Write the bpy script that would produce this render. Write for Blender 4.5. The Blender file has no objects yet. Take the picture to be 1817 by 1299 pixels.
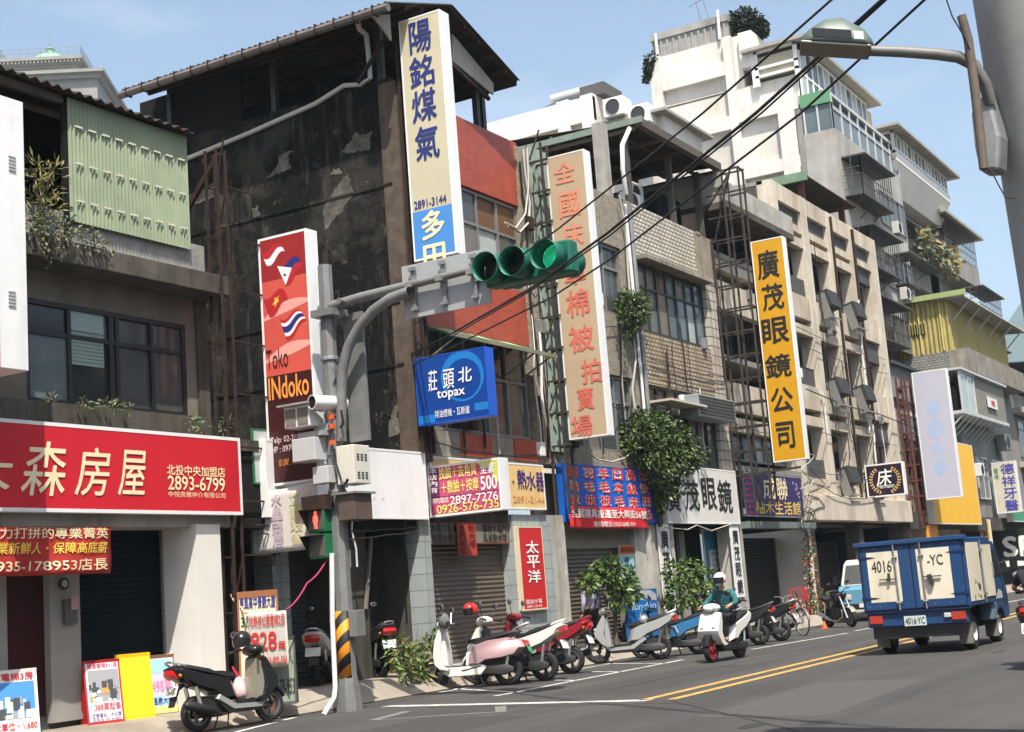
import bpy, bmesh, math, random
from mathutils import Vector, Matrix
R = math.radians
sc = bpy.context.scene
COL = sc.collection

# ---------------------------------------------------------------- camera
F_PX, YAW, PITCH, ROLL, EYE = 2536.93, R(29.93245), R(9.18802), R(-4.40229), 1.5
_f0 = Vector((math.cos(YAW), math.sin(YAW), 0)); _r0 = Vector((math.sin(YAW), -math.cos(YAW), 0)); _z = Vector((0, 0, 1))
FWD = _f0 * math.cos(PITCH) + _z * math.sin(PITCH); _u = -_f0 * math.sin(PITCH) + _z * math.cos(PITCH)
RGT = _r0 * math.cos(ROLL) + _u * math.sin(ROLL); UPV = -_r0 * math.sin(ROLL) + _u * math.cos(ROLL)
CAM = Vector((0, 0, EYE))
cam = bpy.data.objects.new("camera", bpy.data.cameras.new("camera")); COL.objects.link(cam)
m = Matrix((RGT, UPV, -FWD)).transposed().to_4x4(); m.translation = CAM
cam.matrix_world = m
cam.data.sensor_width = 36; cam.data.lens = F_PX / 1817 * 36
cam.data.clip_start = .1; cam.data.clip_end = 6000
sc.camera = cam

# ---------------------------------------------------------------- sky and sun
SUN = Vector((-.43, -.37, 1.0)).normalized()          # towards the sun
w = bpy.data.worlds.new("World"); sc.world = w; w.use_nodes = True
nt = w.node_tree; bg = nt.nodes["Background"]
sky = nt.nodes.new("ShaderNodeTexSky"); sky.sky_type = 'NISHITA'; sky.sun_disc = False
sky.sun_elevation = math.asin(SUN.z); sky.sun_rotation = math.atan2(SUN.x, SUN.y)
sky.air_density = 1.0; sky.dust_density = 3.2; sky.ozone_density = .55; sky.altitude = 50
tc = nt.nodes.new("ShaderNodeTexCoord")
mp = nt.nodes.new("ShaderNodeMapping"); mp.inputs["Scale"].default_value = (2.2, 2.2, 5.5); mp.inputs["Location"].default_value = (1.3, .4, .25)
nz = nt.nodes.new("ShaderNodeTexNoise"); nz.inputs["Scale"].default_value = 1.6; nz.inputs["Detail"].default_value = 9; nz.inputs["Roughness"].default_value = .58
cr = nt.nodes.new("ShaderNodeValToRGB"); cr.color_ramp.elements[0].position = .50; cr.color_ramp.elements[1].position = .82
cr.color_ramp.elements[1].color = (.55, .55, .55, 1)
mx = nt.nodes.new("ShaderNodeMix"); mx.data_type = 'RGBA'
mx.inputs[7].default_value = (5.2, 5.5, 5.9, 1)
nt.links.new(tc.outputs["Generated"], mp.inputs["Vector"]); nt.links.new(mp.outputs[0], nz.inputs["Vector"])
nt.links.new(nz.outputs["Fac"], cr.inputs["Fac"]); nt.links.new(cr.outputs["Color"], mx.inputs[0])
nt.links.new(sky.outputs[0], mx.inputs[6])
sx = nt.nodes.new("ShaderNodeSeparateXYZ"); nt.links.new(tc.outputs["Generated"], sx.inputs[0])
hz = nt.nodes.new("ShaderNodeMapRange"); hz.inputs[1].default_value = .0; hz.inputs[2].default_value = .62; hz.inputs[3].default_value = .12; hz.inputs[4].default_value = 0; hz.interpolation_type = 'SMOOTHSTEP'
nt.links.new(sx.outputs["Z"], hz.inputs[0])
m2 = nt.nodes.new("ShaderNodeMix"); m2.data_type = 'RGBA'; m2.inputs[7].default_value = (3.05, 3.75, 4.6, 1)   # milky air towards the horizon
nt.links.new(hz.outputs[0], m2.inputs[0]); nt.links.new(mx.outputs[2], m2.inputs[6]); nt.links.new(m2.outputs[2], bg.inputs["Color"])
bg.inputs["Strength"].default_value = .128
sun = bpy.data.objects.new("sun", bpy.data.lights.new("sun", 'SUN')); COL.objects.link(sun)
sun.data.energy = 5.0; sun.data.angle = R(.55); sun.data.color = (1, .94, .85)
sun.rotation_euler = (-SUN).to_track_quat('-Z', 'Y').to_euler(); sun.location = (0, 0, 60)
sc.view_settings.view_transform = 'Standard'; sc.view_settings.look = 'None'
sc.view_settings.exposure = .78; sc.view_settings.gamma = 1
sc.cycles.max_bounces = 6; sc.cycles.diffuse_bounces = 3; sc.cycles.glossy_bounces = 3
sc.cycles.transparent_max_bounces = 6; sc.cycles.caustics_reflective = False; sc.cycles.caustics_refractive = False

# ---------------------------------------------------------------- measuring: where a sight line meets a plane of the place
def _ray(px, py): return FWD + RGT * ((px - 908.5) / F_PX) - UPV * ((py - 649.5) / F_PX)
def PY(px, py, Y): d = _ray(px, py); return CAM + d * (Y / d.y)
def PX(px, py, X): d = _ray(px, py); return CAM + d * (X / d.x)
def PZ(px, py, z=0.): d = _ray(px, py); return CAM + d * ((z - EYE) / d.z)

# ---------------------------------------------------------------- materials
def S(r, g, b):
    f = lambda c: (c / 255 / 12.92) if c / 255 <= .04045 else ((c / 255 + .055) / 1.055) ** 2.4
    return (f(r), f(g), f(b))
def _nodes(name):
    M = bpy.data.materials.new(name); M.use_nodes = True
    return M, M.node_tree, M.node_tree.nodes["Principled BSDF"]
def _mixc(n, a, b, fac, mode='MIX'):
    x = n.nodes.new("ShaderNodeMix"); x.data_type = 'RGBA'; x.blend_type = mode
    for sock, val in ((0, fac), (6, a), (7, b)):
        if isinstance(val, (int, float)): x.inputs[sock].default_value = val
        elif isinstance(val, tuple): x.inputs[sock].default_value = (*val, 1)
        else: n.links.new(val, x.inputs[sock])
    return x.outputs[2]
def _noise(n, vec, scale, detail=6, rough=.6, sv=None):
    if sv:
        mp = n.nodes.new("ShaderNodeMapping"); mp.inputs["Scale"].default_value = sv
        n.links.new(vec, mp.inputs["Vector"]); vec = mp.outputs[0]
    t = n.nodes.new("ShaderNodeTexNoise"); t.inputs["Scale"].default_value = scale
    t.inputs["Detail"].default_value = detail; t.inputs["Roughness"].default_value = rough
    n.links.new(vec, t.inputs["Vector"]); return t.outputs["Fac"]
def _ramp(n, fac, a, b, ca=(0, 0, 0), cb=(1, 1, 1)):
    r = n.nodes.new("ShaderNodeValToRGB"); r.color_ramp.elements[0].position = a; r.color_ramp.elements[1].position = b
    r.color_ramp.elements[0].color = (*ca, 1); r.color_ramp.elements[1].color = (*cb, 1)
    n.links.new(fac, r.inputs["Fac"]); return r.outputs["Color"]
def _dress(n, bs, col, var, scale, grime, bump, streak, vec):
    """col: a tuple or a socket; var: brightness mottling; grime: (amount, colour); streak: rain streaks run down"""
    if var:
        f = _noise(n, vec, scale, 8, .65)
        k = _ramp(n, f, .3, .72, (1 - var,) * 3, (1 + var * .6,) * 3)
        col = _mixc(n, col, k, 1.0, 'MULTIPLY')
    if grime:
        f = _noise(n, vec, scale * .35, 9, .7)
        if streak:
            f2 = _noise(n, vec, scale * .5, 6, .7, (3.2, 3.2, .18))
            mm = n.nodes.new("ShaderNodeMath"); mm.operation = 'MULTIPLY_ADD'; n.links.new(f, mm.inputs[0]); mm.inputs[1].default_value = .5
            m2 = n.nodes.new("ShaderNodeMath"); m2.operation = 'MULTIPLY'; n.links.new(f2, m2.inputs[0]); m2.inputs[1].default_value = .5
            n.links.new(m2.outputs[0], mm.inputs[2]); f = mm.outputs[0]
        k = _ramp(n, f, .57 - .24 * grime[0], .68, (0, 0, 0), (min(1, grime[0] * 1.3),) * 3)
        col = _mixc(n, col, grime[1], k)
    if isinstance(col, tuple): bs.inputs["Base Color"].default_value = (*col, 1)
    else: n.links.new(col, bs.inputs["Base Color"])
    if bump:
        b = n.nodes.new("ShaderNodeBump"); b.inputs["Strength"].default_value = bump; b.inputs["Distance"].default_value = .02
        n.links.new(_noise(n, vec, scale * 6, 4), b.inputs["Height"]); n.links.new(b.outputs[0], bs.inputs["Normal"])
def mat(name, col, rough=.7, metal=0., var=.12, scale=3., grime=None, bump=0., streak=False, spec=.5, emit=0):
    M, n, bs = _nodes(name)
    bs.inputs["Roughness"].default_value = rough; bs.inputs["Metallic"].default_value = metal
    bs.inputs["Specular IOR Level"].default_value = spec
    t = n.nodes.new("ShaderNodeTexCoord"); _dress(n, bs, tuple(col), var, scale, grime, bump, streak, t.outputs["Object"])
    if emit:
        bs.inputs["Emission Color"].default_value = (*col, 1); bs.inputs["Emission Strength"].default_value = emit
    return M
def tile(name, c1, c2, mortar, axis, tw, th, gap=.12, offset=.5, rough=.5, grime=None, streak=True, var=.1):
    """small wall tiles laid on a wall; axis is the wall's horizontal direction"""
    M, n, bs = _nodes(name); bs.inputs["Roughness"].default_value = rough
    t = n.nodes.new("ShaderNodeTexCoord"); s = n.nodes.new("ShaderNodeSeparateXYZ"); c = n.nodes.new("ShaderNodeCombineXYZ")
    n.links.new(t.outputs["Object"], s.inputs[0]); n.links.new(s.outputs[axis], c.inputs[0]); n.links.new(s.outputs["Z"], c.inputs[1])
    b = n.nodes.new("ShaderNodeTexBrick"); n.links.new(c.outputs[0], b.inputs["Vector"])
    b.inputs["Color1"].default_value = (*c1, 1); b.inputs["Color2"].default_value = (*c2, 1); b.inputs["Mortar"].default_value = (*mortar, 1)
    b.inputs["Scale"].default_value = 1; b.inputs["Brick Width"].default_value = tw; b.inputs["Row Height"].default_value = th
    b.inputs["Mortar Size"].default_value = gap * th; b.offset = offset; b.inputs["Bias"].default_value = -.2
    _dress(n, bs, b.outputs["Color"], var, 2.5, grime, 0, streak, t.outputs["Object"])
    return M
DIRT = S(62, 54, 44); SOOT = S(38, 36, 34); RUSTC = S(92, 52, 32)
GLASS = {}
def glass(name, col, rough=.09, spec=.5):
    return mat(name, col, rough, 0, .2, .8, spec=spec)

# ---------------------------------------------------------------- mesh building
class MB:
    """collects shapes and links them as ONE mesh object"""
    def __init__(s): s.v = []; s.f = []; s.mi = []; s.m = 0
    def face(s, *p):
        i = len(s.v); s.v += [Vector(q) for q in p]; s.f.append(tuple(range(i, i + len(p)))); s.mi.append(s.m); return s
    def raw(s, v, f):
        i = len(s.v); s.v += [Vector(q) for q in v]; s.f += [tuple(i + k for k in q) for q in f]; s.mi += [s.m] * len(f); return s
    def box(s, x0, x1, y0, y1, z0, z1, M=None):
        v = [Vector((x, y, z)) for z in (z0, z1) for y in (y0, y1) for x in (x0, x1)]
        if M: v = [M @ q for q in v]
        return s.raw(v, [(0, 2, 3, 1), (4, 5, 7, 6), (0, 1, 5, 4), (2, 6, 7, 3), (0, 4, 6, 2), (1, 3, 7, 5)])
    def bar(s, a, b, w, h=None, up=(0, 0, 1)):
        a = Vector(a); b = Vector(b); d = (b - a); L = d.length
        if L < 1e-6: return s
        d /= L; up = Vector(up)
        if abs(d.dot(up)) > .95: up = Vector((1, 0, 0))
        x = d.cross(up).normalized() * (w / 2); y = x.cross(d).normalized() * ((h or w) / 2)
        v = [p + i * x + j * y for p in (a, b) for j in (-1, 1) for i in (-1, 1)]
        return s.raw(v, [(0, 1, 3, 2), (4, 6, 7, 5), (0, 4, 5, 1), (2, 3, 7, 6), (0, 2, 6, 4), (1, 5, 7, 3)])
    def tube(s, pts, r, n=8, cap=True):
        P = [Vector(p) for p in pts]; k = len(P); rr = r if isinstance(r, (list, tuple)) else [r] * k
        base = len(s.v); nrm = None
        for i, p in enumerate(P):
            t = (P[min(i + 1, k - 1)] - P[max(i - 1, 0)]).normalized()
            if nrm is None:
                nrm = t.cross(Vector((0, 0, 1)))
                if nrm.length < 1e-3: nrm = Vector((1, 0, 0))
            nrm = (nrm - t * nrm.dot(t)).normalized(); bn = t.cross(nrm)
            for j in range(n):
                a = 2 * math.pi * j / n; s.v.append(p + (nrm * math.cos(a) + bn * math.sin(a)) * rr[i])
        for i in range(k - 1):
            for j in range(n):
                a = base + i * n + j; b = base + i * n + (j + 1) % n
                s.f.append((a, b, b + n, a + n)); s.mi.append(s.m)
        if cap:
            s.f.append(tuple(base + j for j in reversed(range(n)))); s.mi.append(s.m)
            s.f.append(tuple(base + (k - 1) * n + j for j in range(n))); s.mi.append(s.m)
        return s
    def lathe(s, prof, n=16, M=None, arc=2 * math.pi):
        """prof: (radius, height) pairs turned about z"""
        base = len(s.v); full = abs(arc - 2 * math.pi) < 1e-6; q = n if full else n + 1
        for (r, z) in prof:
            for j in range(q):
                a = arc * j / n; p = Vector((r * math.cos(a), r * math.sin(a), z)); s.v.append(M @ p if M else p)
        for i in range(len(prof) - 1):
            for j in range(n):
                a = base + i * q + j; b = base + i * q + (j + 1) % q
                s.f.append((a, b, b + q, a + q)); s.mi.append(s.m)
        return s
    def ball(s, c, r, nu=14, nv=9, M=None):
        c = Vector(c); r = Vector(r) if not isinstance(r, (int, float)) else Vector((r,) * 3)
        T = Matrix.Translation(c) @ (M or Matrix()) @ Matrix.Diagonal((*r, 1))
        return s.lathe([(math.cos(-math.pi / 2 + math.pi * i / nv), math.sin(-math.pi / 2 + math.pi * i / nv)) for i in range(nv + 1)], nu, T)
    def prism(s, poly, a, b, M=None):
        """poly of (x,z), pushed from y=a to y=b"""
        n = len(poly); v = [Vector((x, y, z)) for y in (a, b) for x, z in poly]
        if M: v = [M @ q for q in v]
        return s.raw(v, [tuple(range(n)), tuple(range(2 * n - 1, n - 1, -1))] + [(i, i + n, (i + 1) % n + n, (i + 1) % n) for i in range(n)])
    def puff(s, poly, w, inset=.8, M=None, mid=.62):
        """side outline (x,z) given a rounded width 2w"""
        n = len(poly); cx = sum(p[0] for p in poly) / n; cz = sum(p[1] for p in poly) / n; v = []
        for y, k in ((-w, inset), (-w * mid, 1), (w * mid, 1), (w, inset)):
            v += [Vector((cx + (x - cx) * k, y, cz + (z - cz) * k)) for x, z in poly]
        if M: v = [M @ q for q in v]
        f = [tuple(range(n)), tuple(range(4 * n - 1, 3 * n - 1, -1))]
        for L in range(3): f += [(L * n + i, L * n + n + i, L * n + n + (i + 1) % n, L * n + (i + 1) % n) for i in range(n)]
        return s.raw(v, f)
    def corr(s, O, U, V, N, nu, amp, nv=1, thick=0):
        """corrugated sheet: waves across U, straight along V, amplitude along N"""
        O = Vector(O); U = Vector(U); V = Vector(V); N = Vector(N).normalized(); k = nu * 4; base = len(s.v)
        for j in range(nv + 1):
            for i in range(k + 1):
                s.v.append(O + U * (i / k) + V * (j / nv) + N * (amp * math.sin(i * math.pi / 2)))
        for j in range(nv):
            for i in range(k):
                a = base + j * (k + 1) + i; s.f.append((a, a + 1, a + k + 2, a + k + 1)); s.mi.append(s.m)
        return s
    def leaf(s, p, d, n, L, W):
        d = Vector(d).normalized(); n = Vector(n); x = d.cross(n)
        if x.length < 1e-3: x = d.cross(Vector((.3, .5, .8)))
        x.normalize(); up = x.cross(d) * (W * .25); p = Vector(p)
        i = len(s.v); s.v += [p, p + d * L * .45 + x * W / 2 + up, p + d * L, p + d * L * .45 - x * W / 2 + up, p + d * L * .5]
        s.f += [(i, i + 1, i + 4), (i + 1, i + 2, i + 4), (i + 2, i + 3, i + 4), (i + 3, i, i + 4)]; s.mi += [s.m] * 4
        return s
    def build(s, name, mats, parent=None, smooth=0, bevel=0, solid=0):
        me = bpy.data.meshes.new(name)
        off = parent.get("_o") if parent else None
        off = Vector(off) if off is not None else Vector((0, 0, 0))
        me.from_pydata([q - off for q in s.v], [], s.f)
        for M in (mats if isinstance(mats, (list, tuple)) else [mats]): me.materials.append(M)
        if len(me.materials) > 1: me.polygons.foreach_set("material_index", s.mi)
        bm = bmesh.new(); bm.from_mesh(me)
        if smooth or bevel: bmesh.ops.remove_doubles(bm, verts=bm.verts, dist=1e-5)
        if not s.__dict__.get('open'): bmesh.ops.recalc_face_normals(bm, faces=bm.faces)
        bm.to_mesh(me); bm.free()
        if smooth:
            me.polygons.foreach_set("use_smooth", [True] * len(me.polygons)); me.set_sharp_from_angle(angle=R(smooth))
        o = bpy.data.objects.new(name, me); COL.objects.link(o)
        if parent: o.parent = parent
        if solid:
            q = o.modifiers.new("solid", 'SOLIDIFY'); q.thickness = solid
        if bevel:
            b = o.modifiers.new("bevel", 'BEVEL'); b.width = bevel; b.segments = 2; b.limit_method = 'ANGLE'; b.angle_limit = R(40)
        return o
def tag(o, label=None, cat=None, group=None, kind=None):
    for k, v in (("label", label), ("category", cat), ("group", group), ("kind", kind)):
        if v: o[k] = v
    return o
def thing(name, label, cat, loc=(0, 0, 0), rotz=0, group=None, local=False):
    """an Empty at the thing's base that parents its parts; parts are given in place-coordinates unless local"""
    o = bpy.data.objects.new(name, None); COL.objects.link(o); o.location = loc; o.rotation_euler = (0, 0, rotz); o.empty_display_size = .2
    tag(o, label, cat, group)
    if not local: o["_o"] = tuple(loc)
    return o
def sub(o, parent):
    """make o a piece of the part it belongs to"""
    o.parent = parent; return o
def copy_tree(o, parent=None):
    c = o.copy(); COL.objects.link(c)
    if parent: c.parent = parent
    for ch in list(o.children): copy_tree(ch, c)
    return c

# ---------------------------------------------------------------- writing
_txt = {}
def text_geo(s, bold=0., shear=0.):
    """outline of a text fitted to a unit box; bold lays shifted copies over it"""
    bold *= .5; k = (s, bold, shear)
    if k not in _txt:
        cu = bpy.data.curves.new("t", 'FONT'); cu.body = s; cu.fill_mode = 'FRONT'; cu.shear = shear; cu.resolution_u = 3
        o = bpy.data.objects.new("t", cu); COL.objects.link(o); dg = bpy.context.evaluated_depsgraph_get()
        me = bpy.data.meshes.new_from_object(o.evaluated_get(dg))
        v0 = [(q.co.x, q.co.y) for q in me.vertices]; f0 = [tuple(p.vertices) for p in me.polygons]
        bpy.data.objects.remove(o); bpy.data.curves.remove(cu); bpy.data.meshes.remove(me)
        v, f = [], []
        for dx, dy in ([(0, 0), (bold, 0), (-bold, 0), (0, bold), (0, -bold), (bold * .7, bold * .7), (-bold * .7, -bold * .7)] if bold else [(0, 0)]):
            i = len(v); v += [(a + dx, b + dy) for a, b in v0]; f += [tuple(q + i for q in p) for p in f0]
        x0 = min(q[0] for q in v); x1 = max(q[0] for q in v); y0 = min(q[1] for q in v); y1 = max(q[1] for q in v)
        _txt[k] = ([((a - x0) / max(x1 - x0, 1e-6), (b - y0) / max(y1 - y0, 1e-6)) for a, b in v], f, len(v0))
    return _txt[k]
def _lift(i, n): return .0004 * (i // n)
class Frame:
    """a face seen from in front: O its lower left corner, u to the right, v up, n out"""
    def __init__(s, O, u, v, W, H): s.O = Vector(O); s.u = Vector(u).normalized(); s.v = Vector(v).normalized(); s.n = s.u.cross(s.v); s.W = W; s.H = H
    def p(s, fx, fy, d=0.): return s.O + s.u * (fx * s.W) + s.v * ((1 - fy) * s.H) + s.n * d
    def rect(s, mb, x0, y0, x1, y1, d=.006): return mb.face(s.p(x0, y1, d), s.p(x1, y1, d), s.p(x1, y0, d), s.p(x0, y0, d))
    def poly(s, mb, pts, d=.008): return mb.face(*[s.p(x, y, d) for x, y in pts])
    def slab(s, mb, x0, y0, x1, y1, d0, d1):
        a = [s.p(x, y, d) for d in (d0, d1) for x, y in ((x0, y1), (x1, y1), (x1, y0), (x0, y0))]
        return mb.raw(a, [(3, 2, 1, 0), (4, 5, 6, 7), (0, 1, 5, 4), (1, 2, 6, 5), (2, 3, 7, 6), (3, 0, 4, 7)])
    def text(s, mb, t, x0, y0, x1, y1, bold=.02, shear=0., d=.012, vert=False):
        if vert:
            n = len(t); h = (y1 - y0) / n
            for i, ch in enumerate(t): s.text(mb, ch, x0, y0 + h * (i + .06), x1, y0 + h * (i + .94), bold, shear, d)
            return mb
        v, f, n = text_geo(t, bold, shear)
        return mb.raw([s.p(x0 + a * (x1 - x0), y1 - b * (y1 - y0), d + _lift(i, n)) for i, (a, b) in enumerate(v)], f)
def words(root, fr, M, items, name="lettering", d=.012):
    for it in items:
        mb = MB(); mb.open = True; kw = it[5] if len(it) > 5 else {}
        fr.text(mb, *it[:5], **{**dict(d=d), **kw}); o = mb.build(name, M, root)
    return o
def board(name, label, O, u, v, W, H, t, face, edge, cat="sign", border=.04, group=None, loc=None, bev=.008):
    """a sign cabinet t deep with a framed front face"""
    fr = Frame(O, u, v, W, H)
    r = thing(name, label, cat, loc or tuple(fr.p(.5, 1, -t / 2)), group=group)
    mb = MB(); fr.slab(mb, 0, 0, 1, 1, -t, -.002); mb.build("cabinet", edge, r, bevel=bev)
    bx = border / W; by = border / H
    mb = MB(); fr.slab(mb, bx, by, 1 - bx, 1 - by, -.0015, .003); mb.build("face", face, r)
    fm = MB()
    for a in ((0, 0, 1, by), (0, 1 - by, 1, 1), (0, by, bx, 1 - by), (1 - bx, by, 1, 1 - by)): fr.slab(fm, *a, -.0015, .008)
    fm.build("frame", edge, r)
    return r, fr
def skin(name, nodes, edges, M, parent, level=2):
    """one continuous surface grown round joints: nodes {key: (x,y,z,r)}; the first node is the root"""
    ks = list(nodes); me = bpy.data.meshes.new(name); ix = {k: i for i, k in enumerate(ks)}
    me.from_pydata([nodes[k][:3] for k in ks], [(ix[a], ix[b]) for a, b in edges], [])
    o = bpy.data.objects.new(name, me); COL.objects.link(o)
    sm = o.modifiers.new("skin", 'SKIN'); sm.use_smooth_shade = True
    for i, k in enumerate(ks):
        d = me.skin_vertices[0].data[i]; rr = nodes[k][3]; d.radius = rr if isinstance(rr, tuple) else (rr, rr); d.use_root = (i == 0)
    ss = o.modifiers.new("sub", 'SUBSURF'); ss.levels = ss.render_levels = level
    dg = bpy.context.evaluated_depsgraph_get(); m2 = bpy.data.meshes.new_from_object(o.evaluated_get(dg))
    bpy.data.objects.remove(o); bpy.data.meshes.remove(me)
    m2.name = name; m2.materials.clear(); m2.materials.append(M); m2.polygons.foreach_set("use_smooth", [True] * len(m2.polygons))
    o = bpy.data.objects.new(name, m2); COL.objects.link(o)
    if parent: o.parent = parent
    return o
# ---------------------------------------------------------------- palette
CONC = mat("weathered concrete", (.28, .25, .205), .9, var=.3, scale=2.2, grime=(.55, DIRT), bump=.25, streak=True)
CONC_D = mat("dark stained concrete", (.115, .103, .083), .9, var=.35, scale=1.8, grime=(.7, SOOT), bump=.3, streak=True, spec=.2)
CONC_L = mat("pale concrete", (.42, .395, .35), .85, var=.2, scale=1.6, grime=(.5, DIRT), bump=.15, streak=True)
CREAM = mat("cream render", (.62, .555, .45), .85, var=.16, scale=1.3, grime=(.48, S(96, 80, 62)), streak=True, bump=.1)
BEIGE = mat("beige render", (.58, .505, .39), .85, var=.18, scale=1.2, grime=(.55, S(98, 80, 60)), streak=True, bump=.12)
WHITEW = mat("white painted wall", (.76, .735, .68), .7, var=.1, scale=1, grime=(.16, S(140, 130, 112)), streak=True)
WHITED = mat("dirty white paint", (.50, .475, .42), .75, var=.25, scale=2.2, grime=(.6, S(104, 94, 78)), streak=True, bump=.15)
TOWERW = mat("pale tower render", (.70, .675, .615), .8, var=.12, scale=.6, grime=(.5, S(140, 130, 116)), streak=True)
GREYR = mat("grey render", (.27, .26, .235), .85, var=.22, scale=1.1, grime=(.5, S(70, 66, 60)), streak=True)
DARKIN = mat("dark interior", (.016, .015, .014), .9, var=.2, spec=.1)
BLACKST = mat("soot blackened plaster", (.009, .0087, .008), .92, var=.6, scale=3, bump=.6, spec=.12)
def _sooty():
    n = BLACKST.node_tree; bs = n.nodes["Principled BSDF"]; v = n.nodes.new("ShaderNodeTexCoord").outputs["Object"]; col = bs.inputs["Base Color"].links[0].from_socket
    col = _mixc(n, col, (.034, .0305, .025), _ramp(n, _noise(n, v, .7, 8, .75), .49, .60))                               # greyer coats of paint
    col = _mixc(n, col, (.066, .058, .046), _ramp(n, _noise(n, v, 3.2, 8, .75, (1, 1, .14)), .54, .68, (0, 0, 0), (.85,) * 3))   # rain drips
    col = _mixc(n, col, (.10, .09, .07), _ramp(n, _noise(n, v, 1.9, 10, .8), .585, .67))                           # flaked spots
    col = _mixc(n, col, (.16, .145, .115), _ramp(n, _noise(n, v, 9, 5, .7), .665, .69)); n.links.new(col, bs.inputs["Base Color"])
_sooty()
PLASTER = mat("bare plaster", (.20, .175, .135), .95, var=.6, scale=6, grime=(1.0, (.03, .028, .025)), bump=.8)
REDTILE = tile("red wall tile", S(176, 72, 50), S(156, 60, 44), S(120, 72, 54), 'X', .23, .06, grime=(.3, S(90, 45, 36)))
WHITETILE = tile("white strip tile", S(225, 218, 203), S(205, 195, 178), S(120, 110, 96), 'X', .21, .11, gap=.22, grime=(.5, S(110, 92, 70)))
BEIGETILE = tile("beige strip tile", S(190, 176, 152), S(170, 155, 130), S(98, 86, 70), 'X', .21, .11, gap=.2, grime=(.6, S(96, 76, 54)))
PEBBLE = mat("pebble dash", (.33, .285, .215), .95, var=.55, scale=22, grime=(.4, DIRT), bump=.6)
PALETILE = tile("pale blue pillar tile", S(164, 172, 170), S(152, 162, 161), S(120, 122, 118), 'X', .3, .3, gap=.03, offset=0, grime=(.35, S(110, 104, 92)))
PALETILEY = tile("pale blue pillar tile side", S(188, 196, 194), S(176, 186, 186), S(120, 122, 118), 'Y', .3, .3, gap=.03, offset=0, grime=(.35, S(110, 104, 92)))
GREYTILEY = tile("grey strip tile", S(150, 150, 142), S(132, 132, 125), S(86, 84, 78), 'Y', .24, .12, gap=.14, grime=(.5, S(80, 76, 68)))
BLACKFR = mat("black window frame", (.014, .014, .015), .45, var=.1)
ALU = mat("grey aluminium", (.22, .22, .21), .5, .3, var=.12)
ALU_L = mat("pale aluminium", (.55, .56, .55), .45, .2, var=.1)
DKGREEN = mat("dark green frame", (.028, .036, .033), .5, var=.15)
STEEL = mat("galvanised steel", (.27, .28, .28), .5, .35, var=.25, scale=5, grime=(.3, S(96, 84, 70)))
STEEL_D = mat("dark steel", (.05, .05, .05), .55, .3, var=.25)
RUST = mat("rusty steel", (.045, .027, .020), .85, .1, var=.5, scale=9, bump=.3, spec=.2)
RUSTR = mat("red oxide steel", (.11, .032, .022), .8, .1, var=.4, scale=6)
WHITEP = mat("white plastic", (.74, .74, .72), .45, var=.06, grime=(.2, S(150, 142, 128)), streak=True)
BLACKP = mat("black plastic", (.014, .014, .015), .4, var=.15)
RUBBER = mat("black rubber", (.012, .012, .012), .75, var=.2, scale=14)
G_DARK = glass("dark window glass", (.022, .024, .025)); G_MID = glass("grey window glass", (.07, .075, .075), .12)
G_CURT = glass("curtained window glass", (.16, .15, .13), .25, .4); G_PALE = glass("pale window glass", (.36, .42, .40), .2, .4)
G_BLUE = glass("bluish window glass", (.12, .155, .165), .1); G_BROWN = glass("boarded window glass", (.14, .075, .035), .4, .3)
GREENSHEET = mat("green corrugated plastic", S(134, 146, 118), .5, var=.22, scale=1.6, grime=(.35, S(112, 118, 92)), streak=True)
ROOFSHEET = mat("old corrugated iron", (.055, .048, .042), .75, .2, var=.45, scale=3, grime=(.5, RUSTC), spec=.2)
ROOFPALE = mat("pale metal cladding", (.36, .34, .29), .65, .1, var=.15, scale=2, grime=(.4, S(110, 92, 70)), streak=True)
SHUT_BR = mat("brown roller shutter", (.135, .10, .075), .5, .25, var=.2, scale=1.5, grime=(.3, DIRT))
SHUT_GR = mat("grey roller shutter", (.10, .10, .098), .55, .25, var=.2, grime=(.35, DIRT))
SHUT_BL = mat("dark blue roller shutter", (.0035, .008, .011), .5, .2, var=.2, spec=.05)
SHUT_NV = mat("navy roller shutter", (.016, .019, .023), .5, .2, var=.2, spec=.2)
SHUT_TAN = mat("tan roller shutter", (.17, .11, .05), .55, .2, var=.2)
REDDOOR = mat("dark red door", (.045, .007, .008), .5, var=.15, spec=.2)

# ---------------------------------------------------------------- the setting
ASPH = mat("asphalt", (.054, .0515, .048), .86, var=.16, scale=.55, grime=(.28, (.05, .048, .047)), bump=.5)
def _asphalt():
    n = ASPH.node_tree; bs = n.nodes["Principled BSDF"]; t = n.nodes.new("ShaderNodeTexCoord")
    fine = _ramp(n, _noise(n, t.outputs["Object"], 42, 3, .7), .36, .66, (.62,) * 3, (1.34,) * 3)
    lane = _ramp(n, _noise(n, t.outputs["Object"], .9, 5, .6, (.10, 1.1, 1)), .38, .62, (.78,) * 3, (1.16,) * 3)
    old = bs.inputs["Base Color"].links[0].from_socket
    n.links.new(_mixc(n, _mixc(n, old, fine, 1., 'MULTIPLY'), lane, 1., 'MULTIPLY'), bs.inputs["Base Color"])
_asphalt()
PAVE = mat("worn pavement", (.30, .265, .215), .9, var=.25, scale=1.1, grime=(.45, S(104, 92, 76)), bump=.4)
GROUND = mat("ground", (.16, .15, .135), .95, var=.2, scale=.3)
PW = mat("worn white road paint", (.60, .59, .55), .75, var=.3, scale=9, grime=(.6, (.13, .125, .12)))
PYL = mat("worn yellow road paint", (.58, .33, .075), .75, var=.3, scale=9, grime=(.5, (.2, .14, .07)))
st = lambda o: tag(o, kind='structure')
st(MB().box(-300, 2500, -1250, 1450, -.5, -.004).build("ground", GROUND))
st(MB().face((-60, -3, 0), (600, -3, 0), (600, 14.6, 0), (-60, 14.6, 0)).build("road", ASPH))
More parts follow.
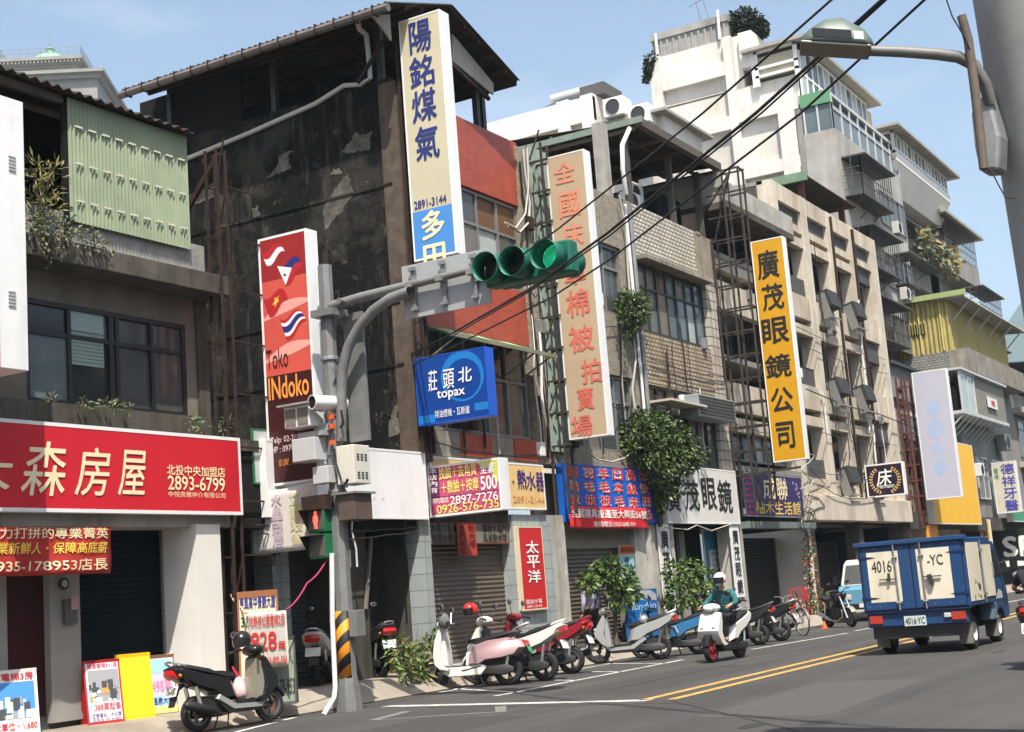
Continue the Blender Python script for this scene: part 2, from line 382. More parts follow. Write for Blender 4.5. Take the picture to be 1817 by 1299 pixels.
mb = MB(); xs = [-60, 10, 14, 17, 19.3, 22, 27, 34, 44, 60, 600]
for a, b in zip(xs, xs[1:]):
    h = .22 if b <= 17 else .29
    mb.face((a, 14.2, .012), (b, 14.2, .012), (b, 14.7, h), (a, 14.7, h)).face((a, 14.7, h), (b, 14.7, h), (b, 40, h), (a, 40, h))
mb.face((17, 14.7, .22), (17, 40, .22), (17, 40, .29), (17, 14.7, .29)); st(mb.build("sidewalk", PAVE))
def paint(name, pts, M, z=.004):
    mb = MB(); mb.open = True; mb.face(*[(x, y, z) for x, y in pts]); return st(mb.build(name, M))
def strip(x0, y0, x1, y1, wd):
    d = Vector((x1 - x0, y1 - y0)).normalized(); nx, ny = -d.y * wd / 2, d.x * wd / 2
    return [(x0 - nx, y0 - ny), (x1 - nx, y1 - ny), (x1 + nx, y1 + ny), (x0 + nx, y0 + ny)]
mb = MB(); mb.open = True
for y in (8.68, 8.24): mb.face(*[(x, yy, .004) for x, yy in strip(17.9, y, 300, y + .1, .15)])
st(mb.build("road_centre_marking", PYL))
mb = MB(); mb.open = True
for q in (strip(18.4, 13.3, 17.86, 8.55, .24), strip(19.6, 12.05, 27.2, 12.2, .11), strip(20.9, 13.95, 27.2, 13.75, .10), strip(29.9, 11.75, 35.4, 11.35, .11), strip(20.2, 12.0, 21.6, 14.1, .09), strip(22.4, 12.1, 23.4, 14.0, .09),
          strip(24.2, 12.1, 25.2, 14.0, .09), strip(26.2, 12.1, 27.2, 14.0, .09), strip(36.5, 11.5, 41.5, 11.4, .11), strip(50, 11.2, 68, 11.3, .13), strip(14.2, 13.15, 17.0, 13.95, .10), strip(45, 3.2, 52, 3.2, .12), strip(64, 3.2, 71, 3.2, .12)):
    mb.face(*[(x, y, .004) for x, y in q])
st(mb.build("road_white_marking", PW))
PATCH = mat("road patch", (.045, .043, .042), .9, var=.3, scale=6, bump=.5)
paint("patched_road", [(17.35, 12.1), (17.7, 10.9), (16.9, 10.4), (16.3, 11.9)], PATCH, .003)
PATCHL = mat("road patch rim", (.17, .165, .155), .85, var=.3, scale=6)
mb = MB(); mb.open = True
rim = [(17.45, 12.3), (17.85, 10.8), (16.85, 10.2), (16.15, 12.0)]
inn = [(17.35, 12.1), (17.7, 10.9), (16.9, 10.4), (16.3, 11.9)]
for i in range(3): j = (i + 1) % 4; mb.face(*[(x, y, .0035) for x, y in (rim[i + 1], inn[i + 1], inn[(i + 2) % 4], rim[(i + 2) % 4])])
st(mb.build("patched_road", PATCHL))
STAIN = mat("oil stained asphalt", (.030, .0285, .027), .8, var=.5, scale=3)
NEWER = mat("newer asphalt", (.041, .0395, .038), .88, var=.2, scale=8, bump=.5); OLDER = mat("bleached asphalt", (.068, .065, .060), .9, var=.2, scale=8, bump=.5)
rnd = random.Random(9)
def blot(x, y, rx, ry, M, z, nm):
    n = 22; q = 1.; P = []
    for i in range(n): q = .6 * q + .4 * rnd.uniform(.6, 1.3); a = 2 * math.pi * i / n; P.append((x + rx * q * math.cos(a), y + ry * q * math.sin(a)))
    paint(nm, P, M, z)
for i in range(9): blot(rnd.uniform(14, 45), rnd.uniform(4.5, 11.5), rnd.uniform(.15, .5), rnd.uniform(.05, .16), STAIN, .0016 + .0001 * i, "stained_road")
for x0, y0, x1, y1, M, z in ((19.2, 9.3, 24.6, 10.9, NEWER, .0011), (15.2, 5.2, 19.8, 6.9, OLDER, .0012), (26, 3.6, 40, 4.7, NEWER, .0013), (13.5, 9.4, 16.2, 11.2, NEWER, .0014)): paint("patched_road", [(x0, y0), (x1, y0 + .1), (x1 + .15, y1), (x0 + .2, y1 - .08)], M, z)
TAR = mat("tar seam", (.028, .027, .027), .8, var=.2)
mb = MB(); mb.open = True; rnd = random.Random(4)
for x0, y0, x1, y1 in ((17.6, 8.1, 13.0, 4.4), (17.3, 7.9, 17.9, 12.2), (27, 5.1, 90, 5.3), (20, 10.2, 60, 10.25)):
    n = 24; P = [Vector((x0 + (x1 - x0) * i / n + rnd.uniform(-.03, .03), y0 + (y1 - y0) * i / n + rnd.uniform(-.03, .03), .0045)) for i in range(n + 1)]
    for a, b in zip(P, P[1:]):
        nn = Vector((-(b - a).y, (b - a).x, 0)).normalized() * .014; mb.face(a - nn, b - nn, b + nn, a + nn)
st(mb.build("seamed_road", TAR))
paint("road_yellow_marking", strip(11.6, 1.62, 14.2, 2.5, .14), PYL)

# ---------------------------------------------------------------- building helpers
def wall_hole(mb, x0, x1, z0, z1, Y, d, hx0, hx1, hz0, hz1):
    """a wall facing the street with one opening"""
    mb.box(x0, hx0, Y, Y + d, z0, z1).box(hx1, x1, Y, Y + d, z0, z1).box(hx0, hx1, Y, Y + d, z0, hz0).box(hx0, hx1, Y, Y + d, hz1, z1)
def window(root, x0, x1, z0, z1, Y, cols, tz, fm, panes, fw=.055, seed=1, name="window"):
    """aluminium window: cols widths, a transom at tz, panes drawn from a list of glasses"""
    rn = random.Random(seed); W = sum(cols); xs = [x0]
    for c in cols: xs.append(xs[-1] + (x1 - x0) * c / W)
    f = MB(); f.box(x0, x1, Y - .05, Y + .05, z0, z0 + fw).box(x0, x1, Y - .05, Y + .05, z1 - fw, z1)
    for i, x in enumerate(xs):
        k = fw * (.5 if 0 < i < len(xs) - 1 else .5); xx = min(max(x, x0 + k), x1 - k)
        f.box(xx - k, xx + k, Y - .045, Y + .045, z0 + fw, z1 - fw)
    zs = [z0] + ([tz] if tz else []) + [z1]
    if tz:
        for a, b in zip(xs, xs[1:]): f.box(a + fw * .5, b - fw * .5, Y - .04, Y + .04, tz - fw * .5, tz + fw * .5)
    o = f.build(name, fm, root)
    g = MB(); mats = list(dict.fromkeys(panes)); g.open = True
    for i, (a, b) in enumerate(zip(xs, xs[1:])):
        for j, (c, d) in enumerate(zip(zs, zs[1:])):
            g.m = mats.index(rn.choice(panes)); yy = Y + (.012 if i % 2 else -.008)
            g.face((a, yy, c), (b, yy, c), (b, yy, d), (a, yy, d))
    p = g.build("pane", mats, root); sub(p, o); return o
def shutter(root, x0, x1, z0, z1, Y, M, pitch=.085, name="roller_shutter"):
    mb = MB(); n = max(2, int((z1 - z0) / pitch)); h = (z1 - z0) / n
    for i in range(n):
        z = z0 + i * h
        mb.face((x0, Y, z), (x1, Y, z), (x1, Y - .022, z + h * .45), (x0, Y - .022, z + h * .45))
        mb.face((x0, Y - .022, z + h * .45), (x1, Y - .022, z + h * .45), (x1, Y, z + h), (x0, Y, z + h))
    mb.open = True; o = mb.build(name, M, root)
    g = MB(); g.box(x0 - .05, x0, Y - .05, Y + .05, z0, z1).box(x1, x1 + .05, Y - .05, Y + .05, z0, z1).box(x0, x1, Y - .035, Y + .02, z0, z0 + .07)
    sub(g.build("guide_rail", ALU, root), o); return o
def ac_unit(root, x, y, z, wx=.75, dy=.3, h=.55, name="air_conditioner", M=None):
    mb = MB(); mb.box(x - wx / 2, x + wx / 2, y - dy, y, z, z + h); o = mb.build(name, M or WHITEP, root, bevel=.02)
    g = MB(); T = Matrix.Translation((x - .1, y - dy - .004, z + h / 2)) @ Matrix.Rotation(R(90), 4, 'X')
    g.lathe([(0, 0), (h * .36, 0), (h * .40, .012), (h * .42, 0)], 16, T)
    for i in range(-3, 4): g.box(x - .1 - h * .35, x - .1 + h * .35, y - dy - .02, y - dy - .012, z + h / 2 + i * .05 - .006, z + h / 2 + i * .05 + .006)
    q = g.build("fan_grille", STEEL_D, root); sub(q, o); return o
def pipe(root, name, pts, r, M, n=8): return MB().tube(pts, r, n).build(name, M, root, smooth=40)

# ================================================================ B1: two-storey house with the estate agent's sign
b1 = thing("shophouse", "low concrete shophouse with green corrugated sheet above black framed windows", "building", (13.5, 15.6, .26))
mb = MB(); x0, x1 = PY(46, 600, 15.6).x, PY(329, 600, 15.6).x
wz0, wz1 = PY(46, 712, 15.6).z, PY(46, 527, 15.6).z
wall_hole(mb, 5, 17.0, 3.9, 6.6, 15.6, .2, x0, x1, wz0, wz1); mb.build("wall", mat("dark brown house render", (.185, .16, .125), .9, var=.2, scale=1.4, grime=(.5, DIRT), bump=.2, streak=True), b1)  # dark brown concrete render with dirt streaks
MB().box(17.0, 17.24, 15.55, 19, .3, 6.6).build("side_wall", CONC_D, b1)
window(b1, x0, x1, wz0, wz1, 15.66, (1, 1, .16, .9, .9), wz0 + 1.02, BLACKFR, [G_MID, G_MID, G_DARK, G_CURT, G_BLUE], .07, 5)
mb = MB(); mb.open = True
for i in range(9): z = wz0 + .62 + i * .055; xx0 = x0 + (x1 - x0) * .262; mb.face((xx0, 15.64, z), (xx0 + .64, 15.64, z), (xx0 + .64, 15.625, z + .045), (xx0, 15.625, z + .045))
mb.face((xx0, 15.645, wz1 - .36), (xx0 + .66, 15.645, wz1 - .36), (xx0 + .66, 15.645, wz1 - .07), (xx0, 15.645, wz1 - .07))
mb.build("window_blind", mat("pale window blind", (.30, .42, .38), .6, var=.1), b1)
MB().box(5, 16.95, 15.38, 15.62, 4.25, wz0 - .02).build("window_ledge", CONC_D, b1)
mb = MB(); mb.box(5, 17.26, 15, 20, 6.6, 6.92).build("balcony_slab", CONC_D, b1, bevel=.015)
px0 = PY(170, 420, 15.28).x; px1 = PY(363, 470, 15.28).x; ptop = PY(360, 437, 15.28).z
MB().box(5, px1, 15.28, 15.42, 6.92, ptop).build("parapet", mat("pale balcony parapet", (.30, .29, .265), .9, var=.3, scale=3, grime=(.35, DIRT), bump=.3, streak=True), b1)
a, b, c, d = PY(118, 163, 15.2), PY(330, 240, 15.2), PY(339, 443, 15.2), PY(120, 390, 15.2)
mb = MB(); mb.open = True; gx0, gx1, gz0, gz1 = a.x, (b.x + c.x) / 2, c.z, (PY(0, 112, 15.02).z + PY(345, 240, 15.02).z) / 2 - .03
mb.corr((gx0, 15.2, gz0), (gx1 - gx0, 0, 0), (0, 0, gz1 - gz0), (0, 1, 0), 34, .018)
sheet = mb.build("corrugated_sheet", GREENSHEET, b1, smooth=60)
mb = MB()
for j in range(4):
    for i in range(9):
        x = gx0 + .12 + (gx1 - gx0 - .3) * i / 8.2; z = gz1 - .42 - j * .56
        if z > gz0 + .05: [mb.box(x + k * .048, x + k * .048 + .036, 15.16, 15.185, z - .012, z + .012) for k in range(3)]
sub(mb.build("fixing_bolt", mat("pale fixing", (.62, .62, .5), .6), b1), sheet)
# roof
e0, e1 = PY(0, 112, 15.02), PY(345, 240, 15.02); mb = MB(); mb.open = True; rz = (e0.z + e1.z) / 2
mb.corr((4, 15.02, rz), (e1.x - 4, 0, 0), (0, 6, 1.7), (0, -.27, 1), 62, .03)
rf = mb.build("roof", ROOFSHEET, b1, smooth=60, solid=.012)
sub(MB().box(4, e1.x - .1, 15.22, 15.3, rz - .14, rz - .02).build("eave_beam", CONC_D, b1), rf)
mb = MB(); mb.box(4, e1.x - .35, 16.9, 17, 6.9, rz + .4).box(e1.x - .4, e1.x - .3, 15.25, 17, 7.6, rz - .03).box(gx0 - .05, gx0 + .03, 15.22, 15.3, 6.95, rz)
mb.build("attic_wall", DARKIN, b1)
# ground floor
MB().box(5, 17.0, 15.7, 16.6, .2, .40).build("plinth", mat("dark step", (.07, .07, .072), .6, var=.2), b1)
MB().box(5, 17.24, 15.1, 15.8, 2.92, 3.9).build("lintel", CONC_L, b1)
mb = MB(); mb.box(16.2, 16.72, 15.0, 15.72, .15, 2.95); mb.build("pillar", WHITEW, b1)
Ys = 15.72; q = lambda px: PY(px, 1100, Ys).x
MB().box(q(78), q(132), Ys - .12, Ys + .1, .3, 2.95).box(5, q(8), Ys - .05, Ys + .1, .3, 2.95).build("inner_pillar", mat("greyish white render", (.32, .30, .27), .8, var=.1), b1)
MB().box(q(8), q(78), Ys, Ys + .06, .4, 2.95).build("door", REDDOOR, b1)
shutter(b1, q(134), q(288), .4, 2.95, Ys + .02, SHUT_BL)
c = PY(110, 1036, Ys - .14)
g = thing("wall_clock", "round dark meter on the white pillar beside the blue shutter", "meter", tuple(c))
MB().lathe([(0, 0), (.07, 0), (.085, .03), (.085, .05), (0, .05)], 20, Matrix.Translation(c) @ Matrix.Rotation(R(90), 4, 'X')).build("case", BLACKP, g, smooth=40)
MB().lathe([(0, 0), (.055, .002)], 20, Matrix.Translation(c + Vector((0, -.055, 0))) @ Matrix.Rotation(R(90), 4, 'X')).build("dial", mat("dial", (.4, .4, .4), .4), g)
c = PY(122, 1085, Ys - .14)
g = thing("mailbox", "grey mailbox with papers on the white pillar beside the blue shutter", "mailbox", tuple(c))
MB().box(c.x - .11, c.x + .11, c.y - .06, c.y + .02, c.z - .17, c.z + .17).build("box", mat("mailbox grey", (.12, .12, .11), .5, .3), g, bevel=.01)
MB().box(c.x - .02, c.x + .10, c.y - .085, c.y - .065, c.z + .02, c.z + .2).build("paper", mat("pink paper", S(190, 150, 150), .8), g)

# ================================================================ B2: low gap shop
b2 = thing("low_shop", "single storey dark shop with two grey shutters behind the signal pole", "building", (19.8, 16, .26))
MB().box(17.25, 22.14, 15.02, 20, 4.12, 4.3).build("roof", CONC_D, b2)
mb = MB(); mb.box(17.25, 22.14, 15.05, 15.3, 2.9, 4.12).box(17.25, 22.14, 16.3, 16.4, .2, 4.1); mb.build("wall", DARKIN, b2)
Yb = 16.2; q = lambda px: PY(px, 1080, Yb).x
shutter(b2, q(497), q(606), .3, 2.8, Yb, SHUT_GR); shutter(b2, q(618), q(694), .3, 2.8, Yb, SHUT_GR)
MB().box(q(462), q(492), Yb - .3, Yb + .1, .26, 2.9).build("pillar", PALETILE, b2)
q = lambda px: PY(px, 1080, 15.35).x
MB().box(q(612), q(640) + .25, 15.35, 16.2, .26, 2.9).build("pillar", CONC_D, b2)
MB().bar((q(645), 15.3, 1.5), (q(662), 15.3, 2.75), .05).build("plank", mat("old plank", (.2, .17, .13), .9), b2)

# ================================================================ B3: red tiled house under a steel roof, black side wall
b3 = thing("tiled_house", "red tiled house with sooty black side wall under a gabled metal roof", "building", (24.7, 15, .26))
ztop = 11.72
mb = MB(); mb.box(22.15, 22.45, 15.02, 21.2, 4.15, ztop); mb.build("side_wall", BLACKST, b3)
mb = MB(); rnd = random.Random(8)
for z in (9.55, 7.2, 6.0): mb.box(22.125, 22.149, 15.1, 21.2, z, z + .045)
mb.build("wall_ledge", BLACKST, b3)
mb = MB(); mb.open = True
def patch(pts):
    w = [PX(px, py, 22.143) for px, py in pts]; c = sum(w, Vector()) / len(w); out = []; jj = 0
    for i, p in enumerate(w):
        a = w[(i + 1) % len(w)]
        for k in range(12): t = k / 12; r = p.lerp(a, t); jj = .72 * jj + .28 * rnd.uniform(-.12, .12); out.append(r + (r - c).normalized() * jj)
    mb.face(*out)
for pts in ([(472, 318), (518, 298), (512, 272), (522, 268), (502, 272), (488, 300)], [(604, 272), (658, 268), (662, 232), (640, 240), (628, 238), (612, 262)], [(578, 408), (600, 380), (624, 345), (618, 310), (590, 340), (575, 365)],
            [(333, 362), (388, 348), (386, 320), (370, 330), (334, 345)], [(583, 312), (603, 308), (603, 300), (590, 303)], [(450, 392), (460, 380), (458, 362), (448, 370)], [(690, 775), (712, 770), (705, 730), (722, 690), (702, 720), (688, 750)]):
    patch(pts)
mb.build("bare_plaster", PLASTER, b3)
mb = MB(); mb.box(22.14, 22.62, 14.9, 15.3, 4.15, 11.62)
mb.build("corner_pillar", mat("rust streaked concrete", (.115, .088, .062), .92, var=.5, scale=4, grime=(.7, S(62, 44, 32)), bump=.5, streak=True), b3)
mb = MB()
for x in (22.2, 22.42, 22.58): mb.bar((x, 14.84, 4.3), (x, 14.84, 12.4), .045)
for i in range(9): z = 4.7 + i * .85; mb.bar((22.2, 14.84, z), (22.58, 14.84, z), .04)
mb.build("rusty_rack", RUST, b3)
mb = MB(); mb.box(22.62, 27.0, 15, 15.25, 10.05, 11.54).box(22.62, 26.9, 15, 15.25, 6.87, 8.09); mb.build("red_tiling", REDTILE, b3)
mb = MB(); mb.box(22.45, 27.3, 15.3, 21, 4.15, 4.3).box(22.45, 27.3, 15.4, 15.5, 4.3, 11.5).box(22.45, 27.3, 15.01, 15.25, 4.3, 4.8); mb.build("wall", CONC, b3)
mb = MB()
for u0, u1 in ((741, 772), (818, 872), (912, 952)): mb.box(PY(u0, 790, 15).x, PY(u1, 790, 15).x, 14.975, 15.01, 4.34, 4.79)
mb.build("tile_remnant", REDTILE, b3)
mb = MB(); mb.box(26.88, 27.36, 14.95, 15.3, 4.3, 11.45); mb.build("end_pillar", PEBBLE, b3)
window(b3, 22.7, 26.85, 8.12, 10.03, 15.12, (1, 1, 1, 1, 1), 9.3, ALU, [G_PALE, G_CURT, G_BROWN, G_MID, G_MID], .06, 12)
window(b3, 22.62, 26.75, 4.82, 6.85, 15.12, (1, 1, 1, 1, 1), 6.02, ALU, [G_MID, G_MID, G_DARK, G_MID], .06, 3)
# awning
p0, p1 = PY(748, 578, 14.25), PY(986, 633, 14.25)
mb = MB(); mb.open = True
for i in range(7):
    a = 22.6 + (p1.x - 22.6) * i / 7; b = 22.6 + (p1.x - 22.6) * (i + 1) / 7
    mb.m = i % 2; mb.face((a, 14.25, 6.52), (b, 14.25, 6.52), (b, 15, 6.86), (a, 15, 6.86))
aw = mb.build("awning", [mat("mossy fibre sheet", (.12, .15, .07), .6, var=.4, scale=4), mat("green fibre sheet", (.30, .52, .25), .5, var=.15)], b3, solid=.008)
mb = MB(); mb.box(22.5, p1.x, 14.2, 14.25, 6.47, 6.55)
for x in (22.7, 24.2, 25.7, 26.4): mb.bar((x, 14.25, 6.48), (x, 15, 6.1), .03)
sub(mb.build("awning_frame", mat("mossy frame", (.2, .2, .12), .7, var=.3), b3), aw)
# roof
L, RD, RT = (21.24, 12.75), (23.62, 13.5), (26.22, 12.62)
mb = MB(); mb.open = True
mb.corr((L[0], 14.35, L[1]), (0, 7.0, 0), (RD[0] - L[0], 0, RD[1] - L[1]), (-.3, 0, 1), 46, .03)
mb.corr((RD[0], 14.35, RD[1]), (0, 7.0, 0), (RT[0] - RD[0], 0, RT[1] - RD[1]), (.3, 0, 1), 46, .03)
rf = mb.build("roof", ROOFSHEET, b3, smooth=60, solid=.015)
mb = MB()
for t in (.04, .3, .55, .8): mb.bar((L[0] + (RD[0] - L[0]) * t, 14.4, L[1] + .75 * t - .09), (L[0] + (RD[0] - L[0]) * t, 21.2, L[1] + .75 * t - .09), .06, .1)
for t in (.2, .4, .6, .8, .97): mb.bar((RD[0] + (RT[0] - RD[0]) * t, 14.4, RD[1] - .88 * t - .09), (RD[0] + (RT[0] - RD[0]) * t, 21.2, RD[1] - .88 * t - .09), .06, .1)
for y in (15.2, 17, 19): mb.bar((L[0] + .2, y, L[1] - .1), (RD[0], y, RD[1] - .15), .07, .1).bar((RD[0], y, RD[1] - .15), (RT[0], y, RT[1] - .15), .07, .1)
sub(mb.build("purlin", RUST, b3), rf)
mb = MB(); mb.tube([(L[0] - .03, 14.3, L[1] - .1), (L[0] - .03, 21.3, L[1] - .1)], .085, 8); g = mb.build("gutter", mat("dull gutter", (.15, .13, .115), .6, .1, var=.25, scale=4), b3, smooth=40)
mb = MB()
for i in range(15): y = 14.6 + i * .46; mb.box(L[0] - .125, L[0] + .07, y, y + .025, L[1] - .19, L[1])
sub(mb.build("gutter_bracket", RUST, b3), g)
mb = MB()
for y, x in ((15.2, 25.95), (15.2, 25.7), (15.3, 22.3), (15.3, 23.2), (18, 22.3), (20.9, 22.3), (18, 25.9)): mb.box(x - .06, x + .06, y - .06, y + .06, 11.5, 12.85)
mb.build("roof_post", STEEL_D, b3)
mb = MB(); mb.box(22.5, 26.3, 20.6, 20.7, 11.5, 12.6).box(22.4, 22.5, 19, 21.9, 11.2, 12.95).box(24.3, 24.4, 16.2, 20.7, 11.5, 13.0).box(22.5, 26.3, 17.0, 17.1, 11.5, 12.2); mb.build("attic_wall", DARKIN, b3)
mb = MB()
mb.prism([(21.3, 12.62), (21.88, 12.85), (21.88, 12.3), (21.7, 12.42)], 14.72, 14.76); P = [PY(*t, 14.72) for t in ((803, 60), (876, 148), (876, 168), (803, 108))]
mb.prism([(q.x, q.z) for q in P] , 14.72, 14.76); mb.build("gable_cladding", ROOFPALE, b3)
mb = MB(); mb.bar((23.9, 14.74, 12.5), (25.5, 14.74, 12.1), .07); mb.bar((23.2, 16.5, 12.4), (26.0, 16.5, 12.3), .06); mb.build("truss", RUST, b3)
W_ = lambda px, py, X=22.1: PX(px, py, X)
pipe(b3, "drain_pipe", [PX(634, 36, 21.4), PX(638, 52, 21.55), PX(650, 62, 21.9), PX(654, 100, 22.05), PX(657, 139, 22.1), PX(640, 150, 22.1), PX(610, 152, 22.1), PX(598, 160, 22.1), PX(560, 184, 22.1), PX(440, 237, 22.1), PX(331, 282, 22.1)], .05, mat("old white pipe", (.5, .48, .43), .6, var=.15))
mb = MB(); mb.bar(PX(694, 52, 22.0), PX(634, 147, 22.0), .06); mb.build("brace", RUST, b3)
# ground floor
mb = MB(); mb.box(22.14, 22.5, 15.0, 15.3, .26, 4.15); mb.build("tiled_pillar", PALETILE, b3); MB().box(22.16, 22.45, 15.3, 21, .2, 4.15).build("ground_side_wall", CONC_D, b3)
mb = MB(); mb.box(25.55, 27.2, 15.0, 15.5, .26, 3.2); mb.build("tiled_pillar", PALETILE, b3)
mb = MB(); mb.box(22.5, 25.6, 15.1, 15.4, 3.05, 4.2).box(22.5, 25.6, 15.5, 15.6, .3, 3.1); mb.build("lintel", CONC_D, b3)
shutter(b3, PY(762, 1060, 15.3).x, PY(906, 1060, 15.3).x, .34, 2.62, 15.3, SHUT_BR, .09)
MB().box(22.2, 27.3, 14.96, 15.6, .2, .34).build("threshold", CONC_L, b3)

# ================================================================ B4: pebble dash house behind the tan sign
b4 = thing("pebbledash_house", "narrow pebbledash house behind the tall tan sign with red lettering", "building", (30, 15, .26))
mb = MB(); mb.box(27.36, 28.4, 15.02, 15.3, 4.3, 11.2).box(28.4, 32.0, 15.02, 15.3, 6.65, 8.2).box(28.4, 32.0, 15.02, 15.3, 9.98, 11.3).box(28.4, 32.0, 15.02, 15.3, 4.3, 4.75).box(32, 32.25, 15.02, 15.3, 4.3, 11.3); mb.build("wall", PEBBLE, b4)
window(b4, 28.4, 32.0, 8.2, 9.98, 15.15, (1, 1, 1, 1), 9.4, ALU, [G_DARK, G_MID, G_MID], .08, 2); window(b4, 28.4, 32.0, 4.75, 6.65, 15.15, (1, 1, 1, 1), 6.0, ALU, [G_MID, G_DARK, G_MID, G_CURT], .08, 7)
mb = MB(); mb.open = True; mb.corr((27.42, 14.96, 4.6), (1.0, 0, 0), (0, 0, 7.0), (0, 1, 0), 7, .03); mb.build("cladding", mat("pale green cladding", (.22, .27, .22), .6, var=.2, grime=(.4, DIRT), streak=True), b4, smooth=60)
mb = MB(); mb.box(27.4, 32.9, 15.5, 20.8, 11.0, 11.15).box(27.4, 27.6, 15.3, 20.8, 4.2, 11.3).box(27.4, 32.9, 15.35, 15.45, 4.3, 11.0); mb.build("inner_wall", CONC_D, b4)
mb = MB(); mb.box(31.75, 32.05, 15.1, 15.4, 11.3, 13.3); mb.build("terrace_pillar", CONC_L, b4)
for i, (x, y) in enumerate(((32.38, 14.95), (32.52, 14.9), (32.66, 14.95))): pipe(b4, "drain_pipe", [(x, y, 4.4), (x + .03, y, 7), (x, y, 11.2 - .2 * i)], .045 + .01 * (i % 2), [WHITEP, STEEL, CONC_L][i])
mb = MB(); mb.box(32.25, 32.9, 15.0, 15.3, 4.3, 11.35); mb.build("end_pillar", CONC, b4)
mb = MB(); mb.box(27.25, 27.75, 14.97, 15.4, .26, 3.2).box(31.4, 32.0, 15.05, 15.4, .26, 3.1); mb.build("pillar", WHITED, b4)
mb = MB(); mb.box(27.75, 31.4, 15.2, 15.35, 2.48, 3.2).box(27.4, 32.9, 15.5, 15.6, .3, 4.2); mb.build("lintel", mat("beige shop header", (.30, .27, .21), .8, var=.15), b4)
shutter(b4, 27.8, 30.65, .3, 2.5, 15.25, SHUT_BR, .09)
mb = MB(); mb.box(30.7, 31.45, 15.15, 15.3, .26, 2.5); mb.build("shop_wall", mat("tan shop wall", (.25, .21, .16), .8, var=.2), b4)
mb = MB()
for x in (32.1, 32.3, 32.55): mb.box(x, x + .13, 14.98, 15.2, .26, 3.1)
mb.build("door_post", WHITED, b4)

# ================================================================ B5: white strip tile house
b5 = thing("strip_tile_house", "house with white strip tile bands and green framed windows under a roof canopy", "building", (35.4, 15, .26))
mb = MB(); mb.box(32.9, 36.9, 15.0, 15.25, 9.95, 11.35); mb.build("tile_band", WHITETILE, b5)
mb = MB(); mb.box(32.9, 37.7, 15.0, 15.25, 6.6, 7.97); mb.build("tile_band", BEIGETILE, b5)
mb = MB(); mb.box(36.9, 38.1, 14.97, 15.3, 9.9, 11.3).box(32.85, 36.9, 15.5, 20.8, 11.0, 11.1).box(32.9, 38.1, 15.3, 15.4, 4.3, 11.0); mb.build("wall", mat("rust stained concrete", (.30, .26, .2), .9, var=.35, scale=2, grime=(.6, S(100, 66, 40)), bump=.3, streak=True), b5)
mb = MB(); mb.box(37.35, 38.05, 14.98, 15.3, 3.1, 9.9); mb.build("tile_pier", tile("square white tile", S(196, 190, 176), S(180, 172, 158), S(96, 80, 66), 'X', .27, .27, gap=.06, offset=0, grime=(.45, S(120, 92, 66))), b5)
mb = MB(); mb.box(32.85, 37.35, 14.7, 15.1, 9.84, 9.95); mb.build("window_hood", CONC, b5)
window(b5, 32.95, 37.3, 8.0, 9.82, 15.13, (1,) * 7, 9.2, DKGREEN, [G_BLUE, G_MID, G_BLUE, G_CURT, G_PALE], .06, 4)
window(b5, 32.95, 37.3, 4.6, 6.58, 15.13, (1,) * 7, 5.95, DKGREEN, [G_MID, G_MID, G_CURT, G_DARK], .06, 6)
mb = MB(); mb.prism([(32.9, 6.1), (35.2, 6.08), (35.2, 6.14), (32.9, 6.16)], 14.4, 15.0); mb.build("sun_shade", mat("cream shade board", (.52, .47, .38), .7, var=.15), b5)
c0 = PY(1235, 740, 14.6); c1 = PY(1300, 740, 14.6)
mb = MB(); mb.box(c0.x, c1.x, 14.5, 15.1, 5.85, 6.45); cg = mb.build("air_conditioner", mat("pale blue steel", (.30, .34, .35), .5, .2, var=.15), b5, bevel=.02)
mb = MB(); [mb.box(c0.x + .1, c1.x - .1, 14.48, 14.497, 5.92 + i * .09, 5.96 + i * .09) for i in range(6)]; sub(mb.build("grille", STEEL_D, b5), cg)
# roof canopy with its posts
mb = MB(); mb.box(32.97, 38.45, 14.55, 14.75, 13.38, 13.6); mb.build("canopy_edge", mat("dark fascia", (.09, .075, .06), .8, var=.25), b5)
mb = MB(); mb.open = True; mb.corr((32.97, 14.75, 13.55), (5.5, 0, 0), (0, 6, .5), (0, -.1, 1), 34, .03); rf = mb.build("canopy_roof", ROOFSHEET, b5, smooth=60, solid=.02)
mb = MB(); [mb.box(32.97, 38.4, y, y + .07, 13.36 + (y - 14.6) * .08, 13.48 + (y - 14.6) * .08) for y in (15.4, 16.3, 17.2, 18.5, 20)]; [mb.box(x, x + .06, 14.75, 20.5, 13.3, 13.4) for x in (33.0, 34.4, 35.8, 37.2, 38.3)]
mb.m = 0; sub(mb.build("canopy_beam", mat("old wood", (.10, .075, .055), .85, var=.3), b5), rf)
mb = MB(); mb.box(32.92, 32.98, 14.5, 20, 13.45, 13.62); mb.build("side_fascia", mat("pale green fascia", (.20, .25, .2), .7, var=.2), b5)
mb = MB(); [mb.box(x, x + .16, 15.1, 15.26, 11.3, 13.35) for x in (33.1, 35.9, 37.9)]; mb.build("canopy_post", mat("dark canopy post", (.07, .062, .055), .8, var=.3), b5)
mb = MB(); mb.box(33, 38, 18.6, 18.7, 11.2, 13.2).box(36.4, 38.05, 15.8, 18.5, 11.2, 12.6); mb.build("roof_room", DARKIN, b5)
pipe(b5, "drain_pipe", [PY(1117, 228, 14.7), PY(1104, 258, 14.7), PY(1105, 300, 14.7), PY(1111, 345, 14.8)], .06, WHITEP)
ac_unit(b5, 34.5, 15.9, 11.55, name="air_conditioner"); ac_unit(b5, 35.6, 16.3, 12.1)
MB().box(37.0, 37.3, 14.95, 15.3, 11.28, 11.36).build("cap", CONC, b5)
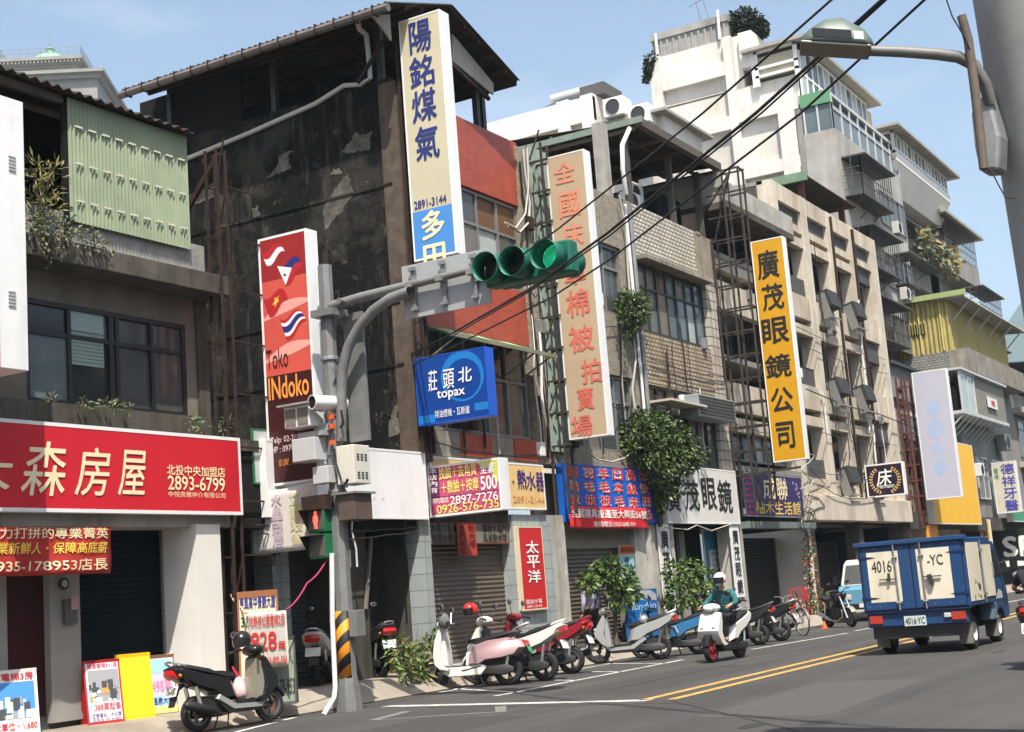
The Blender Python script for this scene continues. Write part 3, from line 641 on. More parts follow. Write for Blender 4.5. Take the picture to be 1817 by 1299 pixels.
# ground
mb = MB(); mb.box(32.95, 33.5, 14.96, 15.4, .26, 3.05).box(37.4, 37.95, 14.96, 15.4, .26, 3.05); mb.build("pillar", WHITED, b5)
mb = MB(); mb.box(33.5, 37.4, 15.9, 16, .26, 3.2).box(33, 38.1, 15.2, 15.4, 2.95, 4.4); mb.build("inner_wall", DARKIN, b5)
shutter(b5, 33.6, 35.0, .3, 2.85, 15.6, SHUT_NV); mb = MB(); mb.box(35.05, 35.4, 15.5, 15.7, .26, 2.9); mb.build("inner_pillar", GREYR, b5)
shutter(b5, 35.4, 37.3, .3, 1.2, 15.62, SHUT_BL)

# ================================================================ B5b: banded balcony house
b6 = thing("balcony_house", "house of beige balcony bands behind the rusty lattice of the yellow sign", "building", (41, 15.5, .26))
mb = MB()
for z0, z1 in ((10.55, 10.95), (9.35, 10.2), (6.35, 7.2), (5.75, 6.15)): mb.box(38.15, 43.95, 15.05, 15.3, z0, z1)
mb.build("balcony_band", BEIGE, b6)
mb = MB()
for z in (11.05, 7.95, 4.75): mb.box(38.15, 43.95, 15.0, 16.6, z - .16, z)
mb.box(38.15, 43.95, 16.5, 16.6, 4.4, 12.3); mb.build("wall", GREYR, b6)
window(b6, 38.3, 43.5, 4.95, 6.4, 15.4, (1,) * 6, 6.0, ALU, [G_CURT, G_MID, G_PALE], .05, 9)
for z in (8.2, 11.2): window(b6, 38.4, 43.5, z, z + 1.2, 16.4, (1,) * 5, None, ALU, [G_DARK, G_MID], .05, 9)
mb = MB(); mb.box(38.2, 43.95, 14.4, 20, 12.2, 12.4).box(43.2, 43.9, 15.4, 16.4, 12.4, 13.3); mb.build("roof_slab", CONC_D, b6)
mb = MB(); mb.box(38.2, 43.95, 14.4, 14.52, 12.4, 13.0).box(38.2, 38.32, 14.52, 20, 12.4, 13.3); mb.build("parapet", CONC_L, b6)
mb = MB(); mb.box(38.1, 38.2, 15.35, 20, 4.4, 12.2); mb.build("side_wall", BEIGE, b6)
# ground floor
mb = MB(); mb.box(38.15, 43.9, 15.1, 15.4, 2.95, 4.6); mb.build("lintel", CONC_D, b6)
mb = MB(); mb.box(43.75, 44.0, 14.95, 17.4, .2, 2.95); mb.build("white_wall", WHITEW, b6)
shutter(b6, 38.25, 40.9, .28, 2.75, 16.1, SHUT_NV); shutter(b6, 40.98, 43.7, .28, 2.75, 16.1, SHUT_NV)
MB().box(38.2, 43.9, 14.7, 15.1, 2.93, 3.12).build("shutter_box", mat("green grey shutter housing", (.16, .19, .17), .6, .1, var=.15), b6)
mb = MB(); mb.box(38.0, 38.25, 14.97, 15.4, .26, 3.0); mb.build("pillar", CONC_L, b6)

# ================================================================ B6: beige grid block
b7 = thing("grid_block", "five storey beige block with column grid and slanted air conditioner boxes", "building", (50, 15.5, .26))
zt = 14.45; fl = [4.05, 7.15, 10.25, 13.35]
cols = [(44.0, 44.45), (46.75, 47.35), (49.55, 50.2), (52.2, 52.7), (54.9, 55.7)]
mb = MB()
for a, b in cols: mb.box(a, b, 14.98, 15.5, 4.0, zt)
mb.build("column", CREAM, b7)
mb = MB(); mb.box(44.45, 55.7, 15.0, 15.25, 13.85, zt)
for (a, b), (c, d) in zip(cols, cols[1:]):
    for z in fl[:3]:
        if a > 52: mb.box(b, c, 15.03, 15.3, z - .1, z + .9)
        else: mb.box(b, c, 15.03, 15.3, z - .25, z + .55).box(b, c, 15.03, 15.3, z + 2.3, z + 2.62)
    mb.box(b, c, 15.03, 15.3, 13.05, 13.3)
mb.build("spandrel", BEIGE, b7)
mb = MB()
for (a, b), (c, d) in zip(cols, cols[1:]):
    mb.box(b, c, 15.14, 15.3, 13.3, 13.85)
    for z in fl[:3]:
        if a > 52: mb.box(b, c, 15.14, 15.3, z + 2.2, z + 2.9)
        elif a < 46: mb.box(b, c, 15.14, 15.3, z + .55, z + 1.2)
mb.build("dark_panel", mat("dark grey panel", (.07, .068, .066), .8, var=.25, grime=(.4, SOOT)), b7)
mb = MB(); mb.box(44, 55.7, 16.0, 16.1, 3.1, zt).box(44, 55.7, 15.3, 16.0, zt - .12, zt).box(55.45, 55.7, 15.5, 21.5, 3.1, zt); mb.build("wall", GREYR, b7)
mb = MB(); mb.box(43.98, 44.12, 15.5, 22, 3.1, 14.3); mb.build("side_wall", CONC_D, b7)
for k, z in enumerate(fl[:3]):
    for i, ((a, b), (c, d)) in enumerate(zip(cols, cols[1:])):
        if i == 3: window(b7, b + .5, c - .9, z + 1.1, z + 2.1, 15.25, (1, 1), None, BLACKFR, [G_DARK], .05, i + k); continue
        window(b7, b + .02, c - .02, z + .57, z + 2.28, 15.62, (1, 1), z + 1.8, BLACKFR if (i + k) % 2 else ALU, [G_DARK, G_DARK, G_MID, G_CURT], .06, i * 7 + k)
        if i in (1, 2):
            mb = MB(); x = b + .55 + .2 * (i == 2); T = Matrix.Translation((x, 15.0, z + .35)) @ Matrix.Rotation(R(-14), 4, 'X')
            mb.box(0, 1.1, -.42, 0, 0, .6, T); o = mb.build("slanted_hood", mat("dark grey hood", (.028, .028, .028), .7, var=.2) if k == 0 and i == 1 else bpy.data.materials["dark grey hood"], b7)
            mb = MB(); mb.box(-.08, -.03, -.30, 0, -.42, .5, T).box(-.03, 1.0, -.28, -.25, -.42, -.37, T); [mb.box(j * .12, j * .12 + .012, -.12, -.10, -.6, -.02, T) for j in range(9)]
            sub(mb.build("hood_bracket", ALU, b7), o)
mb = MB(); mb.box(44.0, 55.6, 14.75, 15.3, 3.2, 4.02); mb.build("balcony_slab", CREAM, b7, bevel=.02)
mb = MB(); mb.box(44.2, 44.6, 15.0, 15.5, .26, 3.2).box(49.3, 49.8, 15.0, 15.5, .26, 3.2).box(55.0, 55.6, 15.0, 15.6, .26, 3.2); mb.build("arcade_pillar", CONC_D, b7)
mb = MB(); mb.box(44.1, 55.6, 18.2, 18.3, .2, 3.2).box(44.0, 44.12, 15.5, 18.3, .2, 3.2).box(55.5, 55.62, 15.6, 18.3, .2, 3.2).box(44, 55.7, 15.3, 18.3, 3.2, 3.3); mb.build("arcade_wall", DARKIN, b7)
shutter(b7, 45.4, 48.8, .3, 2.7, 17.6, SHUT_TAN); shutter(b7, 50.2, 54.6, .3, 2.7, 17.6, SHUT_GR)
pipe(b7, "drain_pipe", [(52.45, 14.92, 4.0), (52.5, 14.92, 14.3)], .06, RUST); pipe(b7, "drain_pipe", [(49.9, 14.93, 4.0), (49.8, 14.93, 9), (49.95, 14.93, 14.3)], .05, RUST)
# the little shed on its roof
mb = MB(); mb.box(48.6, 48.8, 15.4, 15.6, zt, 15.7).box(53.3, 53.5, 15.4, 15.6, zt, 15.5); mb.build("shed_post", RUSTR, b7)
P = [PY(1398, 340, 15.2), PY(1462, 333, 15.2), PY(1535, 395, 15.2)]
mb = MB(); mb.open = True; mb.corr((48.3, 15.15, P[1].z), (5.9, 0, 0), (0, 5, -.1), (0, 0, 1), 30, .03); mb.build("shed_roof", ROOFSHEET, b7, smooth=60, solid=.02)
mb = MB(); mb.lathe([(2.4, 0), (2.4, 1)], 10, Matrix.Translation((48.3, 17.6, P[1].z - 2.2)) @ Matrix.Rotation(R(-90), 4, 'X') @ Matrix.Rotation(R(0), 4, 'Z') @ Matrix.Scale(.001, 4, (0, 0, 1))) if False else mb.box(48.2, 48.32, 15.1, 20, P[1].z - .2, P[1].z + .12)
mb.build("shed_fascia", mat("green shed fascia", (.16, .25, .16), .6, var=.2), b7)
mb = MB(); mb.box(48.9, 53.8, 17.2, 17.3, zt, P[1].z - .1); mb.build("shed_wall", DARKIN, b7)

# pipes, meters and cables fixed to the fronts
def clutter(root, x0, x1, z0, z1, seed, Y=14.95):
    rn = random.Random(seed); Ms = [WHITEP, STEEL_D, RUST, CONC_L, BLACKP]
    for i in range(5):
        x = rn.uniform(x0, x1); a = rn.uniform(z0, z0 + (z1 - z0) * .4); b = rn.uniform(a + 1, z1); P = [(x, Y, a)]
        while P[-1][2] < b: q = P[-1]; P.append((q[0] + rn.choice((0, 0, 0, .12, -.1)), Y, q[2] + rn.uniform(.3, .9)))
        MB().tube(P, rn.choice((.012, .018, .028)), 5).build("conduit", rn.choice(Ms), root, smooth=60)
    for i in range(2):
        z = rn.uniform(z0, z1); n = 10; P = [(x0 + (x1 - x0) * k / n, Y - .02, z - .12 * math.sin(math.pi * k / n) + rn.uniform(-.03, .03)) for k in range(n + 1)]
        MB().tube(P, .012, 5).build("slung_cable", BLACKP, root, smooth=60)
    for i in range(2): x = rn.uniform(x0, x1); z = rn.uniform(z0, z1); MB().box(x, x + .22, Y - .06, Y + .06, z, z + .3).build("meter_box", rn.choice((STEEL, WHITEP, RUST)), root, bevel=.01)
clutter(b2, 17.5, 22, 2.2, 3.0, 1, 15.0); clutter(b3, 22.7, 27.2, 4.3, 4.9, 2, 14.93); clutter(b4, 28.4, 32.2, 4.3, 8.3, 3); clutter(b5, 33, 38, 6.0, 8.0, 4); clutter(b5, 33, 38, 4.4, 6.4, 5); clutter(b6, 38.3, 43.8, 4.6, 11, 6, 14.98); clutter(b7, 44.3, 55, 4.1, 14, 7, 14.93); clutter(b7, 44.3, 55, 4.1, 9, 8, 14.9); clutter(b3, 26.9, 27.3, 4.4, 11, 9, 14.9)
# ================================================================ the pale tower behind the block
tw = thing("pale_tower", "tall pale residential tower with ribbed grey roof block and glazed top corner", "building", (64, 22, 0))
TX = 58.2
def tz_(px, py): return PX(px, py, TX).z
ya = 25.1                                                            # far corner of the side wall
zmain = PX(1225, 82, TX).z; yb = PX(1308, 60, TX).y                  # where the high part ends
mb = MB(); mb.box(TX + .3, TX + 12, yb, ya, 6, zmain); mb.box(TX + .3, TX + 12, 18.2, yb, 6, PX(1360, 140, TX).z); mb.build("side_wall", TOWERW, tw)
mb = MB()                                                           # pilasters and floor bands stand proud
for u0, u1 in ((1158, 1177), (1292, 1307)):
    y0, y1 = PX(u1, 180, TX).y, PX(u0, 180, TX).y; mb.box(TX, TX + .3, y0, y1, 6, zmain - .003)
mb.box(TX, TX + .3, PX(1177, 180, TX).y, PX(1150, 180, TX).y, 6, zmain - .2) if False else None
yl, yr = PX(1177, 180, TX).y, PX(1292, 180, TX).y
for (p, q) in (((1236, 121), (1236, 146)), ((1250, 216), (1250, 240)), ((1300, 300), (1300, 330))):
    mb.box(TX + .02, TX + .3, yr + .003, yl - .003, tz_(*q), tz_(*p))
mb.box(TX + .02, TX + .3, yr + .003, yl - .003, tz_(1236, 80), zmain - .002) if False else None
for (p, q) in (((1350, 180), (1350, 208)), ((1380, 283), (1380, 305)), ((1400, 380), (1400, 400))):
    mb.box(TX + .02, TX + .3, 18.25, PX(1307, 180, TX).y - .003, tz_(*q), tz_(*p))
y0, y1 = PX(1415, 250, TX).y, PX(1385, 250, TX).y; mb.box(TX, TX + .3, y0, y1, 6, tz_(1400, 180))
mb.build("wall_band", mat("pale tower band", (.68, .66, .61), .8, var=.12, scale=.7, grime=(.35, S(130, 120, 106)), streak=True), tw)
mb = MB(); mb.box(TX + .28, TX + .31, yr, yl, zmain - 2.5, zmain - 2.45); mb.build("joint", CONC_D, tw)
# grey ribbed block on the roof
zr0 = zmain; zr1 = PX(1287, 20, TX).z; y0, y1 = PX(1287, 60, TX).y, PX(1153, 100, TX).y
mb = MB(); mb.box(TX + .4, TX + 7, y0, y1, zr0 - .2, zr1)
n = 12
for i in range(n): y = y0 + (y1 - y0) * (i + .5) / n; mb.box(TX + .34, TX + .4, y - .05, y + .05, zr0, zr1 - .35)
mb.box(TX + .3, TX + 7.1, y0 - .05, y1 + .05, zr1 - .3, zr1 + .02); mb.build("roof_block", mat("grey ribbed concrete", (.33, .325, .31), .85, var=.2, scale=1.4, grime=(.5, S(88, 86, 82)), streak=True), tw)
for u, (t, b) in ((1163, (60, 102)), (1273, (18, 70))): pipe(tw, "mast", [PX(u, t, TX + .2), PX(u + 4, b, TX + .2)], .07, WHITEP)
mb = MB(); a = PX(1243, 36, TX + 2); mb.bar(a, a + Vector((0, .15, 1.0)), .04).bar(a + Vector((0, -.4, 0)), a + Vector((0, -.2, 1.0)), .04).bar(a + Vector((0, .5, .8)), a + Vector((0, -.2, 1.0)), .04); mb.build("antenna", STEEL, tw)
# stepped front corner: white box, glazed top room, green panel, lower windows
zg = PX(1416, 62, TX).z
mb = MB(); mb.box(TX + .05, TX + 3, PX(1335, 90, TX).y, yb, PX(1320, 120, TX).z, PX(1318, 56, TX).z); mb.build("corner_block", WHITEW, tw)
mb = MB(); mb.box(TX + .15, TX + 11.5, 18.15, PX(1338, 90, TX).y, PX(1380, 128, TX).z, zg - .5); mb.build("top_room", mat("cream glazed wall", (.50, .46, .33), .6, var=.2, scale=2), tw)
mb = MB(); yg0, yg1 = 18.05, PX(1336, 90, TX).y
for y in (yg0, PX(1345, 120, TX).y, yg1): mb.box(TX, TX + .12, y, y + .16, PX(1380, 145, TX).z, zg - .25)
for z in (zg - .35, zg - 1.1, PX(1380, 130, TX).z): mb.box(TX, TX + .12, yg0, yg1, z, z + .12)
mb.build("window_frame", WHITEP, tw)
fx1 = PY(1545, 190, 18).x
mb = MB(); mb.box(TX - .3, fx1 + .4, 17.55, 20.5, zg - .25, zg - .1); mb.build("roof_canopy", ROOFPALE, tw)
window(tw, TX + .2, fx1 - .8, zg - 3.4, zg - .35, 18.05, (1,) * 12, zg - 1.6, WHITEP, [G_MID, G_PALE, G_BLUE, G_DARK], .09, 3)
mb = MB(); mb.box(TX, fx1, 18.15, 18.4, 6, zg - 3.3); mb.build("front_wall", GREYR, tw)
a, b = PX(1422, 172, TX), PX(1475, 215, TX)
mb = MB(); mb.box(TX - .05, TX + .28, 16.8, 18.15, PX(1450, 186, TX).z, PX(1450, 163, TX).z); mb.build("green_panel", mat("green panel", S(92, 140, 104), .6, var=.15), tw)
zz0 = PX(1450, 234, TX).z
mb = MB(); mb.box(TX, fx1 - 1, 16.75, 18.14, zz0 - 8, zz0); mb.build("front_bay", mat("stained tower bay", (.40, .385, .35), .85, var=.2, scale=1, grime=(.5, S(80, 74, 68)), streak=True), tw)
mb = MB(); mb.box(TX + .06, fx1 - 1, 16.82, 18.14, zz0, PX(1450, 187, TX).z); mb.build("bay_glass", G_BLUE, tw)
mb = MB()
for y in (16.76, 17.4, 18.0): mb.box(TX, TX + .05, y, y + .08, zz0, PX(1450, 187, TX).z)
for i in range(9): x = TX + i * (fx1 - 1 - TX) / 8; mb.box(x, x + .08, 16.76, 16.82, zz0, a.z - .2)
mb.box(TX + .01, fx1 - 1, 16.77, 16.82, zz0 + .9, zz0 + 1.0).box(TX + .01, fx1 - 1, 16.75, 18.1, a.z - .25, a.z - .1); mb.build("bay_frame", ALU_L, tw)
CAGE = mat("dark window cage", (.085, .082, .078), .7, .2, var=.3)
def cage(root, x0, x1, z0, z1, Y, d=.8):
    mb = MB(); mb.box(x0, x1, Y - d - .25, Y, z1, z1 + .07)
    mb.box(x0, x1, Y - d, Y, z0, z0 + .06); n = int((x1 - x0) / .35)
    for i in range(n + 1): x = x0 + (x1 - x0) * i / n; mb.box(x - .015, x + .015, Y - d, Y - d + .03, z0, z1)
    for z in (z0 + .5, z0 + .9): mb.box(x0, x1, Y - d, Y - d + .03, z, z + .03)
    for y in (Y - d, Y - d * .5): mb.box(x0 - .015, x0 + .015, y, y + .03, z0, z1)
    for z in (z0 + .3, z0 + .6, z0 + .9, z0 + 1.2): mb.box(x0 - .01, x0 + .02, Y - d, Y, z, z + .03)
    for i in range(3): x = x0 + (x1 - x0) * (i + .2) / 3; mb.bar((x, Y - d, z0), (x, Y, z0 - .6), .04)
    return mb.build("window_cage", CAGE, root)
zA = PX(1488, 348, TX).z
for z in (zA, zA - 3.1, zA - 6.2): cage(tw, TX + .35, TX + 5.0, z, z + 1.7, 16.74)
for z in (zz0 - 3.1, zz0 - 6.1, zz0 - 9): window(tw, TX + 5.6, fx1 - 1.2, z, z + 1.6, 16.72, (1,) * 5, None, ALU, [G_MID, G_DARK, G_BLUE], .07, 2)
for z in (zz0 - 4.2, zz0 - 7.2): ac_unit(tw, TX + 4.4, 15.9, z + .1, M=mat("greyed white casing", (.5, .49, .46), .5) if z > zz0 - 5 else bpy.data.materials["greyed white casing"])
# more windows, cages and stains on the street side
for z in (zz0 - 5.9,): cage(tw, TX + 6.6, fx1 - 2.4, z, z + 1.4, 16.7, .6)
# roof garden shrubs
LEAF_D = mat("dark shrub leaf", (.018, .030, .012), .6, var=.5, scale=30); LEAF = mat("tree leaf", (.055, .105, .020), .5, var=.5, scale=18); LEAF_L = mat("bright leaf", (.12, .19, .035), .45, var=.4, scale=18)
LEAF_Y = mat("dry leaf", (.23, .20, .07), .7, var=.4, scale=18); LEAF_S = mat("silvery leaf", (.15, .18, .12), .7, var=.4, scale=18); BARK = mat("bark", (.12, .09, .065), .9, var=.4, scale=9, bump=.4)
def leaves(mb, c, r, n, L, Wd, rnd, shell=.55, droop=.3, mats=1):
    c = Vector(c); r = Vector(r) if not isinstance(r, (int, float)) else Vector((r,) * 3)
    for i in range(n):
        d = Vector((rnd.gauss(0, 1), rnd.gauss(0, 1), rnd.gauss(0, 1))).normalized(); k = shell + (1 - shell) * rnd.random() ** .6
        p = c + Vector((d.x * r.x, d.y * r.y, d.z * r.z)) * k
        dr = (d + Vector((rnd.uniform(-.8, .8), rnd.uniform(-.8, .8), rnd.uniform(-.6, .6) - droop)))
        mb.m = rnd.randrange(mats) if mats > 1 else 0
        s = rnd.uniform(.7, 1.25); mb.leaf(p, dr, (rnd.uniform(-1, 1), rnd.uniform(-1, 1), rnd.uniform(.2, 1)), L * s, Wd * s)
rnd = random.Random(11)
for i, (u, v, k, lb) in enumerate(((1292, 56, .8, "low dark shrub beside the thin mast on the tower roof"), (1320, 44, 1.2, "tallest round dark shrub on the tower roof"), (1340, 52, .8, "small dark shrub at the street end of the tower roof planter"))):
    c = PX(u, v, TX + 1.2); g = thing("roof_shrub", lb, "shrub", (c.x, c.y, c.z - k), group="shrubs on the tower roof")
    mb = MB(); mb.open = True; leaves(mb, c, (k * .62, k * .75, k * .6), 900, .20, .14, rnd, .15); mb.build("foliage", LEAF_D, g)
    MB().tube([(c.x, c.y, c.z - k - .6), c], [.08, .04], 6).build("stem", BARK, g)
g = thing("roof_creeper", "dark creeper hanging over the far edge of the pale tower", "plant", tuple(PX(1150, 110, TX)))
mb = MB(); mb.open = True
for i in range(9): c = PX(1152 - i * .7 + rnd.uniform(-1, 3), 102 + i * 5, TX - .1); leaves(mb, c, .26 - .02 * i, 60, .16, .11, rnd, .2, .8)
mb.build("foliage", LEAF_D, g)
# ================================================================ towers further down the street
t2 = thing("grey_tower", "grey tower with a white glazed balcony jutting out at its top", "building", (77, 18, 0))
zt2 = PY(1585, 232, 16.6).z; x20 = PY(1583, 225, 16.6).x; x21 = PY(1680, 303, 16.6).x
mb = MB(); mb.box(x20 - 5, x21 + 1, 18.0, 27, 5, zt2 - .5).box(x20 - 1.2, x20 + .3, 17.4, 18, 5, zt2 - 3); mb.build("wall", GREYR, t2)
z0 = PY(1583, 275, 16.6).z
mb = MB(); mb.box(x20, x21, 16.6, 18, z0 - .05, z0 + .35); mb.prism([(x20, z0), (x21, z0), (x21, z0 - 1.3), (x20, z0 - 1.3)], 17.3, 18); 
mb.face((x20, 16.6, z0), (x21, 16.6, z0), (x21, 17.3, z0 - 1.3), (x20, 17.3, z0 - 1.3)).face((x20, 16.6, z0), (x20, 17.3, z0 - 1.3), (x20, 17.3, z0)); mb.build("balcony", WHITEW, t2)
window(t2, x20 + .1, x21 - .1, z0 + .35, zt2, 16.7, (1,) * 16, zt2 - .8, WHITEP, [G_MID, G_BLUE, G_PALE], .12, 5)
mb = MB(); [mb.box(x20 - .02, x20 + .12, y, y + .14, z0 + .3, zt2) for y in (16.6, 18.4, 20)]; [mb.box(x20 - .02, x20 + .1, 16.6, 20.2, z, z + .12) for z in (z0 + .3, zt2 - 1.3, zt2 - .12)]; mb.build("balcony_frame", WHITEP, t2)
MB().box(x20 + .05, x20 + 2, 16.8, 20.1, z0 + .3, zt2 - .1).build("side_glass", G_BLUE, t2)
mb = MB(); mb.box(x20 - .8, x21 + .8, 16.1, 20.5, zt2, zt2 + .12); [mb.box(x20 + (x21 - x20) * i / 22, x20 + (x21 - x20) * i / 22 + .08, 16.15, 16.6, zt2 - .1, zt2) for i in range(23)]; mb.build("balcony_roof", ROOFPALE, t2)
for k, z in enumerate((z0 - 4.1, z0 - 7.4, z0 - 10.5)): cage(t2, x20 + .6, x21 - 1.5, z, z + 1.5, 17.95); ac_unit(t2, x20 + 1.2, 17.2, z + .1, M=bpy.data.materials["greyed white casing"])
mb = MB(); mb.open = True; [leaves(mb, (x20 + 4 + i * 1.1, 17.1, z0 - 3.2 + rnd.uniform(-.4, .3)), (.7, .4, .7), 60, .4, .25, rnd, .2, mats=2) for i in range(8)]
mb.build("balcony_planting", [LEAF_S, LEAF_Y], t2)
t3 = thing("far_tower", "grey tower with barred balcony rising behind the white glazed one", "building", (92, 18, 0))
a, b = PY(1668, 380, 17), PY(1727, 410, 17); z3 = a.z
mb = MB(); mb.box(a.x + .3, b.x, 18, 28, 5, z3); [mb.box(a.x, b.x, 17, 18, z3 - k, z3 - k + 1.2) for k in (3.0, 6.2, 9.4)]; mb.build("wall", GREYR, t3)
mb = MB(); mb.box(a.x - .5, b.x + .6, 16.6, 20, z3, z3 + .15); mb.build("roof_canopy", ROOFPALE, t3)
cage(t3, a.x + .1, b.x - .2, z3 - 1.8, z3 - .05, 18, 1.0); cage(t3, a.x + 3, b.x + .5, z3 - 5.2, z3 - 3.7, 17, .9); cage(t3, a.x + 3, b.x + .5, z3 - 8.4, z3 - 6.9, 17, .9)
# ================================================================ white block behind the strip tile house
wb = thing("white_block", "low white apartment block with solar heater on its roof behind the red house", "building", (48, 23, 0)); BX = 45
y0, y1 = PX(1050, 160, BX).y, PX(865, 215, BX).y; zb = PX(950, 192, BX).z
mb = MB(); mb.box(BX + .2, BX + 9, y0, y1 + 3, 5, zb); mb.build("wall", TOWERW, wb)
mb = MB(); [mb.box(BX, BX + .2, y0, y1 + 3, z, z + .9) for z in (zb - 1.0, zb - 4.0)]; [mb.box(BX - .02, BX + .2, y, y + .5, 5, zb - .003) for y in (y0, y0 + 1.0)]; mb.build("wall_band", WHITEW, wb)
c = PX(985, 168, BX); mb = MB(); mb.box(BX + .4, BX + 1.6, c.y - .9, c.y + .9, zb, zb + .1); 
for i in range(9): mb.bar((BX + .5, c.y - .8 + i * .2, zb + .1), (BX + 1.5, c.y - .8 + i * .2, zb + .6), .06)
mb.build("solar_panel", G_BLUE, wb)
mb = MB(); mb.tube([(BX + 1.6, c.y - .95, zb + .75), (BX + 1.6, c.y + .95, zb + .75)], .22, 12); mb.build("water_tank", ALU_L, wb, smooth=40)
a = PX(1075, 170, BX + 1); mb = MB(); mb.box(BX + .5, BX + 4, 19.2, y0 - .05, zb - 6, zb - 1.3); mb.build("lower_wing", TOWERW, wb)
MB().box(BX, BX + 4.5, 18.9, y0 - .05, zb - 1.3, zb - 1.2).build("canopy", ROOFPALE, wb)
for (u, v) in ((1085, 192), (1130, 205)):
    c = PX(u, v, BX - .2); mb = MB(); mb.box(c.x, c.x + .8, c.y - .45, c.y + .35, c.z - .3, c.z + .4); o = mb.build("air_conditioner", WHITEP, wb, bevel=.03)
    g = MB(); g.lathe([(0, 0), (.26, 0), (.28, .02)], 16, Matrix.Translation((c.x - .012, c.y - .05, c.z + .05)) @ Matrix.Rotation(R(-90), 4, 'Y')); sub(g.build("fan_grille", STEEL_D, wb), o)
    MB().bar((c.x + .4, c.y, c.z - 3), (c.x + .4, c.y, c.z - .3), .3).build("stand", STEEL, wb)
c = PX(1045, 175, BX); mb = MB(); mb.box(BX + .3, BX + 1.8, c.y - .5, c.y + .5, zb, zb + .45); mb.build("roof_tank", mat("dark roof tank", (.09, .085, .08), .7), wb)
# ================================================================ old tower with a green dome, far left
od = PX(90, 125, 150); D = thing("domed_tower", "distant stone tower with a green copper dome and railing", "building", (od.x, od.y, 0), R(34), local=True)
STONE = mat("pale stone", (.36, .34, .30), .85, var=.15, scale=.5); STONED = mat("darker stone trim", (.27, .26, .24), .85, var=.15, scale=.5)  # darker stone for the cornice and lower stage
h = od.z
mb = MB(); mb.box(-5, 5, -5, 5, 0, h - 1.7).build("shaft", STONE, D)
mb = MB(); mb.box(-5.3, 5.3, -5.3, 5.3, h - 1.7, h - 1.2).box(-5.8, 5.8, -5.8, 5.8, h - 1.2, h - .7).box(-6.2, 6.2, -6.2, 6.2, h - .7, h - .2)
for i in range(22): x = -5.9 + i * .56; mb.box(x, x + .25, -6.1, -5.8, h - 1.1, h - .7).box(-6.1, -5.8, x, x + .25, h - 1.1, h - .7)
mb.build("cornice", STONED, D)
mb = MB(); mb.box(-9, 9, -9, 9, 0, h - 5.2).box(-9.6, 9.6, -9.6, 9.6, h - 5.2, h - 4.5).box(-10.2, 10.2, -10.2, 10.2, h - 4.5, h - 4.0).box(-7, 7, -7, 7, h - 4.0, h - 3.4); mb.build("lower_stage", STONED, D)
mb = MB(); mb.lathe([(3.3, h - .2), (3.25, h + .5), (2.9, h + 1.3), (2.1, h + 2.0), (1.1, h + 2.45), (.6, h + 2.6), (.6, h + 3.3), (.75, h + 3.4), (.3, h + 3.7), (0, h + 3.8)], 24); dm = mb.build("dome", mat("verdigris copper", S(132, 176, 142), .6, var=.15), D, smooth=40)
mb = MB(); [mb.tube([(3.3 * math.cos(a), 3.3 * math.sin(a), h - .2), (2.95 * math.cos(a), 2.95 * math.sin(a), h + 1.3), (1.1 * math.cos(a), 1.1 * math.sin(a), h + 2.5)], .09, 5) for a in [i * math.pi / 8 for i in range(16)]]; sub(mb.build("dome_rib", mat("pale verdigris", S(160, 196, 165), .6), D), dm)
MB().tube([(0, 0, h + 3.7), (0, 0, h + 6.2)], [.1, .03], 6).build("finial", STEEL, D)
mb = MB(); 
for s in (-1, 1): [mb.bar((-6, s * 6, h - .2 + z), (6, s * 6, h - .2 + z), .07).bar((s * 6, -6, h - .2 + z), (s * 6, 6, h - .2 + z), .07) for z in (.7, 1.4)]; [mb.bar((x, s * 6, h - .2), (x, s * 6, h + 1.2), .07).bar((s * 6, x, h - .2), (s * 6, x, h + 1.2), .07) for x in [-6 + i for i in range(13)]]
mb.build("railing", STEEL, D)
# ================================================================ lots beyond the block
b8 = thing("cream_house", "low cream house behind the blank white sign", "building", (60.5, 15.5, .26))
mb = MB(); mb.box(55.75, 66.2, 15.2, 22, 3.2, 8.0).box(55.75, 66.2, 15.5, 17, .26, 3.2); mb.build("wall", CREAM, b8)
mb = MB(); mb.open = True; mb.corr((55.8, 15.1, 8.2), (10.3, 0, 0), (0, 0, 1.3), (0, 1, 0), 40, .04); mb.build("cladding", mat("grey cladding", (.16, .17, .17), .6, var=.25), b8, smooth=60)
mb = MB(); mb.box(55.8, 66.2, 14.9, 16, 9.5, 9.62).box(55.75, 66.2, 15.15, 15.2, 7.9, 8.2); mb.build("roof", STEEL_D, b8)
mb = MB(); mb.box(55.8, 66.2, 14.8, 15.2, 2.95, 3.6); mb.build("fascia", CONC_D, b8)
mb = MB(); mb.box(57.5, 59, 14.7, 14.8, 2.6, 3.1).build("small_board", mat("orange board", S(230, 150, 50), .6), b8); window(b8, 57, 65.5, 5, 7.6, 15.15, (1,) * 6, 6.6, ALU, [G_MID, G_DARK], .06, 2)
b9 = thing("shed_roof_house", "grey building with an ochre corrugated shed on its roof and caged windows", "building", (73, 15.5, .26))
X9 = 66.35; mb = MB(); mb.box(X9, X9 + .3, 15.05, 22, 3, 11.15); mb.build("tiled_side_wall", GREYTILEY, b9)
mb = MB(); mb.box(X9 + .3, 79, 15.1, 21, 3.1, 11.1).box(X9, X9 + .5, 14.95, 15.05, 3, 11.2); mb.build("wall", GREYR, b9)
mb = MB(); mb.box(X9 + .05, 79, 14.2, 15.1, 10.15, 11.2); mb.build("parapet_band", CONC, b9)
OCH = mat("ochre corrugated sheet", S(160, 148, 88), .6, var=.22, scale=1.2, grime=(.35, S(120, 104, 60)), streak=True)
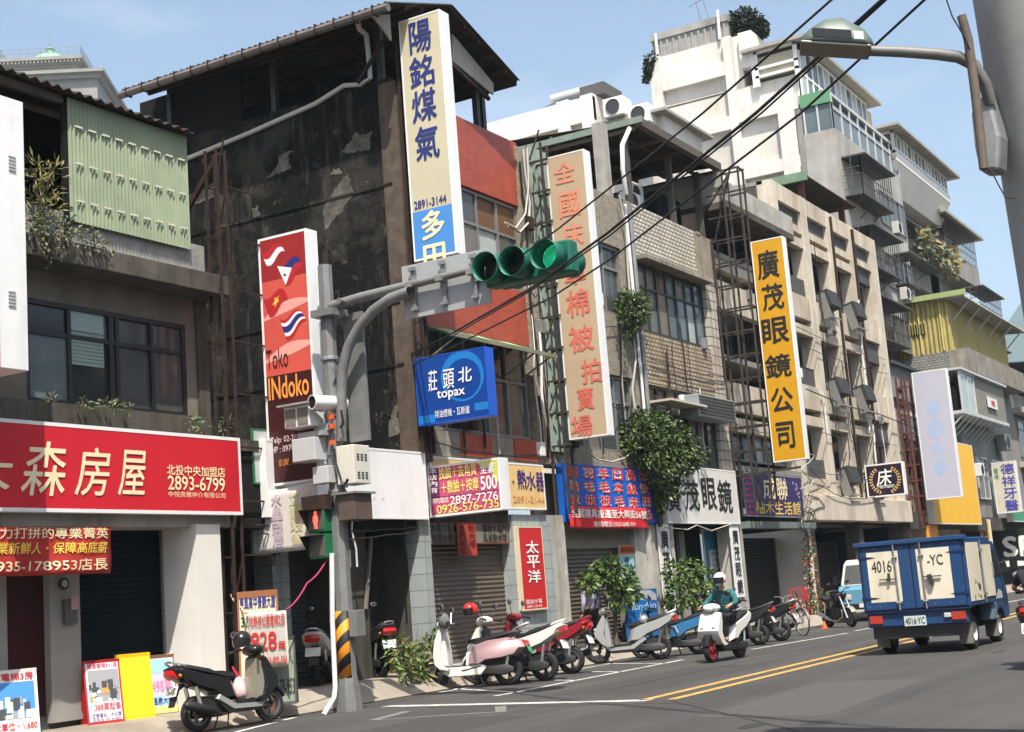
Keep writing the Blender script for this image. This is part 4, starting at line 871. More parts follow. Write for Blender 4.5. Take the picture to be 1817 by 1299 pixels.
mb = MB(); mb.open = True; mb.corr((X9 + .02, 20.5, 11.15), (0, -5.6, 0), (0, 0, 2.75), (1, 0, 0), 26, .035).corr((X9 + .05, 14.9, 11.15), (12.6, 0, 0), (0, 0, 2.4), (0, 1, 0), 60, .035); oc = mb.build("shed_wall", OCH, b9, smooth=60)
mb = MB(); [mb.box(X9 - .06, X9 - .015, y, y + .06, 11.2, 13.85) for y in (15.2, 16.2, 17.2, 18.2, 19.2, 20.2)]; sub(mb.build("shed_batten", mat("pale ochre batten", S(205, 190, 120), .6), b9), oc)
a, b = PX(1614, 578, X9), PX(1643, 592, X9); mb = MB(); mb.box(X9 - .05, X9 + .06, b.y, a.y, b.z, a.z); mb.build("vent_window", G_DARK, b9)
mb = MB(); [mb.box(X9 - .08, X9 - .05, b.y + (a.y - b.y) * i / 6 - .02, b.y + (a.y - b.y) * i / 6 + .02, b.z, a.z) for i in range(7)]; mb.build("vent_bar", OCH, b9)
mb = MB(); mb.open = True; mb.corr((X9 - .3, 14.0, 13.55), (14, 0, 0), (0, 7, .5), (0, -.1, 1), 60, .04); rf = mb.build("shed_roof", ROOFPALE, b9, smooth=60, solid=.03)
mb = MB(); mb.box(X9 - .35, X9 - .28, 13.9, 21, 13.6, 13.85); sub(mb.build("roof_edge", mat("green roof edge", S(150, 165, 110), .6), b9), rf)
mb = MB(); [mb.bar((X9 + 1 + i * 2.4, 14.1, 13.5), (X9 + 1 + i * 2.4, 14.9, 12.7), .06) for i in range(6)]; sub(mb.build("roof_strut", ALU_L, b9), rf)
a = PY(1712, 700, 14.2); b = PY(1790, 745, 14.2)
mb = MB(); mb.box(a.x - .6, b.x, 14.2, 15.1, 8.0, 8.15).box(a.x - .6, b.x, 14.1, 15.1, 9.95, 10.05); [mb.bar((x, 14.2, 8.0), (x, 15.1, 7.2), .05) for x in [a.x - .5 + i * .9 for i in range(10)]]; mb.build("bay_frame", ALU_L, b9)
mb = MB(); mb.box(a.x + 2.2, b.x, 14.3, 15.1, 8.15, 9.95); mb.build("bay_panel", mat("brownish bay panel", (.22, .20, .16), .7, var=.2), b9)
window(b9, a.x - .5, a.x + 2.2, 8.15, 9.95, 14.25, (1, 1), None, ALU_L, [G_PALE, G_BLUE], .08, 2)
for x0 in (69, 72.4, 75.4): window(b9, x0, x0 + 2.2, 4.4, 6.4, 15.05, (1, 1), 5.9, ALU_L, [G_MID, G_BLUE, G_DARK], .07, int(x0))
ac_unit(b9, 74.4, 15.0, 6.9, 1, .5, .8, M=ALU); ac_unit(b9, 68.2, 15.0, 5.4, .7, .4, .6)
MB().box(X9, 79, 14.7, 15.5, 2.9, 3.5).build("fascia", CONC_D, b9)
mb = MB(); mb.box(X9, 79, 15.6, 15.7, .26, 3).build("shopfront", DARKIN, b9)
b10 = thing("far_house", "dark grey house beyond the caged windows at the far end of the row", "building", (87, 15.5, .26))
mb = MB(); mb.box(79, 96, 15.1, 21, 3, 10.4).box(79, 96, 15.8, 16, .26, 3); mb.build("wall", GREYR, b10)
mb = MB(); [mb.box(79.5, 95, 14.4, 15.1, z, z + .3) for z in (6.3, 9.2)]; mb.build("ledge", CONC_L, b10)
for z in (3.8, 6.9): window(b10, 80, 95, z, z + 2, 15.05, (1,) * 8, z + 1.5, ALU, [G_MID, G_DARK], .08, 3)
mb = MB(); mb.open = True; mb.corr((79, 13.9, 11.8), (16, 0, 0), (0, 7, .4), (0, 0, 1), 50, .05); mb.build("roof", STEEL_D, b10, solid=.03); mb = MB(); mb.box(79.2, 96, 16, 20, 10.4, 11.9).build("roof_room", DARKIN, b10)
mb = MB(); [mb.bar((x, 14.0, .2), (x, 14.0, 10), .12) for x in (82, 88)]; mb.build("rack_pole", STEEL_D, b10)
b11 = thing("end_house", "pale house at the far end of the street row", "building", (112, 15.5, .26))
mb = MB(); mb.box(96.2, 170, 15.3, 24, .26, 9.5); mb.build("wall", CREAM, b11)
for z in (4, 7): window(b11, 98, 130, z, z + 1.7, 15.2, (1,) * 14, None, ALU, [G_MID, G_DARK, G_PALE], .1, 3)
# hills
mb = MB(); rn = random.Random(3); pts = []
for j in range(9):
    for i in range(61):
        y = -1200 + i * 45; t = j / 8; hgt = 440 * math.exp(-((y - 190) / 400) ** 2) + 170 * math.exp(-((y - 900) / 300) ** 2) + 24 * math.sin(y * .021) + 14 * math.sin(y * .05 + 1)
        pts.append((1850 + 400 * t, y, -2 + hgt * math.sin(t * math.pi / 2) * (1 + .015 * rn.uniform(-1, 1)) * min(1, i / 6, (60 - i) / 6)))
fc = [(j * 61 + i, j * 61 + i + 1, (j + 1) * 61 + i + 1, (j + 1) * 61 + i) for j in range(8) for i in range(60)]
st(mb.raw(pts, fc).build("hills", mat("wooded hill", (.035, .055, .025), .9, var=.4, scale=.02), smooth=180))
# ================================================================ signs
def _fit(fr):
    def at(px, py):
        d = _ray(px, py); t = (fr.O - CAM).dot(fr.n) / d.dot(fr.n); q = CAM + d * t - fr.O
        return q.dot(fr.u) / fr.W, 1 - q.dot(fr.v) / fr.H
    return at
def RC(fr, x0, y0, x1, y1):
    at = _fit(fr); mx_, my_ = (x0 + x1) / 2, (y0 + y1) / 2
    return (at(x0, my_)[0], at(mx_, y0)[1], at(x1, my_)[0], at(mx_, y1)[1])
Z = Vector((0, 0, 1))
def perp(name, label, X, Ya, Yb, z0, z1, t, face, edge, **k): return board(name, label, (X, Ya, z0), (0, -1, 0), Z, Ya - Yb, z1 - z0, t, face, edge, **k)
def flat(name, label, Xa, Xb, Y, z0, z1, t, face, edge, **k): return board(name, label, (Xa, Y, z0), (1, 0, 0), Z, Xb - Xa, z1 - z0, t, face, edge, **k)
WHITES = mat("white sign cabinet", (.78, .78, .76), .45, var=.05, grime=(.18, S(150, 140, 120)), streak=True)
ink = lambda n, *c, r=.6: mat(n, S(*c), r, var=.08)
CREAMI = ink("cream lettering", 240, 222, 178); WHITEI = ink("white lettering", 240, 238, 232); REDI = ink("red lettering", 205, 50, 45); BLACKI = ink("black lettering", 28, 24, 22)
NAVYI = ink("navy lettering", 30, 44, 110); YELI = ink("yellow lettering", 232, 200, 80)
# --- estate agent
REDS = mat("red sign face", S(200, 30, 44), .45, var=.06, scale=1, grime=(.15, S(140, 20, 30)))
r, fr = flat("shop_sign", "long red estate agency sign with cream brush lettering above the blue shutter", 8, PY(426, 800, 14.9).x, 14.9, PY(300, 912, 14.9).z, PY(300, 767, 14.9).z, .16, REDS, WHITES, border=.05)
words(r, fr, CREAMI, [("大", *RC(fr, -75, 800, 22, 868), dict(bold=.03, shear=.15)), ("森", *RC(fr, 35, 783, 117, 880), dict(bold=.015, shear=.2)), ("房", *RC(fr, 130, 794, 196, 880), dict(bold=.015, shear=.2)), ("屋", *RC(fr, 207, 799, 259, 880), dict(bold=.015, shear=.2)),
    ("北投中央加盟店", *RC(fr, 295, 827, 398, 845)), ("2893-6799", *RC(fr, 297, 846, 398, 871), dict(bold=.03)), ("中悅房屋仲介有限公司", *RC(fr, 298, 873, 399, 883), dict(bold=0))])
REDB = mat("red banner cloth", S(176, 44, 38), .8, var=.15, scale=3)
def cloth(name, label, fr, M, sag=.02, seed=1, cat="banner", ripple=.03):
    r = thing(name, label, cat, tuple(fr.p(.5, 1)))
    rn = random.Random(seed); mb = MB(); mb.open = True; n, k = 14, 10; ph = rn.uniform(0, 6); v = []
    def dep(a, b): return ripple * (math.sin(a * 9 + ph + b * 2) * (.4 + .6 * b) + .6 * math.sin(a * 17 + b * 6 + ph * 2) * b)
    for j in range(k + 1):
        for i in range(n + 1):
            a, b = i / n, j / k; v.append(fr.p(a, b + sag * math.sin(math.pi * a) * (1 - b), dep(a, b)))
    mb.raw(v, [(j * (n + 1) + i, (j + 1) * (n + 1) + i, (j + 1) * (n + 1) + i + 1, j * (n + 1) + i + 1) for j in range(k) for i in range(n)])
    mb.build("cloth", M, r, smooth=180, solid=.004); return r, dep
def cwords(root, fr, dep, M, items, name="lettering"):
    for it in items:
        mb = MB(); mb.open = True; t, x0, y0, x1, y1 = it[:5]; kw = it[5] if len(it) > 5 else {}
        tt = [(ch, x0, y0 + (y1 - y0) * i / len(t), x1, y0 + (y1 - y0) * (i + .92) / len(t)) for i, ch in enumerate(t)] if kw.get('vert') else [(t, x0, y0, x1, y1)]
        for s, a0, b0, a1, b1 in tt:
            v, f, nn = text_geo(s, kw.get('bold', .02), kw.get('shear', 0))
            P = [(a0 + a * (a1 - a0), b1 - b * (b1 - b0)) for a, b in v]; mb.raw([fr.p(a, b, dep(a, b) + .012 + _lift(i, nn)) for i, (a, b) in enumerate(P)], f)
        o = mb.build(name, M, root)
    return o
a, b = PY(-40, 975, 14.98), PY(197, 975, 14.98)
fr = Frame((a.x, 14.98, PY(100, 1020, 14.98).z), (1, 0, 0), Z, b.x - a.x, PY(100, 934, 14.98).z - PY(100, 1020, 14.98).z)
r, dp = cloth("banner", "red recruiting banner hung below the long red shop sign", fr, REDB, .03, 2)
cwords(r, fr, dp, CREAMI, [("努力打拼的專業菁英", *RC(fr, -30, 936, 190, 956)), ("0935-178953店長", *RC(fr, -25, 992, 190, 1014), dict(bold=.015))])
cwords(r, fr, dp, YELI, [("專業新鮮人・保障高底薪", *RC(fr, -30, 962, 190, 983), dict(bold=.025, shear=.15))], "yellow_lettering")
# --- white cabinet at the left edge, its side to the street
Xw = PY(48, 500, 14.05).x; r = thing("side_sign", "white sign cabinet with louvre vents beside the yellowing balcony plant", "sign", (Xw - .3, 14.6, 4.9))
zb_, zt_ = PY(30, 656, 14.05).z, PY(30, 178, 14.05).z
MB().box(Xw - .47, Xw, 14.05, 15.3, zb_, zt_).build("cabinet", WHITES, r, bevel=.01)
MB().box(Xw - .475, Xw - .47, 14.1, 15.25, zb_ + .05, zt_ - .05).build("face", REDS, r); MB().box(Xw - .485, Xw - .46, 14.03, 14.06, zb_, zt_).build("red_edge", REDS, r)
mb = MB()
for py in (290, 530):
    c = PY(22, py, 14.04); [mb.box(c.x - .055, c.x + .055, 14.035, 14.055, c.z + k * .045 - .009, c.z + k * .045 + .006) for k in range(-2, 3)]
mb.build("louvre", mat("louvre grey", (.42, .42, .41), .5), r)  # grey vent slats on the white cabinet
# --- tall shop sign with four flags
TOK = mat("salmon sign face", S(205, 84, 70), .5, var=0.1, scale=2, grime=(.3, S(173, 84, 70)), streak=True); TOKD = mat("maroon sign face", S(62, 22, 22), .45, var=0.12, scale=2, grime=(.3, S(70, 39, 35)), streak=True)
r, fr = perp("flag_sign", "tall narrow sign with four flags above maroon lower half", 17.95, PX(468, 640, 17.95).y, PX(556, 640, 17.95).y, PX(523, 858, 17.95).z, PX(501, 415, 17.95).z, .28, TOK, WHITES)
def quadgrid(fr, mb, pts): fr.poly(mb, pts)
mb = MB(); mb.open = True; fr.rect(mb, .04, .565, .96, .99, .005); mb.build("lower_face", TOKD, r)
mb = MB(); mb.open = True; fr.rect(mb, .04, .01, .96, .18, .0045); mb.build("upper_face", mat("deep red sign face", S(150, 36, 36), .5, var=0.1, scale=2, grime=(.3, S(134, 49, 45)), streak=True), r)
mb = MB(); mb.open = True
for t, y0 in ((.045, .33), (.05, .50)):
    for i in range(12):
        f = lambda s: y0 - .05 * s - .03 * math.sin(s * 3.1); a, b = i / 12, (i + 1) / 12; fr.poly(mb, [(.04 + .92 * a, f(a) + t * (.25 + .75 * math.sin(a * 3))), (.04 + .92 * b, f(b) + t * (.25 + .75 * math.sin(b * 3))), (.04 + .92 * b, f(b)), (.04 + .92 * a, f(a))], .0055)
mb.build("pale_wave", ink("pale wave", 226, 158, 146), r)
def flag(nm, pts, bands, extra=None):
    """pts: TL TR BR BL in sign fractions; bands: (v0,v1,material) down the flag"""
    TL, TR, BR, BL = [Vector(p) for p in pts]
    def uv(u, v): q = (TL * (1 - u) + TR * u) * (1 - v) + (BL * (1 - u) + BR * u) * v; return (q.x, q.y + .012 * math.sin(u * 6.2))
    mb = MB(); mb.open = True; ms = []
    for v0, v1, M in bands:
        if M not in ms: ms.append(M)
        mb.m = ms.index(M)
        for i in range(8): fr.poly(mb, [uv(i / 8, v1), uv((i + 1) / 8, v1), uv((i + 1) / 8, v0), uv(i / 8, v0)], .008)
    if extra:
        for P, M in extra:
            if M not in ms: ms.append(M)
            mb.m = ms.index(M); fr.poly(mb, [uv(*p) for p in P], .010)
    mb.build(nm, ms, r)
FW, FR_, FB, FY = ink("flag white", 235, 225, 228), ink("flag red", 178, 30, 36), ink("flag blue", 36, 40, 104), ink("flag yellow", 240, 190, 60)
def fp(*pp): at = _fit(fr); return [at(380 + x / 3.2475, 380 + y / 3.2475) for x, y in pp]
flag("flag", fp((268, 220), (385, 170), (408, 215), (305, 298)), [(0, .5, FR_), (.5, 1, FW)])
flag("flag", fp((365, 300), (488, 250), (515, 310), (412, 410)), [(0, .5, FB), (.5, 1, FR_)], [([(0, 0), (.02, 1), (.55, .5)], FW), ([(.12, .45), (.2, .55), (.26, .45), (.2, .36)], FY)])
star = [(.5 + .19 * (1 if k % 2 == 0 else .42) * math.sin(k * math.pi / 5), .5 - .27 * (1 if k % 2 == 0 else .42) * math.cos(k * math.pi / 5)) for k in range(10)]
flag("flag", fp((282, 485), (405, 435), (428, 490), (322, 597)), [(0, 1, FR_)], [(star, FY)])
flag("flag", fp((378, 605), (500, 555), (535, 612), (420, 725)), [(0, .17, FR_), (.17, .34, FW), (.34, .66, FB), (.66, .83, FW), (.83, 1, FR_)])
words(r, fr, ink("dark maroon lettering", 70, 18, 20), [("Toko", *RC(fr, 473, 619, 512, 653), dict(bold=0))])
words(r, fr, ink("orange lettering", 240, 150, 70), [("INdoko", *RC(fr, 477, 665, 549, 706), dict(bold=.03)), ("ID LINE : indokobeitou", *RC(fr, 496, 812, 548, 824), dict(bold=0))], "orange_lettering")
words(r, fr, ink("pale pink lettering", 225, 200, 200), [("Telp: 02-2898-2301", *RC(fr, 481, 771, 560, 785), dict(bold=0)), ("HP : 0970-182-925", *RC(fr, 482, 788, 560, 799), dict(bold=0))], "phone_lettering")
mb = MB()
for x in (16.95, 17.16):
    for y in (14.95, 15.18): mb.bar((x, y, .29), (x, y, 9.0), .036)
for i in range(9): z = 1.6 + i * .85; mb.bar((16.95, 15.18, z), (16.95, 14.95, z), .025).bar((16.95, 15.18, z), (17.16, 15.18, z), .025); mb.bar((17.16, 15.18, z), (17.16, 14.95, z + .85), .022).bar((17.16, 14.97, z + .02), (18.0, 14.97, z + .02), .024)
mb.bar((17.2, 15.1, 9.0), (17.2, 16.6, 7.4), .08); mb.build("rusty_mount", RUST, r)
# --- blank white board over the low shop
r, fr = flat("blank_sign", "blank sun-bleached white board over the low shop behind the pole", 17.75, PY(757, 860, 14.9).x, 14.9, 3.06, 4.32, .14, mat("bleached sign face", (.80, .80, .79), .55, var=.05, scale=1.5, grime=(.3, S(190, 186, 182)), streak=True), WHITES)
mb = MB(); mb.open = True
for i, x in enumerate((.34, .40, .47, .56, .62, .68)): fr.rect(mb, x, .70, x + .018, .745, .005)
mb.build("faded_mark", ink("faded mark", 205, 203, 205), r)
r, fr = flat("notice_sign", "narrow pale notice panel with green edge beside the flag sign", 17.6, 18.0, 15.03, 3.6, 4.5, .03, mat("pale notice", (.45, .48, .47), .5, var=.2, scale=3), mat("green edge", S(40, 110, 70), .5), border=.03)
# --- faded banner under the flag sign
XB = 17.85; fr = Frame((XB, PX(442, 925, XB).y, PX(500, 980, XB).z), (0, -1, 0), Z, PX(442, 925, XB).y - PX(566, 925, XB).y, PX(500, 865, XB).z - PX(500, 980, XB).z)
r, dp = cloth("banner", "faded off-white cloth banner of beauty services under the flag sign", fr, mat("off-white cloth", (.62, .59, .54), .85, var=.12, scale=2), .025, 5, "banner", .014)
cwords(r, fr, dp, ink("faded yellow lettering", 206, 202, 150), [("立體眼線", .60, .10, .76, .93, dict(vert=1))], "yellow_lettering")
cwords(r, fr, dp, ink("faded mauve lettering", 190, 165, 178), [("水晶塑唇", .34, .10, .50, .93, dict(vert=1))], "mauve_lettering"); cwords(r, fr, dp, ink("faded grey lettering", 175, 170, 166), [("身體舒壓", .10, .14, .24, .95, dict(vert=1, bold=.01)), ("仙紋眉面", .82, .12, .95, .95, dict(vert=1, bold=.0))], "grey_lettering")
# --- tall gas shop sign
TAN = mat("aged cream sign face", S(196, 186, 156), .5, var=.08, scale=1, grime=(.22, S(160, 144, 110)), streak=True)
r, fr = perp("gas_sign", "very tall cream sign with navy brush characters and blue foot", 22.1, 14.68, 13.72, 7.92, 12.74, .32, TAN, WHITES, border=.03)
mb = MB(); mb.open = True; y0 = _fit(fr)(765, 370)[1]; fr.rect(mb, .035, y0, .965, .99, .005); mb.build("lower_face", mat("blue sign face", S(72, 138, 205), .5, var=0.1, scale=2, grime=(.3, S(77, 123, 167)), streak=True), r)
words(r, fr, NAVYI, [("陽", *RC(fr, 726, 36, 766, 93), dict(bold=.035)), ("銘", *RC(fr, 727, 98, 771, 155), dict(bold=.035)), ("煤", *RC(fr, 731, 158, 775, 216), dict(bold=.035)), ("氣", *RC(fr, 737, 222, 780, 284), dict(bold=.035)), ("2891-3144", *RC(fr, 735, 351, 793, 366), dict(bold=.025))])
words(r, fr, CREAMI, [("多", *RC(fr, 748, 372, 790, 424), dict(bold=.05)), ("田", *RC(fr, 752, 432, 792, 480), dict(bold=.05))], "cream_lettering")
# --- blue appliance sign
BLU = mat("royal blue sign face", S(10, 62, 142), .4, var=0.1, scale=2, grime=(.3, S(33, 68, 122)), streak=True); BLUC = mat("blue cabinet", S(22, 84, 190), .45, var=.05)
r, fr = perp("appliance_sign", "royal blue appliance shop sign with pale blue ring on tiled house", 22.1, 14.83, 13.26, 4.79, 6.07, .28, BLU, BLUC, border=.02)
mb = MB(); mb.open = True
at = lambda a, k: (.66 + k * .30 * math.sin(a), .37 + k * .37 * math.cos(a))
for i in range(28):
    a, b = i / 28 * 2 * math.pi, (i + 1) / 28 * 2 * math.pi; wv = lambda q: .80 + .12 * math.cos(q - .3)
    if at(a, 1)[1] > .03 or 1: fr.poly(mb, [tuple(min(.985, max(.015, c)) for c in q) for q in (at(a, wv(a)), at(b, wv(b)), at(b, 1), at(a, 1))], .006)
fr.rect(mb, .80, .79, .985, .9, .006).rect if False else fr.rect(mb, .80, .79, .985, .9, .006); fr.rect(mb, .015, .86, .24, .975, .006)
mb.build("pale_ring", mat("mid blue sign ring", S(28, 118, 190), .4, var=.05), r)
words(r, fr, WHITEI, [("莊", *RC(fr, 760, 657, 777, 694), dict(bold=.01, shear=.1)), ("頭", *RC(fr, 786, 655, 807, 690), dict(bold=.01, shear=.1)), ("北", *RC(fr, 813, 651, 838, 678), dict(bold=.02, shear=.1)), ("topax", *RC(fr, 776, 690, 826, 709), dict(bold=.03)), ("排油煙機・瓦斯爐", *RC(fr, 772, 724, 834, 738), dict(bold=0))], d=.014)
# --- pink massage sign
PINK = mat("pink sign face", S(198, 74, 114), .5, var=0.1, scale=2, grime=(.3, S(168, 77, 102)), streak=True)
r, fr = perp("massage_sign", "pink massage sign with yellow corner and phone numbers", 22.5, 14.97, 13.38, 3.10, 4.06, .32, PINK, WHITES)
mb = MB(); mb.open = True; fr.poly(mb, [(.97, .03), (.97, .45), (.93, .44), (.86, .2), (.76, .14), (.68, .03)][::-1], .005); mb.build("yellow_corner", mat("lime yellow sign corner", S(214, 208, 92), .5), r)
mb = MB(); mb.open = True; fr.rect(mb, .045, .05, .155, .63, .0052); fr.rect(mb, .05, .615, .97, .63, .0052); mb.build("purple_panel", ink("purple panel", 96, 30, 90), r)
q = lambda x0, y0, x1, y1: RC(fr, 750 + x0 / 6.496, 800 + y0 / 6.496, 750 + x1 / 6.496, 800 + y1 / 6.496)
words(r, fr, WHITEI, [("本店內有", *q(85, 195, 170, 495), dict(vert=1)), ("全套", *q(660, 135, 835, 262), dict(bold=.03)), ("500", *q(670, 282, 862, 445), dict(bold=.03)), ("2897-7276", *q(318, 492, 875, 590), dict(bold=.02)), ("預約電話", *q(103, 540, 300, 605), dict(bold=0))])
words(r, fr, ink("pale yellow lettering", 240, 226, 120), [("挽臉＋去角質", *q(190, 160, 625, 310)), ("＋敷臉＋按摩", *q(220, 325, 650, 475)), ("0926-576-735", *q(165, 590, 885, 690))], "yellow_lettering")
# --- water heater sign
r, fr = flat("heater_sign", "aged yellow water heater sign with purple brush characters", 22.52, PY(966, 860, 14.92).x, 14.92, 3.30, 4.27, .14, mat("aged yellow sign face", S(226, 190, 126), .55, var=.1, grime=(.25, S(190, 150, 90)), streak=True), WHITES)
q = lambda x0, y0, x1, y1: RC(fr, 750 + x0 / 6.496, 800 + y0 / 6.496, 750 + x1 / 6.496, 800 + y1 / 6.496)
words(r, fr, ink("purple brush lettering", 52, 36, 120), [("熱", *q(1085, 215, 1190, 445), dict(bold=.03)), ("水", *q(1190, 240, 1295, 455), dict(bold=.03)), ("器", *q(1300, 250, 1390, 465), dict(bold=.03)), ("・", *q(1030, 340, 1050, 378), dict(bold=.03))])
words(r, fr, ink("faint orange lettering", 225, 165, 110), [("2891-3144", *q(1040, 520, 1400, 600), dict(bold=.02))], "faded_lettering")
# --- black lettered header panels above the brown shutter
fr_ = None
r, fr = flat("header_sign", "grimy cream panel with black characters above the brown shutter", PY(757, 960, 15.08).x, PY(903, 955, 15.08).x, 15.08, 2.6, 3.04, .03, mat("grimy cream panel", (.20, .18, .14), .8, var=.2), mat("red brown edge", S(110, 44, 34), .7), border=.03)
words(r, fr, BLACKI, [("水電冷氣備料", .05, .08, .42, .48, dict(bold=.01)), ("修理免費估價", .05, .52, .42, .92, dict(bold=.01)), ("專精水電門", .66, .08, .97, .48, dict(bold=.01)), ("馬達整修等", .66, .52, .97, .92, dict(bold=.01))])
r, fr = flat("paper_couplet", "faded red paper strips hanging over the brown shutter", PY(812, 960, 15.03).x, PY(845, 960, 15.03).x, 15.03, PY(828, 986, 15.03).z, PY(828, 927, 15.03).z, .02, mat("faded red paper", S(170, 62, 44), .85, var=.15), mat("faded red paper edge", S(160, 56, 40), .85), border=.01)
words(r, fr, ink("dark red lettering", 100, 20, 20), [("我們搬家", .08, .06, .4, .96, dict(vert=1)), ("對大福", .6, .04, .92, .75, dict(vert=1))])
r, fr = flat("red_sign", "narrow red vertical sign with white characters on the tiled pillar", PY(923, 1000, 14.9).x, PY(966, 1000, 14.9).x, 14.9, PY(945, 1083, 14.9).z, PY(945, 934, 14.9).z, .12, mat("bright red sign face", S(196, 36, 40), .5, var=0.1, scale=2, grime=(.3, S(167, 49, 48)), streak=True), mat("cream sign edge", S(214, 200, 170), .6), border=.03)
words(r, fr, WHITEI, [("太平洋", *RC(fr, 934, 958, 957, 1036), dict(vert=1, bold=.04)), ("國誠水電", *RC(fr, 933, 1063, 961, 1071), dict(bold=0)), ("2891-3144", *RC(fr, 934, 1073, 961, 1078), dict(bold=0))])
# --- bedding shop
r, fr = flat("bedding_sign", "bright blue bedding shop sign with columns of red characters", 27.72, PY(1167, 880, 14.92).x, 14.92, 3.05, 4.35, .14, mat("bright blue sign face", S(10, 98, 200), .5, var=0.1, scale=2, grime=(.3, S(33, 94, 164)), streak=True), mat("blue sign edge", S(20, 90, 180), .5), border=.015)
it = []
for i, (t, x0, x1) in enumerate((("蠶絲被", 1004, 1026), ("羽毛被", 1033, 1054), ("羊毛被", 1060, 1080), ("日本毛", 1086, 1104), ("高級床", 1110, 1128), ("嫁妝用品", 1134, 1152))): it.append((t, *RC(fr, x0 + 2, 826 + i * 1.5, x1 + 2, 898 + i * 1.5 if len(t) == 3 else 925), dict(vert=1, bold=.15)))
words(r, fr, WHITEI, it, "white_outline", .008); words(r, fr, ink("bright red lettering", 215, 40, 50), [(*i[:5], dict(vert=1, bold=.03)) for i in it], d=.016)
fr = Frame((PY(1010, 915, 14.82).x, 14.82, PY(1080, 938, 14.82).z), (1, 0, 0), Z, PY(1150, 915, 14.82).x - PY(1010, 915, 14.82).x, PY(1080, 900, 14.82).z - PY(1080, 938, 14.82).z)
r, dp = cloth("banner", "bright red removal banner tied across the blue bedding sign", fr, mat("bright red cloth", S(222, 38, 42), .7, var=.06), .02, 8, ripple=.025)
cwords(r, fr, dp, WHITEI, [("全國寢具搬遷至大興街56號", .02, .1, .98, .52, dict(bold=.035)), ("連絡電話:0937-045-989", .28, .66, .82, .92, dict(bold=.01))])
TANF = mat("tan sign face", S(182, 162, 134), .5, var=.08, scale=1, grime=(.25, S(150, 126, 96)), streak=True)
r, fr = perp("quilt_sign", "tall tan sign with nine red brush characters behind the traffic signal", 27.55, 14.56, 13.6, 4.80, 11.22, .30, TANF, WHITES, border=.03)
at_ = [("全", 983, 287, 1020, 325), ("國", 992, 340, 1030, 385), ("床", 998, 395, 1036, 440), ("單", 1002, 465, 1040, 505), ("棉", 1005, 513, 1046, 562), ("被", 1010, 577, 1054, 624), ("拍", 1032, 636, 1068, 680), ("賣", 1024, 688, 1055, 727), ("場", 1014, 737, 1052, 776)]
words(r, fr, ink("red brush lettering", 206, 106, 88), [(c, *RC(fr, *b), dict(bold=.035)) for c, *b in at_[3:]]); words(r, fr, ink("faded red brush lettering", 214, 138, 110), [(c, *RC(fr, *b), dict(bold=.035)) for c, *b in at_[:3]], "faded_lettering")
mb = MB()
for x in (27.5, 27.8):
    for y in (14.66, 15.0): mb.bar((x, y, 3.2), (x, y, 11.6), .05)
for i in range(10): z = 4.7 + i * .72; mb.bar((27.5, 15.0, z), (27.5, 14.5, z), .045).bar((27.8, 15.0, z), (27.8, 14.5, z), .045); (mb.bar((27.5, 15.0, z), (27.5, 14.66, z + .72), .03) if i % 2 else None)
mb.build("rusty_mount", mat("dark rusty steel", (.045, .032, .026), .85, .1, var=.4), r)
# --- opticians
r, fr = flat("optician_sign", "white optician fascia with black brush characters half hidden by creeper", 33.1, 38.0, 14.9, 3.05, 4.55, .14, mat("white sign face", (.66, .65, .61), .55, var=.06, grime=(.3, S(190, 178, 150)), streak=True), WHITES)
words(r, fr, BLACKI, [("廣", *RC(fr, 1180, 858, 1206, 908), dict(bold=.03)), ("茂", *RC(fr, 1214, 852, 1240, 906), dict(bold=.03)), ("眼", *RC(fr, 1245, 848, 1270, 905), dict(bold=.03)), ("鏡", *RC(fr, 1273, 852, 1298, 910), dict(bold=.03))])
r, fr = perp("yellow_sign", "tall golden yellow optician sign with six black brush characters", 38.1, 13.78, 12.82, 4.66, 11.0, .30, mat("golden yellow sign face", S(204, 150, 14), .5, var=0.1, scale=2, grime=(.3, S(172, 132, 30)), streak=True), WHITES, border=.03)
words(r, fr, BLACKI, [(c, *RC(fr, *b), dict(bold=.035)) for c, *b in (("廣", 1343, 443, 1382, 495), ("茂", 1352, 503, 1391, 550), ("眼", 1352, 563, 1400, 610), ("鏡", 1358, 628, 1404, 670), ("公", 1368, 687, 1408, 732), ("司", 1378, 748, 1410, 796))])
mb = MB()
for x in (38.0, 38.4):
    for y in (13.9, 14.4, 14.9): mb.bar((x, y, 3.5), (x, y, 11.3 if y > 14.5 else 13.2), .05)
for i in range(14): z = 4.4 + i * .68; mb.bar((38.0, 14.95, z), (38.0, 13.85, z), .045).bar((38.4, 14.95, z), (38.4, 13.85, z), .045); (mb.bar((38.0, 13.9, z), (38.4, 13.9, z), .04) if i % 2 else None)
mb.bar((38.2, 14.9, 11.2), (38.2, 14.2, 13.3), .05).bar((38.2, 15.6, 11.6), (38.2, 14.3, 13.1), .05).bar((38.05, 14.95, 4.4), (38.05, 13.0, 4.45), .06); mb.build("rusty_mount", bpy.data.materials["dark rusty steel"], r)
for k, (u0, u1, v0, v1, lb) in enumerate(((1172, 1192, 935, 1095, "white pillar board with black characters next to the blue denim board"), (1301, 1316, 935, 1060, "white pillar board with black characters between the blue poster and the teak shop"))):
    r, fr = flat("pillar_sign", lb, PY(u0, 1000, 14.93).x, PY(u1, 1000, 14.93).x, 14.93, PY(u0 + 8, v1, 14.93).z, 3.03, .03, WHITES, WHITES, border=.01)
    words(r, fr, BLACKI, [("廣茂眼鏡", .2, .05, .85, .97, dict(vert=1, bold=.04))])
r, fr = flat("poster", "tall blue poster with a white label in the optician's doorway", PY(1252, 1000, 15.5).x, PY(1303, 1000, 15.5).x, 15.5, 1.2, 2.95, .04, mat("blue poster", S(44, 112, 150), .5, var=.25, scale=1), WHITES, border=.03)
